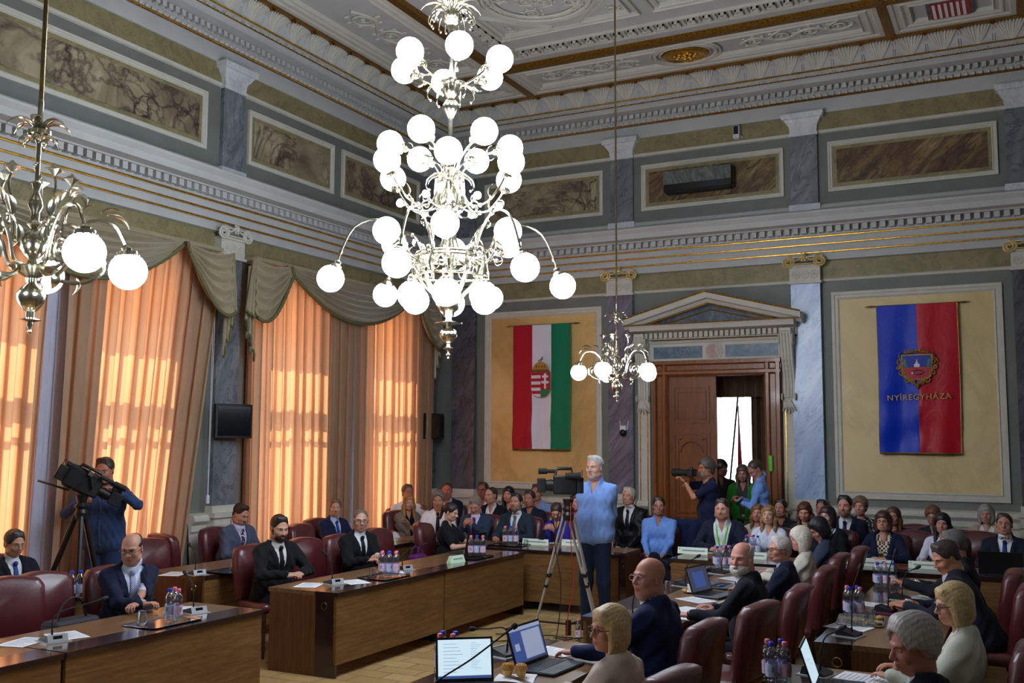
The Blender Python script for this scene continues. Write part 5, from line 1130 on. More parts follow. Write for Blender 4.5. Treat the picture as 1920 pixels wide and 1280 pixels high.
# ------------------------------------------------------------------ implicit-surface people
class Fld:
    def __init__(s, prims, h, pad=.03):
        lo = np.array([1e9]*3); hi = -lo
        bb = []
        for p in prims:
            if p[0] == 'c': a, b, ra, rb = p[1:5]; r = max(ra, rb); l = np.minimum(a, b)-r; u = np.maximum(a, b)+r
            else: c, rr, R = p[1:4]; e = np.sqrt(((R*np.array(rr))**2).sum(1)); l = c-e; u = c+e
            bb.append((l, u))
            if p[-2] == 'u': lo = np.minimum(lo, l); hi = np.maximum(hi, u)
        lo -= pad; hi += pad; s.lo = lo; s.h = h; n_ = np.ceil((hi-lo)/h).astype(int)+1
        s.F = np.full(n_, .5, np.float32); s.ax = [(lo[i]+h*np.arange(n_[i])).astype(np.float32) for i in range(3)]
        for p, (l, u) in zip(prims, bb):
            k = p[-1]; m = k+2.5*h; i0 = np.clip(np.floor((l-m-lo)/h).astype(int), 0, n_); i1 = np.clip(np.ceil((u+m-lo)/h).astype(int)+1, 0, n_)
            if (i1 <= i0).any(): continue
            sl = tuple(slice(a, b) for a, b in zip(i0, i1)); X = s.ax[0][sl[0]][:, None, None]; Y = s.ax[1][sl[1]][None, :, None]; Z = s.ax[2][sl[2]][None, None, :]
            if p[0] == 'c':
                a, b, ra, rb = p[1:5]; ba = b-a; L = float(ba@ba)+1e-9
                t = np.clip(((X-a[0])*ba[0]+(Y-a[1])*ba[1]+(Z-a[2])*ba[2])/L, 0, 1)
                d = np.sqrt((X-a[0]-t*ba[0])**2+(Y-a[1]-t*ba[1])**2+(Z-a[2]-t*ba[2])**2)-(ra+(rb-ra)*t)
            else:
                c, r, R = p[1:4]; x = X-c[0]; y = Y-c[1]; z = Z-c[2]
                q = [R[0, i]*x+R[1, i]*y+R[2, i]*z for i in range(3)]
                k0 = np.sqrt((q[0]/r[0])**2+(q[1]/r[1])**2+(q[2]/r[2])**2); k1 = np.sqrt((q[0]/r[0]**2)**2+(q[1]/r[1]**2)**2+(q[2]/r[2]**2)**2)+1e-6
                d = k0*(k0-1)/k1
            f = s.F[sl]
            if p[-2] == 'u': hh = np.clip(.5+.5*(f-d)/k, 0, 1); s.F[sl] = f+(d-f)*hh-k*hh*(1-hh)
            else: hh = np.clip(.5-.5*(f+d)/k, 0, 1); s.F[sl] = f+(-d-f)*hh+k*hh*(1-hh)
    def xyz(s): return s.ax[0][:, None, None], s.ax[1][None, :, None], s.ax[2][None, None, :]
    def local(s, R, t):
        X, Y, Z = s.xyz(); x = X-t[0]; y = Y-t[1]; z = Z-t[2]
        return [R[0, i]*x+R[1, i]*y+R[2, i]*z for i in range(3)]
def surfnet(F, lo, h):
    F = F.copy()
    for a in range(3):
        sl = [slice(None)]*3; sl[a] = 0; F[tuple(sl)] = .1; sl[a] = -1; F[tuple(sl)] = .1
    S_ = F < 0; c = np.zeros([n_-1 for n_ in F.shape], np.int8); n1 = c.shape
    def cs(A_, i, j, k): return A_[i:i+n1[0], j:j+n1[1], k:k+n1[2]]
    for i in (0, 1):
        for j in (0, 1):
            for k in (0, 1): c += cs(S_, i, j, k)
    act = (c > 0) & (c < 8); I = np.argwhere(act)
    if len(I) == 0: return np.zeros((0, 3)), np.zeros((0, 4), int)
    idx = np.full(n1, -1, np.int64); idx[act] = np.arange(len(I)); acc = np.zeros((len(I), 3)); cnt = np.zeros(len(I))
    cor = [(i, j, k) for i in (0, 1) for j in (0, 1) for k in (0, 1)]; V = {q: F[I[:, 0]+q[0], I[:, 1]+q[1], I[:, 2]+q[2]] for q in cor}
    for q in cor:
        for a in range(3):
            if q[a] == 0:
                w = list(q); w[a] = 1; w = tuple(w); f0, f1 = V[q], V[w]; m = (f0 < 0) != (f1 < 0); t = np.where(m, f0/(f0-f1+1e-12), 0)
                p = np.array(q, float)[None].repeat(len(I), 0); p[:, a] += t; acc += p*m[:, None]; cnt += m
    P = lo+h*(I+acc/cnt[:, None]); Q = []
    for a in range(3):
        b, c_ = (a+1) % 3, (a+2) % 3
        s0 = [slice(0, -1) if i == a else slice(None) for i in range(3)]; s1 = [slice(1, None) if i == a else slice(None) for i in range(3)]
        d = S_[tuple(s0)] != S_[tuple(s1)]; E_ = np.argwhere(d); E_ = E_[(E_[:, b] > 0) & (E_[:, c_] > 0) & (E_[:, b] < n1[b]) & (E_[:, c_] < n1[c_])]
        if len(E_) == 0: continue
        def at(db, dc):
            e = E_.copy(); e[:, b] -= db; e[:, c_] -= dc; return idx[e[:, 0], e[:, 1], e[:, 2]]
        q = np.stack([at(1, 1), at(0, 1), at(0, 0), at(1, 0)], 1); ins = S_[E_[:, 0], E_[:, 1], E_[:, 2]]; q[~ins] = q[~ins][:, ::-1]; Q.append(q)
    Q = np.concatenate(Q); Q = Q[(Q >= 0).all(1)]; return P, Q
def nmesh(name, parts, mats, parent=None, mi=None):
    V = []; Fq = []; o = 0; polys = []
    for P, Q in parts: V.append(P); polys.append(Q+o); o += len(P)
    V = np.concatenate(V); Q = np.concatenate(polys)
    me = bpy.data.meshes.new(name); me.vertices.add(len(V)); me.vertices.foreach_set('co', V.astype(np.float32).ravel()); nf = len(Q)
    me.loops.add(nf*4); me.loops.foreach_set('vertex_index', Q.astype(np.int32).ravel()); me.polygons.add(nf); me.polygons.foreach_set('loop_start', np.arange(nf, dtype=np.int32)*4)
    me.update(calc_edges=True)
    if not isinstance(mats, (list, tuple)): mats = [mats]
    for m in mats: me.materials.append(m)
    if mi is not None:
        cen = V[Q].mean(1); me.polygons.foreach_set('material_index', mi(cen).astype(np.int32))
    me.polygons.foreach_set('use_smooth', np.ones(nf, bool)); me.update(); o = bpy.data.objects.new(name, me); COL.objects.link(o)
    if parent: o.parent = parent
    return o
def A3(*a): return np.array(a, float)
def Rz(a): c, s_ = cos(a), sin(a); return np.array([[c, -s_, 0], [s_, c, 0], [0, 0, 1.]])
def Rx(a): c, s_ = cos(a), sin(a); return np.array([[1., 0, 0], [0, c, -s_], [0, s_, c]])
def Ry(a): c, s_ = cos(a), sin(a); return np.array([[c, 0, s_], [0, 1., 0], [-s_, 0, c]])
I3 = np.eye(3)
# hands: wrist at the origin, fingers along +Y, palm down, thumb towards -X (right hand)
def hand_template(curl, spread=1.0, h=.0042, point=False):
    pr = [('c', A3(0, -.05, 0), A3(0, .005, 0), .026, .022, 'u', .01), ('e', A3(.0, .05, -.002), (.038, .05, .015), I3, 'u', .012), ('e', A3(-.022, .03, -.01), (.018, .03, .015), I3, 'u', .012), ('e', A3(.026, .03, -.008), (.013, .035, .013), I3, 'u', .012)]
    for i, (x, L, r, sp) in enumerate(((-.028, .072, .0088, -.10), (-.0095, .080, .0092, -.03), (.0095, .075, .0088, .04), (.027, .058, .0078, .13))):
        p = A3(x, .085-abs(i-1.2)*.004, 0); a = rad(8)+curl*.5; cu = curl if not (point and i == 0) else .02
        if point and i == 0: a = 0
        for k, f in enumerate((.45, .3, .25)):
            d = A3(sin(sp*spread)*cos(a), cos(a)*cos(sp*spread), -sin(a)); q = p+d*L*f
            pr.append(('c', p, q, r*(1-.08*k), r*(.92-.08*k), 'u', .004)); p = q; a += cu
    t0 = A3(-.03, .02, -.008); t1 = A3(-.052, .05, -.018-.01*curl); t2 = A3(-.055+.012*curl, .08, -.022-.012*curl)
    pr += [('c', t0, t1, .014, .0115, 'u', .008), ('c', t1, t2, .011, .009, 'u', .004)]
    f = Fld(pr, h, .01); return surfnet(f.F, f.lo, h)
HT = {}
def hand(kind, side, W, d, pn, hi=True, s=1.0):
    key = (kind, hi)
    if key not in HT: HT[key] = hand_template(*{'relax': (.35, 1.), 'flat': (.12, 1.6), 'grip': (.85, .6), 'point': (.95, .6)}[kind], h=.0042 if hi else .0062, point=(kind == 'point'))
    P, Q = HT[key]; P = P.copy()*s
    if side < 0: P[:, 0] *= -1; Q = Q[:, ::-1]
    d = d/np.linalg.norm(d); z = -(pn-d*(pn@d)); z /= np.linalg.norm(z)+1e-9; x = np.cross(d, z)
    return (W+P[:, :1]*x+P[:, 1:2]*d+P[:, 2:3]*z, Q)
SK = {}
def skin(c):
    k = 'skin_%d_%d_%d' % c
    if k not in SK: SK[k] = plain(k, c, .5, var=.07, vs=30, bump=.08, bs=250, Subsurface_Weight=0.0); 
    return SK[k]
def lipm(c):
    c2 = (min(255, int(c[0]*.92)), int(c[1]*.72), int(c[2]*.72)); return skin(c2)
def cloth(c, rough=.85, pat=None):
    k = 'cloth_%d_%d_%d%s' % (tuple(c)+(pat or '',))
    if k in MATS: return MATS[k]
    if not pat: return plain(k, c, rough, var=.08, vs=12, bump=.25, bs=220, Sheen_Weight=.05, Specular_IOR_Level=.2)
    n = NT(k); v = n.coord((1, 1, 1), (0, rad(35), 0) if pat == 'stripe' else (0, 0, 0)); a = S(c); w = S((215, 215, 230))
    if pat in ('stripe', 'wide'):
        t = n.n('ShaderNodeTexWave', i_Scale=32 if pat == 'stripe' else 9); n.l(v, t.inputs['Vector']); f = n.ramp(t.outputs['Fac'], [(.45, (0, 0, 0, 1)), (.55, (1, 1, 1, 1))])
    elif pat == 'dots':
        t = n.n('ShaderNodeTexVoronoi', i_Scale=55 if c[0] > 60 else 38); n.l(v, t.inputs['Vector']); f = n.ramp(t.outputs['Distance'], [(.25, (1, 1, 1, 1)), (.32, (0, 0, 0, 1))])
    else:
        t = n.n('ShaderNodeTexChecker', i_Scale=45); n.l(v, t.inputs['Vector']); f = t.outputs['Fac']; w = S((225, 205, 175))
    n.base(n.mix(f, a, w)); n.p(Roughness=.7); MATS[k] = n.m; return n.m
HM = {}
def hairm(c):
    k = 'hair_%d_%d_%d' % tuple(c)
    if k in MATS: return MATS[k]
    n = NT(k); f = n.noise(n.coord((1, 1, .25)), 120, 4); a = S(c)
    n.base(n.ramp(f, [(.3, tuple(x*.7 for x in a[:3])+(1,)), (.7, tuple(min(1, x*1.25) for x in a[:3])+(1,))])); n.p(Roughness=.45); n.bump(f, .5, .004); MATS[k] = n.m; return n.m
eye_w = plain('eye_white', (196, 190, 184), .25, var=.02); eye_d = plain('eye_iris', (40, 34, 30), .2); brow_c = {}
def ik(S_, W, hint, l1, l2):
    d = W-S_; L = np.linalg.norm(d); L2 = min(L, (l1+l2)*.995); W = S_+d/L*L2; d = d/L
    a = (l1*l1-l2*l2+L2*L2)/(2*L2); hgt = math.sqrt(max(0, l1*l1-a*a)); hp = hint-d*(hint@d); hp /= np.linalg.norm(hp)+1e-9
    return S_+d*a+hp*hgt, W
def person(name_lab, loc, face, H, pose='sit', look=0, pitch=0, roll=0, sex='m', top='suit', tc=(24, 26, 34), sc=(222, 224, 232), tie=None, skinc=(206, 158, 130), hair='short', hc=(60, 46, 36), glasses=None, beard=None,
           lean=4, fat=0., arms='table', res=.0085, bottom=(22, 24, 32), group=None, lean_side=0, twist=0, extra=None, cat='person', handk='relax', fullhand=True, nolegs=False):
    s = H/1.36 if pose == 'sit' else H/1.80; hz = (.50 if pose == 'sit' else .94)*s
    if sex == 'f': wS = .158
    else: wS = .182
    # torso frame
    RT = Rz(rad(twist)) @ Rx(rad(-lean)) @ Ry(rad(lean_side)); hip = A3(0, 0, hz)
    def T(x, y, z): return hip+RT @ (A3(x, y, z)*s)
    hc_ = T(0, .02, .60)+A3(0, .012, .13)*s+RT @ A3(0, 0, .01)
    RH = Rz(rad(look)) @ Rx(rad(-pitch)) @ Ry(rad(roll)); hs = s*(1.0 if sex == 'm' else .95)*1.03
    def Hh(x, y, z): return hc_+RH @ (A3(x, y, z)*hs)
    def e(c, r, R=None): return ('e', c, tuple(np.array(r)*hs), RH if R is None else RH @ R)
    sh = [T(k*wS, -.005, .515) for k in (-1, 1)]
    l1, l2 = .285*s, .255*s
    AP = {'table': ((.15, .40, .0), (.15, .40, .0)), 'clasp': ((.085, .36, .0), (.085, .36, .0)), 'lap': ((.09, .30, -.13), (.09, .30, -.13)), 'cross': ((-.10, .22, .02), (-.10, .24, .04)),
          'down': ((.26, .04, 0), (.26, .04, 0)), 'back': ((-.04, -.16, 0), (.0, -.18, 0)), 'phone': ((.06, .33, .14), (.06, .33, .12))}
    if isinstance(arms, str): wl, wr = AP[arms]; tz = {'table': TZ+.045, 'clasp': TZ+.05, 'lap': .72, 'cross': TZ+.12, 'down': .80*s, 'back': .95*s, 'phone': TZ+.06 if pose == 'sit' else 1.15*s}[arms]; tgt = [A3(-wl[0], wl[1], tz+wl[2]*s), A3(wr[0], wr[1], tz+wr[2]*s)]
    else: tgt = [A3(*arms[0]), A3(*arms[1])]
    aname = arms if isinstance(arms, str) else 'custom'
    J = []
    for k in (0, 1):
        sg = -1 if k == 0 else 1; hint = A3(sg*.5, -.3, -.8) if aname not in ('back',) else A3(sg*.9, .1, -.3)
        if aname == 'clasp': hint = A3(sg*.9, -.1, -.5)
        if extra and 'elbow' in extra: hint = A3(*extra['elbow'][k])
        El, W = ik(sh[k], tgt[k], hint, l1, l2); J.append((sh[k], El, W))
    # ---- body (skin): head, neck, torso, arms, legs in one field
    B = []; near_ = res < .0075
    U = lambda p, k=.02: B.append(p+('u', k*hs)); M = lambda p, k=.02: B.append(p+('s', k*hs))
    fw = 1.0+fat*.5; jw = 1.0 if sex == 'm' else .9
    U(('c', T(0, 0, .42), T(0, 0, .1), .082*s, .092*s), .04); U(('c', sh[0], sh[1], .036*s, .036*s), .03)
    U(('c', T(0, 0, .52), Hh(0, -.03, -.06), (.062 if sex == 'm' else .05)*s*fw, (.058 if sex == 'm' else .046)*s*fw), .03)
    for S_, El, W in J: U(('c', S_, El, .042*s, .034*s), .03); U(('c', El, W, .036*s, .025*s), .02)
    if not nolegs and pose == 'sit':
        for sg in (-1, 1): U(('c', T(0, 0, .1), A3(sg*.1, .05, hz), .1*s, .07*s), .03); U(('c', A3(sg*.1, .05, hz), A3(sg*.12, .44*s, hz-.01), .065*s, .05*s), .02); U(('c', A3(sg*.12, .44*s, hz-.01), A3(sg*.12, .42*s, .08), .045*s, .035*s), .02)
    elif not nolegs:
        for sg in (-1, 1): U(('c', T(0, 0, .1), A3(sg*.09, 0, hz-.05), .1*s, .08*s), .03); U(('c', A3(sg*.09, 0, hz-.05), A3(sg*.11, .01, hz*.5), .07*s, .05*s), .02); U(('c', A3(sg*.11, .01, hz*.5), A3(sg*.12, -.02, .08), .045*s, .035*s), .02)
    U(e(Hh(0, -.015, .036), (.077, .097, .083)), .03); U(e(Hh(0, .03, -.028), (.060*fw, .066, .080)), .035)
    U(e(Hh(0, .058, -.088), (.030*jw*fw, .026, .022)), .03); 
    for sg in (-1, 1):
        U(e(Hh(sg*.042*jw*fw, .02, -.075), (.022*fw, .035, .02)), .03)   # jaw angles
        U(e(Hh(sg*.038, .062, -.028), (.024, .024, .022)), .02)   # cheeks
        U(('c', Hh(sg*.012, .089, .026), Hh(sg*.046, .072, .024), .0095*hs, .008*hs), .012)   # brow ridge
        M(e(Hh(sg*.031, .099, .004), (.017, .016, .011)), .012)   # sockets
        U(('e', Hh(sg*.079, -.006, -.006), tuple(A3(.008, .02, .032)*hs), RH @ Rz(rad(-sg*22))), .006); M(e(Hh(sg*.086, .0, -.004), (.004, .009, .016)), .004)
    if fat > .2: U(e(Hh(0, .035, -.11), (.045, .04, .025)), .03)
    U(('c', Hh(0, .088, .014), Hh(0, .113, -.026), .0085*hs, .0115*hs), .01)
    for sg in (-1, 1): U(e(Hh(sg*.012, .102, -.031), (.009, .010, .008)), .006)
    U(e(Hh(0, .087, -.062), (.024, .013, .013)), .012); M(('c', Hh(-.022, .1, -.062), Hh(.022, .1, -.062), .0035*hs, .0035*hs), .004)
    U(e(Hh(0, .0935, -.0555), (.019, .0085, .0055)), .004); U(e(Hh(0, .0925, -.0685), (.017, .0085, .006)), .004)
    f = Fld(B, res*s, .02); parts = [surfnet(f.F, f.lo, f.h)]
    inv = RH.T
    def mi(c):
        q = (c-hc_) @ RH/hs; return ((np.abs(q[:, 0]) < .024) & (q[:, 1] > .08) & (np.abs(q[:, 2]+.062) < .013-.25*np.abs(q[:, 0]))).astype(int)
    near = res < .0075
    for k, (S_, El, W) in enumerate(J):
        sg = -1 if k == 0 else 1; d = W-El; d /= np.linalg.norm(d); pn = A3(0, 0, -1.); hk = handk
        if aname == 'clasp': d = A3(-sg*.72, .62, .05); pn = A3(-sg*.5, 0, -.85); hk = 'relax' if handk == 'relax' else handk
        elif aname == 'lap': d = d*.4+A3(-sg*.5, .3, -.2)
        elif aname == 'phone': d = A3(-sg*.35, .5, .35); pn = A3(-sg*.8, -.2, .4); hk = 'grip'
        elif aname == 'down': pn = A3(-sg, 0, 0); d = A3(0, .1, -1)
        elif aname == 'table': d = d*.6+A3(-sg*.35, .4, -.02); 
        if extra and 'hd' in extra and extra['hd'][k] is not None: d = A3(*extra['hd'][k])
        if extra and 'pn' in extra and extra['pn'][k] is not None: pn = A3(*extra['pn'][k])
        if extra and 'hk' in extra: hk = extra['hk'][k]
        if fullhand: parts.append(hand(hk, sg, W, d, pn, near, s*.97 if sex == 'm' else s*.88))
    for sg in (-1, 1):
        c = Hh(sg*.031, .0745, .003)
        for t0, t1 in ((rad(24), rad(125)), (rad(-26), rad(-110))):
            g_ = [[c+RH @ A3(sin(p_), cos(p_)*cos(t_), cos(p_)*sin(t_))*.0140*hs for p_ in np.linspace(-1.45, 1.45, 11)] for t_ in np.linspace(t0, t1, 6)]
            Pv = np.array(g_).reshape(-1, 3); Qv = np.array([(j*11+i, j*11+i+1, (j+1)*11+i+1, (j+1)*11+i) for j in range(5) for i in range(10)])
            parts.append((Pv, Qv if t0 > 0 else Qv[:, ::-1]))
    root = nmesh('person', parts, [skin(tuple(skinc)), lipm(skinc)], None, mi)
    root.location = (float(loc[0]), float(loc[1]), 0); root.rotation_euler = (0, 0, rad(face-90)); tag(root, name_lab, cat, group)
    # ---- eyes, brows, lashes
    for sg in (-1, 1):
        mb = MB(); c = Hh(sg*.031, .0745, .003); mb.ball(c, .0128*hs, 12, 8, 0); g = c+RH @ A3(0, .0072, 0)*hs; mb.ball(g, .0066*hs, 8, 6, 1); mb.build('eye', [eye_w, eye_d], root, smooth=180)
    bc = tuple(int(x*.8) for x in hc) if sum(hc) < 420 else (130, 118, 105)
    for sg in (-1, 1):
        mb = MB(); mb.tube([Hh(sg*.014, .097, .021), Hh(sg*.03, .0935, .027), Hh(sg*.048, .077, .023)], [.0022*hs, .0034*hs, .0015*hs], 6); mb.build('eyebrow', hairm(bc), root)
        if near_: mb = MB(); c = Hh(sg*.031, .0745, .003); mb.tube([c+RH @ A3(sin(p_), cos(p_)*cos(.4), cos(p_)*sin(.4))*.0143*hs for p_ in np.linspace(-1.1, 1.1, 7)], [(.0006 if sex == 'm' else .0013)*hs]*7, 5); mb.build('eyelash', hairm((50, 36, 30)), root)
    # ---- hair
    if hair:
        P = []; u = lambda p, k=.015: P.append(p+('u', k*hs)); m = lambda p, k=.01: P.append(p+('s', k*hs)); hh = .0065 if near else .0085
        th = {'buzz': .0025, 'fringe': .005, 'short': .007, 'side': .010, 'volume': .028, 'bob': .016, 'long': .014, 'curly': .026, 'pony': .009, 'white_bob': .03}.get(hair, .012)
        u(e(Hh(0, -.018, .038), (.077+th, .097+th, .083+th*1.2)))
        if hair in ('short', 'side', 'buzz', 'volume', 'fringe', 'curly'): u(e(Hh(0, -.05, -.03), (.066+th*.6, .06+th*.6, .06)))
        if hair in ('short', 'side'): u(('c', Hh(-.035, .035, .102), Hh(.04, .03, .104), .018*hs, .024*hs), .025)
        if hair == 'volume': u(('c', Hh(-.03, .03, .108), Hh(.04, .025, .112), .026*hs, .032*hs), .025)
        if hair in ('bob', 'white_bob'):
            w = .016 if hair == 'bob' else .028
            for sg in (-1, 1): u(e(Hh(sg*(.066+w*.6), -.012, -.03), (.028+w*.4, .065, .10)), .03); u(('c', Hh(sg*.08, .02, -.05), Hh(sg*.066, .035, -.11), .022*hs, .014*hs), .02)
            u(e(Hh(0, -.06, -.045), (.08, .06, .085)), .03); u(('c', Hh(-.03, .06, .088), Hh(.045, .055, .085), .02*hs, .022*hs), .02)
        if hair in ('long', 'longwavy'):
            for sg in (-1, 1):
                u(('c', Hh(sg*.062, -.005, .06), Hh(sg*.08, -.01, -.07), .03*hs, .028*hs), .02); u(('c', Hh(sg*.08, -.01, -.07), T(sg*.085, .07, .44), .028*hs, .02*hs), .03); u(('c', Hh(sg*.075, -.03, -.05), T(sg*.08, -.08, .42), .035*hs, .03*hs), .03)
            u(('c', Hh(0, -.07, .0), T(0, -.11, .42), .06*hs, .05*hs), .03); u(('c', Hh(-.03, .05, .092), Hh(.03, .05, .092), .018*hs, .018*hs), .02)
        if hair == 'pony': u(e(Hh(0, -.12, .02), (.035, .04, .035)), .02); u(('c', Hh(0, -.13, .01), Hh(0, -.13, -.14), .03*hs, .015*hs))
        # carve the face out
        low = {'bob': .045, 'white_bob': .04, 'long': .055, 'longwavy': .055, 'pony': .065, 'curly': .062, 'volume': .082, 'side': .077, 'short': .08, 'buzz': .083, 'fringe': .0}.get(hair, .065)
        m(e(Hh(0, .105, low-.105), (.068 if hair in ('bob', 'long', 'longwavy', 'white_bob') else .08, .078, .112)), .02)
        if hair in ('short', 'side', 'buzz', 'volume', 'fringe', 'pony', 'curly'):
            for sg in (-1, 1): m(e(Hh(sg*.085, .045, -.055), (.04, .062, .065)), .01)
            m(e(Hh(0, .04, -.11), (.1, .09, .075)), .01)
        if hair == 'fringe': m(e(Hh(0, .045, .115), (.078, .11, .085)), .03)
        if hair in ('bob', 'long', 'white_bob', 'longwavy'): m(e(Hh(0, .07, -.1), (.052, .06, .11)), .012)
        f = Fld(P, hh*s, .02); q = f.local(RH, hc_)
        a = np.arctan2(q[0], q[2]*.7+.03); amp = {'curly': .005, 'longwavy': .0028, 'volume': .0014, 'bob': .0009, 'white_bob': .0009, 'long': .0012}.get(hair, .0007)
        if hair == 'curly': f.F += amp*np.sin(q[0]*190)*np.sin(q[1]*170+1)*np.sin(q[2]*180)
        else: f.F += amp*np.sin(a*(24 if hair == 'longwavy' else 38)+q[1]*30)+(amp*np.sin(q[2]*70+q[0]*40) if hair == 'longwavy' else 0)
        if hair in ('short', 'side', 'buzz', 'fringe', 'volume'): f.F += (np.maximum(0, .012-q[2])*(.10 if hair != 'volume' else .16)+np.maximum(0, q[1]-.045)*(.08 if hair != 'volume' else .0)).astype(np.float32)
        Pn, Q = surfnet(f.F, f.lo, f.h); nmesh('hair', [(Pn, Q)], hairm(hc), root)
    if beard:
        bcx, kind = beard; bcx = bcx if kind not in ('stubble',) else tuple(int(.38*a_+.62*b_*.92) for a_, b_ in zip(bcx, skinc)); P = []; th = {'stubble': .0006, 'short': .0035, 'full': .011, 'moustache': .003}[kind]
        if kind != 'moustache':
            P.append(e(Hh(0, .04, -.075), (.054*fw+th, .058+th, .052+th))+('u', .02)); P.append(e(Hh(0, .062, -.094), (.032+th, .028+th, .024+th))+('u', .02))
            for sg in (-1, 1): P.append(('c', Hh(sg*.066, .012, -.01), Hh(sg*.052, .03, -.07), .010*hs+th, .016*hs+th, 'u', .01))
            P.append(e(Hh(0, .085, -.005), (.052, .06, .044))+('s', .008)); P.append(e(Hh(0, .11, -.0645), (.021, .03, .010))+('s', .004))
        for sg in (-1, 1): P.append(('c', Hh(sg*.002, .1035, -.046), Hh(sg*.027, .088, -.058), .0045*hs+th*.4, .0035*hs+th*.3, 'u', .004))
        f = Fld(P, (.0055 if near else .0075)*s, .015); q = f.local(RH, hc_); f.F += .0012*np.sin(q[0]*300)*np.sin(q[2]*260)
        Pn, Q = surfnet(f.F, f.lo, f.h); nmesh('beard' if kind != 'moustache' else 'moustache', [(Pn, Q)], hairm(bcx), root)
    if glasses:
        gm = plain('frame_%s' % glasses, {'black': (18, 18, 20), 'brown': (96, 50, 34), 'metal': (120, 110, 100), 'clear': (190, 160, 190)}[glasses], .3)
        g = MB(); t_ = .0021 if glasses in ('black', 'brown') else .0013
        for sg in (-1, 1):
            g.tube([Hh(sg*.033+.0235*cos(a), .104, .002+.0175*sin(a)*(1 if glasses != 'black' else .9)) for a in np.linspace(0, 2*PI, 21)], t_*hs, 6)
            g.tube([Hh(sg*.056, .103, .006), Hh(sg*.078, .08, .008), Hh(sg*.084, .0, .008), Hh(sg*.08, -.02, -.008)], t_*hs, 6)
        g.tube([Hh(-.011, .106, .006), Hh(0, .110, .008), Hh(.011, .106, .006)], t_*hs, 6); go = g.build('glasses', gm, root, smooth=60)
        for sg in (-1, 1): g = MB(); g.add([tuple(Hh(sg*.033+.0225*cos(a), .1045, .002+.0165*sin(a))) for a in np.linspace(0, 2*PI, 17)[:-1]], [tuple(range(16))]); g.build('lens', lens_m, go, smooth=0)
    # ---- upper garment(s)
    ww = {'m': 0, 'f': -.012}[sex]+fat*.02
    def torso(off):
        P = []; o = off*s; a = lambda p, k=.05: P.append(p+('u', k*s)); a(('c', T(-.05, .0, .475), T(.05, .0, .475), .088*s+o, .088*s+o), .04); a(('c', T(0, -.03, .49), T(0, -.035, .572), (.07+fat*.012)*s+o, (.056+fat*.02)*s+o), .04)
        a(('c', T(-.085, .005, .40), T(.085, .005, .40), (.118+ww)*s+o, (.118+ww)*s+o)); a(('c', T(-.06, .012, .2), T(.06, .012, .2), (.118+ww+fat*.07)*s+o, (.118+ww+fat*.07)*s+o), .07); a(('c', T(-.075, .0, .05), T(.075, .0, .05), (.12+ww+fat*.04)*s+o, (.12+ww+fat*.04)*s+o), .06)
        a(('c', T(-wS*.92, -.012, .50), T(wS*.92, -.012, .50), .058*s+o, .058*s+o), .05); a(('c', T(-.12, -.02, .545), T(-.045, -.025, .585), .03*s+o, .035*s+o), .04); a(('c', T(.12, -.02, .545), T(.045, -.025, .585), .03*s+o, .035*s+o), .04)
        if sex == 'f':
            for sg in (-1, 1): a(('e', T(sg*.075, .10, .36), tuple(A3(.06, .05, .06)*s+o), RT), .04)
        return P
    def sleeves(off, frac=1.0, cut=0):
        P = []
        for S_, El, W in J:
            o = off*s; P.append(('c', S_, El, .058*s+o+ww*.5, .048*s+o, 'u', .04*s))
            if frac > .5: W2 = El+(W-El)*(frac if frac <= 1 else 1); P.append(('c', El, W2, .047*s+o, .035*s+o, 'u', .025*s))
        return P
    h = .0105*s if near else .0125*s
    if frac_short(top): sl = .45
    else: sl = .93
    def vdist(f, z0, w1, z1):  # signed distance to the V opening (negative inside)
        q = f.local(RT, hip); q = [a_/s for a_ in q]; k = w1/(z1-z0); n_ = math.sqrt(1+k*k); return (np.abs(q[0])-(q[2]-z0)*k)/n_, q
    outer = top in ('suit', 'blazer', 'cardigan', 'opensuit')
    # shirt / single garment
    P = torso(-.008 if outer else 0)+sleeves(-.012 if outer else -.002, .99 if outer else (sl if top != 'tee' else .45))
    if top in ('tee', 'polo'): P = torso(0)+[(c_[0], c_[1], c_[1]+(c_[2]-c_[1])*.75, c_[3], c_[4]+.004, 'u', .03) for c_ in sleeves(0, .1)]
    if outer and top != 'cardigan': P += [('c', T(k*.0, -.0, .56), Hh(0, -.02, -.115), .068*s*fw if sex == 'm' else .05*s, .062*s*fw if sex == 'm' else .05*s, 'u', .01)]
    elif top in ('shirt', 'blouse', 'polo') and sex == 'm': P += [('c', T(0, -.0, .56), Hh(0, -.03, -.118), .068*s*fw, .064*s*fw, 'u', .015)]
    f = Fld(P, h, .02); v, q = vdist(f, .40 if (outer and tie is None) or top == 'shirt' else .50, .05, .62)
    if tie is None or not outer:  # open neck
        zz = {'blouse': .46, 'tee': .54, 'shirt': .44, 'polo': .42}.get(top, .46); v, q = vdist(f, zz, .05, .62); f.F = np.maximum(f.F, -np.maximum(v, -(q[1]-.02))*s)
    nz = np.maximum((q[2]-.60), 0) if sex == 'f' else 0
    qh = f.local(RH, hc_); neck = np.sqrt(qh[0]**2+(qh[1]+.02*s)**2)-(.050 if sex == 'm' else .042)*s*fw
    f.F = np.maximum(f.F, -np.maximum(neck, -(q[2]-.575)*s))
    f.F += (.0022*np.sin(q[2]*40+q[0]*30)*np.sin(q[0]*45+q[2]*12)+.0022*np.sin(q[2]*52-q[1]*60+np.abs(q[0])*80)+.0018*np.sin(q[0]*120+q[2]*22))*s if not outer else 0
    base = f.F.copy(); Pn, Q = surfnet(f.F, f.lo, f.h); gm = sc
    pat = extra.get('pat') if extra else None
    nmesh('shirt' if outer or top in ('shirt',) else {'tee': 't_shirt', 'blouse': 'blouse', 'polo': 'polo_shirt'}.get(top, 'shirt'), [(Pn, Q)], cloth(gm, .8, pat), root)
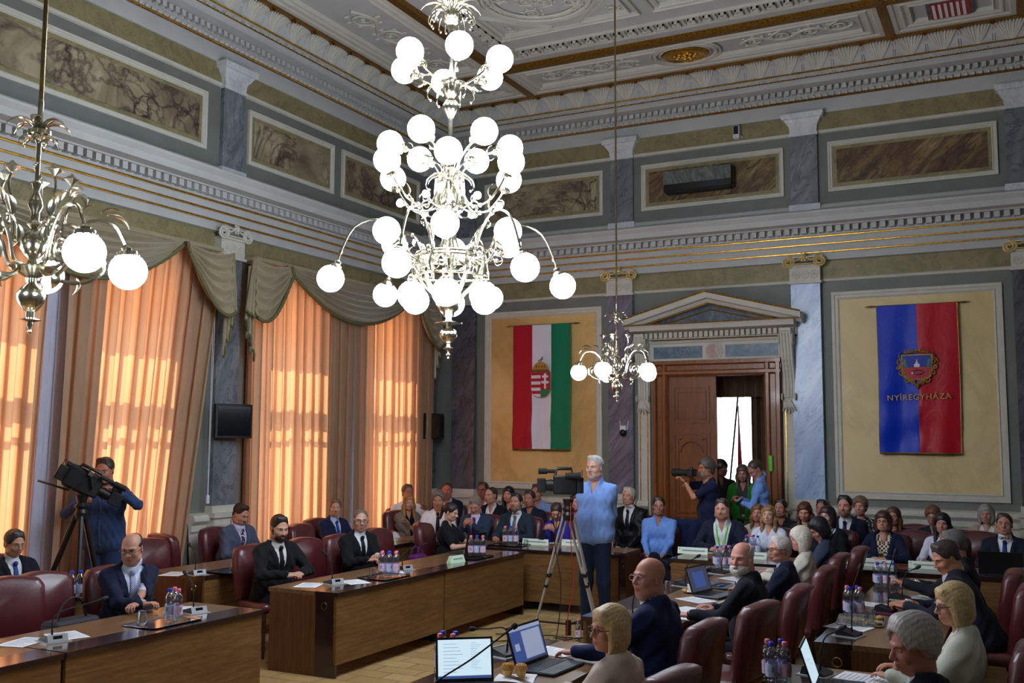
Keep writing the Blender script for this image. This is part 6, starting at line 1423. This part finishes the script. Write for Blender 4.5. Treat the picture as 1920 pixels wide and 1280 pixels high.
    if tie is not None:
        tcol, tp = tie; w = .019+.022*np.clip((.56-q[2])/.35, 0, 1); g = np.maximum(base-.011*s, (np.abs(q[0])-w)*s); g = np.maximum(g, np.maximum((.10-q[2])*s, (q[2]-.565)*s)); g = np.maximum(g, (.02-q[1])*s); g = np.maximum(g, (q[1]-.185-fat*.07)*s)
        kn = np.sqrt((q[0]/.024)**2+((q[1]-.08)/.02)**2+((q[2]-.553)/.026)**2)-1; g = np.minimum(g, kn*.02*s)
        Pn, Q = surfnet(g, f.lo, f.h)
        if len(Pn): nmesh('tie', [(Pn, Q)], cloth(tcol, .45, tp), root)
    elif top in ('shirt',) or (outer and sex == 'm'):
        g = np.maximum(base-.005*s, (np.abs(q[0])-.016)*s); g = np.maximum(g, np.maximum((.02-q[2])*s, (q[2]-.46)*s)); g = np.maximum(g, (.02-q[1])*s); g = np.maximum(g, (q[1]-.185-fat*.07)*s); Pn, Q = surfnet(g, f.lo, f.h)
        if len(Pn) and near: nmesh('button_placket', [(Pn, Q)], cloth(gm, .8), root)
    if outer:
        z0 = {'suit': .20, 'opensuit': -.02, 'blazer': .12, 'cardigan': .0}[top]; w1 = {'suit': .085, 'opensuit': .12, 'blazer': .10, 'cardigan': .10}[top]
        P = torso(.012)+sleeves(.008, .93); f = Fld(P, h, .02); v, q = vdist(f, z0, w1, .60)
        cut = np.maximum(v, -(q[1]-.01)); qh = f.local(RH, hc_); neck = np.sqrt(qh[0]**2+(qh[1]+.02*s)**2)-(.074 if sex == 'm' else .066)*s*fw; up = np.maximum(neck, -(q[2]-(.545+.05*np.clip(.2-q[1]*15, 0, 1)))*s)
        fold = (.0038*np.sin(q[2]*38+np.abs(q[0])*55+2*np.sin(q[1]*14))+.003*np.sin(q[2]*71-q[0]*40+q[1]*35))*s*np.clip(np.abs(q[0])*6, 0, 1)
        J0 = f.F+fold; F2 = np.maximum(np.maximum(J0, -cut*s), -up)
        lap = np.maximum(np.maximum(J0-.008*s, (v-.052+.03*np.clip((.42-q[2])*4, 0, 1))*s), -(cut)*s); lap = np.maximum(lap, np.maximum((z0+.02-q[2])*s, -(q[1]-.0)*s)); lap = np.maximum(lap, -up); lap = np.maximum(lap, (q[1]-.2-fat*.07)*s)
        F3 = np.minimum(F2, lap) if sex == 'm' or top == 'blazer' else F2
        Pn, Q = surfnet(F3, f.lo, f.h); nmesh('jacket' if top != 'cardigan' else 'cardigan', [(Pn, Q)], cloth(tc, .8), root)
        if sex == 'm':
            mb = MB()
            for k, (S_, El, W) in enumerate(J): d = (W-El)/np.linalg.norm(W-El); mb = MB(); mb.tube([W-d*.035*s, W-d*.004*s], [.036*s, .035*s], 14); mb.build('shirt_cuff', cloth(sc), root, smooth=60)
            pass
    if extra and extra.get('lanyard'):
        mb = MB()
        yf = .148+fat*.03
        for sg in (-1, 1): mb.tube([T(sg*.07, .02, .585), T(sg*.062, .115, .50), T(sg*.03, yf, .36), T(0, yf+.005, .27)], .009*s, 6, flat=.25)
        mb.build('lanyard', lime, root)
    if extra and extra.get('watch'):
        k = extra['watch']-1; S_, El, W = J[k]; d = (W-El)/np.linalg.norm(W-El); mb = MB(); mb.tube([W-d*.02, W-d*.002], .03*s, 12); mb.build('wrist_watch', blackp, root)
    if extra and extra.get('scarf'):
        mb = MB(); mb.tube([T(-.09, -.02, .6), T(-.05, .09, .54), T(0, .13, .46), T(.03, .15, .34)], .035*s, 8, flat=.4); mb.tube([T(.09, -.02, .6), T(.05, .09, .54), T(0, .135, .46), T(-.03, .15, .32)], .035*s, 8, flat=.4)
        mb.build('scarf', cloth(extra['scarf'], .7, 'wide'), root)
    # ---- trousers and shoes
    if not nolegs:
        P = []; a = lambda p, k=.04: P.append(p+('u', k*s)); a(('c', T(-.07, 0, .06), T(.07, 0, .06), .12*s, .12*s))
        kn = []
        for sg in (-1, 1):
            if pose == 'sit':
                K = A3(sg*.12, .45*s, hz+.0); Aa = A3(sg*.12, .42*s, .07)
                if extra and extra.get('legcross') and sg > 0: K = A3(-.02, .45*s, hz+.10); Aa = A3(-.22, .50*s, .30)
                a(('c', A3(sg*.08, .02, hz+.02), K, .092*s, .068*s)); a(('c', K, Aa, .066*s, .05*s))
            else:
                K = A3(sg*.10, .02, hz*.52); Aa = A3(sg*.115, -.02, .07); a(('c', A3(sg*.085, 0, hz-.04), K, .098*s, .072*s)); a(('c', K, Aa, .07*s, .055*s))
            kn.append(Aa)
        f = Fld(P, .016*s if not near else .013*s, .03); Pn, Q = surfnet(f.F, f.lo, f.h); nmesh('trousers', [(Pn, Q)], cloth(bottom), root)
        for Aa in kn:
            mb = MB(); x, y, z = Aa; mb.loft([[(x+w*cos(t), y+yo+.0*l, z-.07+zz+hh2*(.5+.5*sin(t))) if False else (x+w*cos(t), y+yo, z-.07+max(0, hh2*sin(t))) for t in np.linspace(0, 2*PI, 13)[:-1]] for yo, w, hh2, zz, l in ((-.08, .015, .05, 0, 0), (-.06, .035, .09, 0, 0), (0, .042, .1, 0, 0), (.08, .045, .07, 0, 0), (.15, .045, .05, 0, 0), (.19, .03, .035, 0, 0), (.2, .008, .02, 0, 0))], True, True)
            mb.build('shoe', plain('black_shoe_leather', (16, 14, 14), .3), root, smooth=60)
    return root, J, T, Hh
def frac_short(t): return t in ('tee', 'polo')
# ------------------------------------------------------------------ who sits where
def PP(px, py, ax, val, label, face, look, top='suit', pose='sit', lean=4, chair_=True, gchair='burgundy leather chairs in use', H=None, seat=None, **k):
    p = {'X': onX, 'Y': onY}[ax](px, py, val); Hh_ = H or float(p[2]); s = Hh_/1.36 if pose == 'sit' else Hh_/1.8
    ang = math.degrees(math.atan2(-p[1], -p[0])); off = (.035+.74*sin(rad(lean)))*s; fa = rad(face); x = p[0]-off*cos(fa); y = p[1]-off*sin(fa)
    hl = ((ang+look)-face+180) % 360-180
    r = person(label, (x, y), face, Hh_, pose=pose, look=max(-85, min(85, hl)), top=top, lean=lean, **k)
    if pose == 'sit' and chair_: cx, cy, cf = seat or (x, y, face); chair(cx, cy, cf, 'burgundy chair of the %s' % ' '.join(label.replace(',', '').split()[:11]), gchair)
    return r
NAVY, BLK, GREYB, DKB = (22, 30, 58), (20, 20, 24), (62, 68, 88), (26, 34, 50)
W_ = (226, 228, 236); near = .0068
# window side, front row
PP(250, 1000, 'X', -6.38, 'balding man in navy suit and blue striped tie, wearing glasses', -22, -18, tie=((40, 60, 150), 'stripe'), tc=(20, 26, 52), sc=(206, 212, 232), skinc=(190, 138, 116), hair='fringe', hc=(40, 32, 28), glasses='black', pitch=14, roll=0, fat=.3, lean=6, res=near, arms=((.10, .46, TZ+.06), (.02, .44, TZ+.06)), extra=dict(hk=('grip', 'grip'), hd=((.5, .6, 0), (-.5, .6, 0.1))))
PP(527, 965, 'X', -6.45, 'dark-bearded man in black suit, hands clasped on the desk', -14, 26, tie=((20, 16, 24), None), tc=(14, 14, 17), sc=(214, 210, 206), skinc=(196, 148, 124), hair='short', hc=(30, 24, 22), beard=((34, 26, 24), 'short'), pitch=16, fat=.25, lean=8, res=near, arms='clasp')
PP(678, 955, 'X', -6.42, 'bald man with black glasses, black suit and tie', -20, 8, tie=((14, 14, 18), None), tc=(14, 15, 20), skinc=(200, 152, 132), hair='buzz', hc=(110, 96, 86), glasses='black', pitch=4, lean=4, res=near, arms=((-.02, .36, TZ+.10), (.12, .40, TZ+.07)), extra=dict(hk=('relax', 'grip'), hd=((.6, .5, .1), (-.6, .6, .1))))
PP(848, 942, 'X', -6.42, 'young woman in short-sleeved black top, reading her phone in profile', 12, 62, top='polo', sex='f', tc=(16, 16, 20), sc=(18, 18, 24), skinc=(214, 166, 142), hair='pony', hc=(44, 28, 26), pitch=18, lean=6, res=near, arms=((-.06, .44, TZ+.12), (.16, .42, TZ+.04)), extra=dict(hk=('grip', 'flat')))
# window side, rear row
PP(30, 994, 'X', -7.95, 'man in dark suit and blue tie with thin glasses, by the left curtain', -8, 30, tie=((40, 70, 140), None), tc=(24, 26, 34), skinc=(196, 146, 120), hair='side', hc=(54, 46, 42), glasses='metal', pitch=14, lean=5, res=near, arms='table')
PP(455, 943, 'X', -8.15, 'stocky man in grey-blue suit looking down, patterned tie', -6, 42, tie=((60, 24, 44), 'dots'), tc=(74, 80, 102), sc=(196, 190, 222), skinc=(190, 136, 112), hair='short', hc=(50, 36, 28), beard=((120, 96, 80), 'stubble'), pitch=26, fat=.5, lean=10, res=near, arms='table')
PP(630, 936, 'X', -8.05, 'man with moustache in navy suit and blue tie before the curtain', -12, 4, tie=((34, 60, 130), None), tc=(24, 28, 60), sc=(190, 200, 236), skinc=(196, 142, 116), hair='side', hc=(112, 78, 52), beard=((120, 84, 58), 'moustache'), lean=3, arms='table')
PP(768, 928, 'X', -7.98, 'blonde woman in grey blazer with folded arms', -30, 10, top='blazer', sex='f', tc=(124, 114, 104), sc=(14, 14, 16), skinc=(206, 152, 124), hair='long', hc=(170, 120, 74), pitch=2, arms='cross', lean=5, extra=dict(hk=('relax', 'relax')))
PP(765, 908, 'X', -8.3, 'man in white shirt stretching an arm along the desk before the curtain', -35, 22, top='shirt', sc=(232, 222, 222), skinc=(186, 112, 84), hair='short', hc=(84, 66, 56), lean=4, arms=((-.20, .30, 1.0), (.16, .3, .8)))
PP(822, 922, 'Y', 12.15, 'grey-haired man with moustache, white shirt and black tie', -62, -8, top='shirt', tie=((18, 18, 22), None), sc=(232, 224, 228), skinc=(190, 130, 104), hair='volume', hc=(118, 104, 96), beard=((190, 180, 170), 'moustache'), pitch=6, fat=.3, arms='table')
PP(838, 905, 'Y', 13.75, 'man in dark suit in the back corner under the monitor', -75, -5, tc=(22, 26, 44), sc=(170, 190, 210), skinc=(176, 104, 90), hair='buzz', hc=(70, 50, 44), arms='lap', fat=.3)
# far rows
g_ = 'people in the audience rows'
PP(890, 930, 'Y', 12.05, 'grey-haired man in blue suit looking down, purple tie', -85, -18, tie=((112, 40, 130), None), tc=(44, 58, 84), sc=(206, 206, 236), skinc=(196, 138, 118), hair='side', hc=(138, 124, 116), pitch=30, lean=8, fat=.3, res=near, arms='phone')
PP(967, 925, 'Y', 12.05, 'dark-haired man in teal-grey suit and grey tie, chin raised', -88, -22, tie=((92, 108, 124), None), tc=(34, 48, 62), skinc=(186, 132, 112), hair='short', hc=(34, 26, 24), beard=((60, 44, 38), 'stubble'), pitch=-4, res=near, arms='table')
PP(1042, 942, 'Y', 11.95, 'woman in royal blue cardigan with glasses bent over a phone', -90, -8, top='cardigan', sex='f', tc=(34, 34, 140), sc=(18, 16, 22), skinc=(200, 144, 124), hair='pony', hc=(58, 40, 34), glasses='metal', pitch=30, lean=8, arms='phone')
PP(1080, 925, 'Y', 12.6, 'woman in a pink top half hidden behind the silver tripod', -90, -20, top='blouse', sex='f', sc=(214, 40, 120), skinc=(204, 140, 122), hair='long', hc=(60, 40, 34), arms='lap')
PP(920, 913, 'Y', 12.95, 'young man in black suit with open white collar, looking aside', -88, -42, top='suit', tc=(18, 20, 28), skinc=(196, 140, 116), hair='buzz', hc=(52, 38, 34), arms='lap')
PP(905, 904, 'Y', 13.85, 'man with glasses and white shirt before the dark corner pilaster', -85, -20, top='shirt', sc=(222, 216, 224), skinc=(150, 90, 76), hair='short', hc=(48, 38, 36), glasses='black', arms='lap')
PP(953, 912, 'Y', 13.5, 'woman with long black hair in the back row under the tricolour flag', -88, -18, top='blouse', sex='f', sc=(28, 24, 30), skinc=(206, 146, 126), hair='long', hc=(22, 18, 22), arms='lap')
PP(992, 920, 'Y', 13.0, 'man in navy jacket right behind the teal-suited man', -90, -22, top='suit', tc=(24, 28, 48), sc=(40, 44, 60), skinc=(184, 118, 100), hair='short', hc=(46, 36, 32), arms='lap')
PP(1006, 908, 'Y', 13.85, 'man in light blue open shirt in the back row under the tricolour flag', -90, -16, top='shirt', sc=(132, 154, 206), skinc=(190, 124, 104), hair='short', hc=(74, 56, 48), arms='lap')
PP(1178, 914, 'Y', 13.3, 'elderly man in black suit and dark tie seated below the dome camera', -92, -30, tie=((28, 28, 40), None), tc=(14, 14, 18), skinc=(196, 142, 122), hair='side', hc=(190, 176, 160), pitch=-4, arms='lap')
PP(1235, 932, 'Y', 12.55, 'man with glasses in light blue shirt, legs crossed, beside the door', -82, 0, top='shirt', sc=(112, 152, 226), skinc=(176, 122, 100), hair='short', hc=(34, 28, 26), glasses='metal', arms='lap', lean=-2, bottom=(20, 26, 44), res=near, extra=dict(legcross=True))
PP(1353, 935, 'Y', 12.05, 'heavyset man with a green lanyard, dark jacket and white shirt', -86, -12, top='opensuit', tc=(22, 28, 48), skinc=(200, 146, 128), hair='short', hc=(54, 38, 32), beard=((120, 86, 70), 'stubble'), pitch=4, fat=.7, lean=6, arms='clasp', res=near, extra=dict(lanyard=True))
PP(1440, 947, 'Y', 12.1, 'woman in white sweater with wavy light brown hair', -88, -12, top='blouse', sex='f', sc=(216, 222, 240), skinc=(214, 162, 138), hair='longwavy', hc=(150, 112, 76), arms='table', pitch=-2)
PP(1420, 945, 'Y', 12.75, 'woman with long auburn hair behind the white sweater', -88, -12, top='blouse', sex='f', sc=(200, 188, 176), skinc=(196, 134, 112), hair='longwavy', hc=(120, 80, 54), arms='lap')
PP(1463, 936, 'Y', 13.3, 'dark-haired man in black behind the woman in white sweater', -90, -20, top='shirt', sc=(22, 22, 30), skinc=(184, 126, 106), hair='short', hc=(30, 24, 26), arms='lap')
PP(1508, 941, 'Y', 12.7, 'auburn-haired woman looking down, next to the blue-lit pilaster', -90, -10, top='blouse', sex='f', sc=(52, 44, 44), skinc=(206, 146, 122), hair='longwavy', hc=(84, 44, 30), arms='lap', pitch=16)
PP(1541, 937, 'Y', 13.6, 'man with dark hair barely showing over the woman with a striped scarf', -90, -20, top='shirt', sc=(30, 32, 44), skinc=(176, 112, 94), hair='short', hc=(34, 26, 28), arms='lap')
PP(1550, 949, 'Y', 12.15, 'woman with a plum bob, clear glasses and a blue-white striped scarf', -100, -28, top='blazer', sex='f', tc=(20, 20, 28), sc=(30, 30, 50), skinc=(214, 170, 158), hair='bob', hc=(44, 24, 34), glasses='clear', arms='lap', extra=dict(scarf=(30, 44, 110)))
PP(1583, 929, 'Y', 12.75, 'tall young man with goatee, navy suit and dark blue tie', -92, -14, tie=((24, 34, 84), None), tc=(20, 26, 48), skinc=(196, 142, 122), hair='short', hc=(32, 26, 26), beard=((70, 46, 38), 'stubble'), arms='lap', res=near)
PP(1612, 932, 'Y', 13.6, 'woman with curly fair hair and black polka-dot top', -92, -14, top='blouse', sex='f', sc=(20, 20, 24), skinc=(206, 148, 128), hair='curly', hc=(122, 98, 76), arms='lap', extra=dict(pat='dots'))
PP(1655, 958, 'Y', 12.0, 'woman with glasses, navy jacket and geometric blouse, hands joined', -94, -10, top='blazer', sex='f', tc=(20, 26, 54), sc=(30, 24, 26), skinc=(204, 148, 126), hair='bob', hc=(66, 36, 32), glasses='black', arms='clasp', fat=.2, res=near, extra=dict(pat='checker'))
PP(1674, 950, 'Y', 12.9, 'woman with long straight hair behind the woman in navy jacket', -92, -10, top='blouse', sex='f', sc=(22, 20, 26), skinc=(190, 132, 112), hair='long', hc=(84, 56, 38), arms='lap')
PP(1748, 950, 'Y', 13.3, 'woman with curled copper-brown hair in the back row under the blue-red flag', -94, -10, top='blouse', sex='f', sc=(40, 40, 60), skinc=(186, 130, 114), hair='curly', hc=(116, 76, 52), glasses='metal', arms='lap', pitch=14)
PP(1766, 962, 'Y', 12.1, 'woman with long black hair and white blouse', -94, -8, top='blouse', sex='f', sc=(214, 216, 232), skinc=(186, 132, 114), hair='long', hc=(20, 16, 20), arms='table', pitch=4)
PP(1848, 946, 'Y', 13.6, 'grey-bobbed woman with glasses and beige jacket in the back row', -96, -6, top='blazer', sex='f', tc=(190, 158, 140), sc=(220, 220, 226), skinc=(206, 152, 132), hair='bob', hc=(150, 146, 142), glasses='metal', arms='lap')
PP(1882, 963, 'Y', 12.0, 'man with glasses, dark suit and blue tie at the picture edge', -96, -4, tie=((24, 50, 120), None), tc=(24, 30, 42), skinc=(190, 136, 116), hair='short', hc=(60, 38, 32), glasses='metal', pitch=-6, arms='table', fat=.2, res=near)
# right-hand front row, facing the middle of the hall
PP(1140, 1135, 'X', -1.86, 'blonde woman with round brown glasses and cream jacket, lower edge', 172, -58, top='blazer', sex='f', tc=(206, 188, 176), sc=(16, 16, 18), skinc=(206, 142, 120), hair='bob', hc=(196, 166, 120), glasses='brown', pitch=0, res=.006, arms='table', lean=2, H=1.24)
PP(1212, 1045, 'X', -2.12, 'bald man with rimless glasses and bright navy suit, in profile', 176, -50, tie=((30, 36, 66), None), tc=(22, 32, 72), skinc=(188, 128, 106), hair=None, hc=(120, 100, 90), glasses='clear', pitch=-2, res=.006, fat=.4, lean=5, arms=((-.26, .46, TZ+.05), (.15, .35, TZ+.05)), extra=dict(hk=('relax', 'relax')))
PP(1385, 1015, 'X', -1.98, 'white-bearded man in black suit turning to the camera', 184, -30, tie=((40, 44, 60), None), tc=(18, 22, 32), skinc=(206, 142, 128), hair='fringe', hc=(196, 190, 184), beard=((206, 200, 196), 'full'), pitch=4, res=.006, fat=.6, lean=9, arms=((-.30, .46, TZ+.05), (.1, .36, TZ+.05)))
PP(1458, 1005, 'X', -1.97, 'white-haired man with black glasses and navy suit', 182, -62, tie=((60, 66, 90), None), tc=(20, 26, 50), sc=(200, 210, 236), skinc=(204, 142, 122), hair='side', hc=(206, 196, 190), glasses='black', pitch=2, res=.006, lean=6, arms='table')
PP(1497, 990, 'X', -2.0, 'woman with puffy white-blonde hair and ivory jacket', 184, -66, top='blazer', sex='f', tc=(206, 200, 188), sc=(220, 216, 210), skinc=(206, 148, 134), hair='white_bob', hc=(222, 214, 198), pitch=4, res=near, arms='table')
PP(1532, 966, 'X', -1.95, 'woman with straight black hair and slate suit, looking down', 186, -62, top='blazer', sex='f', tc=(52, 60, 82), sc=(160, 166, 196), skinc=(190, 130, 118), hair='bob', hc=(26, 22, 28), pitch=30, res=near, lean=6, arms='table', H=1.27)
# right-hand rear row
PP(1757, 1005, 'Y', 8.55, 'grey-templed man in dark suit leaning over the maroon folder', 178, -58, tie=((30, 34, 50), None), tc=(28, 32, 46), sc=(196, 190, 200), skinc=(206, 140, 112), hair='side', hc=(62, 50, 46), pitch=26, res=.0062, lean=24, fat=.4, arms=((-.12, .56, TZ+.06), (.02, .58, TZ+.06)), extra=dict(hk=('grip', 'relax'), hd=((.3, .8, 0), (-.3, .8, 0))), H=1.33)
PP(1778, 990, 'Y', 9.45, 'grey-haired man in black suit pointing a finger, half hidden', 180, -70, tie=((30, 34, 50), None), tc=(22, 24, 34), skinc=(196, 132, 112), hair='side', hc=(104, 100, 100), pitch=14, lean=14, arms=((-.18, .55, TZ+.12), (.05, .5, TZ+.1)), extra=dict(hk=('point', 'grip'), hd=((.1, .9, .3), (-.3, .8, .1))))
PP(1782, 1118, 'X', -.42, 'woman with straight blonde hair, thick black glasses and ivory jacket', 178, -66, top='blazer', sex='f', tc=(198, 198, 184), sc=(200, 196, 184), skinc=(206, 146, 124), hair='bob', hc=(190, 160, 112), glasses='black', pitch=10, res=.006, arms='table', lean=5, H=1.27)
PP(1704, 1184, 'X', -.50, 'man with thick wavy grey hair at the lower edge, dark jacket', 172, -62, tie=((30, 34, 50), None), tc=(26, 28, 40), skinc=(176, 112, 96), hair='volume', hc=(166, 160, 156), pitch=13, res=.006, arms='table', lean=6, H=1.28)
# standing people
PP(1115, 853, 'Y', 10.35, 'grey-haired man standing in a pale blue collarless shirt beside the tripod', -86, -30, top='shirt', pose='stand', lean=-2, H=1.86, sc=(126, 160, 224), skinc=(206, 156, 138), hair='short', hc=(176, 170, 166), beard=((200, 190, 184), 'stubble'), fat=.35, arms=((-.10, -.20, .98), (.0, -.22, .96)), bottom=(26, 38, 62), res=.006, pitch=2, extra=dict(elbow=((-.9, .2, -.4), (.9, .1, -.4))))
ph_ = PP(1322, 858, 'Y', 13.05, 'photographer in navy t-shirt holding a long lens to his eye', -150, -52, top='tee', pose='stand', lean=2, H=1.79, sc=(24, 28, 60), skinc=(190, 128, 96), hair='curly', hc=(96, 86, 80), beard=((130, 116, 108), 'short'), glasses='black', fat=.3, arms=((-.02, .34, 1.50), (.10, .22, 1.55)), bottom=(96, 78, 58), res=near, extra=dict(elbow=((-.4, .1, -.9), (.9, .1, -.5)), hk=('grip', 'grip'), hd=((.2, .6, .6), (-.4, .6, .5)), watch=1))
PP(1352, 862, 'Y', 14.75, 'person with curly black hair and dark clothes inside the doorway', -60, 50, top='shirt', pose='stand', H=1.74, sc=(16, 14, 16), skinc=(96, 60, 48), hair='curly', hc=(18, 14, 14), arms='down')
PP(1392, 875, 'Y', 14.0, 'woman in a bright green jacket standing in the doorway', -85, -8, top='cardigan', sex='f', pose='stand', H=1.7, tc=(34, 120, 40), sc=(60, 60, 60), skinc=(170, 120, 104), hair='long', hc=(84, 66, 56), arms='down', bottom=(14, 14, 18), pitch=12)
PP(1412, 862, 'Y', 13.55, 'tall man in light blue shirt bending over a phone at the door', -168, -58, top='shirt', pose='stand', H=1.79, lean=10, sc=(120, 156, 226), skinc=(178, 124, 108), hair='buzz', hc=(70, 58, 52), arms=((-.04, .36, 1.24), (.06, .33, 1.26)), bottom=(24, 26, 48), pitch=40, res=near, extra=dict(hk=('grip', 'relax')))
PP(196, 864, 'X', -8.25, 'cameraman in denim shirt working behind the covered video camera', -60, -20, top='shirt', pose='stand', H=1.84, lean=4, sc=(46, 66, 104), skinc=(170, 108, 84), hair='short', hc=(50, 36, 30), arms=((-.22, .36, 1.52), (.12, .34, 1.42)), bottom=(34, 50, 84), pitch=10, res=near, fat=.3, extra=dict(elbow=((-.9, 0, -.6), (.9, -.1, -.8)), hk=('grip', 'grip')))
# things they hold
def phone(loc, rx, rz, label):
    r = empty('mobile_phone', loc); r.rotation_euler = (rx, 0, rz); tag(r, label, 'phone'); mb = MB(); mb.rbox((-.036, -.075, 0), (.036, .075, .009), .01); mb.build('phone_case', blackp, r); mb = MB(); mb.box((-.032, -.07, .009), (.032, .07, .0096)); mb.build('phone_screen', screen_off, r, smooth=0)
p = onY(1018, 1002, 11.6); phone(p, rad(-50), rad(180), 'black phone in the hands of the woman in royal blue cardigan')
p = onX(875, 1008, -5.98); phone(p, rad(-60), rad(-80), 'dark phone held by the young woman in black top')
p = onY(1388, 938, 13.4); phone(p, rad(-40), rad(100), 'dark phone held by the tall man in light blue shirt')
p = onY(893, 1003, 11.7); phone(p, rad(-50), rad(180), 'dark phone in the hands of the grey-haired man with purple tie')
cr_ = empty('photo_camera', onY(1296, 886, 12.85), rad(-195)); tag(cr_, 'black photo camera with long lens raised by the photographer', 'camera')
mb = MB(); mb.rbox((-.05, -.07, -.05), (.02, .07, .05), .015); mb.ball((-.01, 0, .05), .03, 8, 6); mb.build('camera_body', blackp, cr_)
mb = MB(); mb.lathe([(.035, 0), (.04, .03), (.04, .12), (.048, .14), (.052, .26), (.0, .26)], n=18); mb.v = [(z+.02, y, x) for x, y, z in mb.v]; mb.build('lens', blackm, cr_)
p = onY(1266, 960, 12.62); jk = empty('draped_jacket', (p[0], 12.86, .95), rad(8)); tag(jk, 'dark blue jacket hung over the chair back beside the man with crossed legs', 'jacket')
f = Fld([('c', A3(-.2, 0, 0), A3(.22, 0, 0), .07, .07, 'u', .05), ('c', A3(-.16, -.06, -.1), A3(-.14, -.07, -.5), .07, .06, 'u', .05), ('c', A3(.16, -.06, -.1), A3(.16, -.07, -.5), .07, .06, 'u', .05), ('c', A3(0, .08, -.1), A3(0, .1, -.5), .15, .15, 'u', .05), ('c', A3(.24, 0, -.02), A3(.3, .03, -.5), .06, .045, 'u', .03), ('c', A3(-.22, 0, -.02), A3(-.27, .03, -.5), .06, .045, 'u', .03)], .012)
q = f.xyz(); f.F += .006*np.sin(q[0]*50+q[2]*9)*np.sin(q[2]*16)
Pn, Q = surfnet(f.F, f.lo, f.h); nmesh('jacket_body', [(Pn, Q)], cloth((22, 30, 66)), jk)
# ------------------------------------------------------------------ empty chairs
gE = 'empty burgundy leather chairs'
def ech(px, py, x, face, label):
    p = onX(px, py, x); chair(x, float(p[1]), face, label, gE)
ech(40, 1107, -6.60, -20, 'empty burgundy leather chair nearest the camera, cut by the picture edge')
ech(120, 1087, -6.62, -5, 'empty burgundy leather chair holding the black laptop bag')
ech(608, 1020, -6.58, -5, 'empty burgundy leather chair between the two men in black suits')
ech(745, 1003, -6.58, 0, 'empty burgundy leather chair beside the purple handbag')
ech(305, 1015, -7.95, -10, 'empty burgundy leather chair before the gold curtain by the white papers')
ech(345, 990, -8.5, 80, 'empty burgundy leather chair turned sideways at the window casing')
ech(598, 1000, -7.75, 5, 'empty burgundy leather chair behind the bearded man in black')
ech(1352, 1212, -1.90, 172, 'empty burgundy leather chair back nearest the camera at the lower edge')
for px, x, lab in ((1680, 12.55, 'empty burgundy leather chair behind the woman in navy jacket'), (1690, 13.5, 'burgundy leather chair against the wall right of the polka-dot top')): p = onY(px+20, 985, x); chair(float(p[0]), x, -92, lab, gE)
for k, (px, y) in enumerate(((1795, 12.9), (1830, 12.8))): p = onY(px, 985, y); chair(float(p[0]), y, -92, 'empty burgundy leather chair %s' % ('just behind the woman in white blouse' if k == 0 else 'between the white blouse and the man with blue tie'), gE)
# ------------------------------------------------------------------ light
w = bpy.data.worlds.new('world'); SC.world = w; w.use_nodes = True; bgn = w.node_tree.nodes['Background']
bgn.inputs['Color'].default_value = (.80, .88, 1, 1); bgn.inputs['Strength'].default_value = 4.5
sun = bpy.data.lights.new('sun', 'SUN'); so = bpy.data.objects.new('sun', sun); COL.objects.link(so); sun.energy = 7; sun.angle = rad(1.2); sun.color = (1, .86, .66)
so.rotation_euler = Vector((1, .10, -.52)).to_track_quat('-Z', 'Y').to_euler()
vs = SC.view_settings; SC.display_settings.display_device = 'sRGB'; vs.view_transform = 'Standard'; vs.look = 'None'; vs.exposure = .45; vs.gamma = 1; vs.use_curve_mapping = False
cy = SC.cycles; cy.max_bounces = 7; cy.diffuse_bounces = 4; cy.glossy_bounces = 3; cy.transmission_bounces = 4; cy.transparent_max_bounces = 12; cy.caustics_reflective = False; cy.caustics_refractive = False; cy.sample_clamp_indirect = 4.0; cy.use_light_tree = True
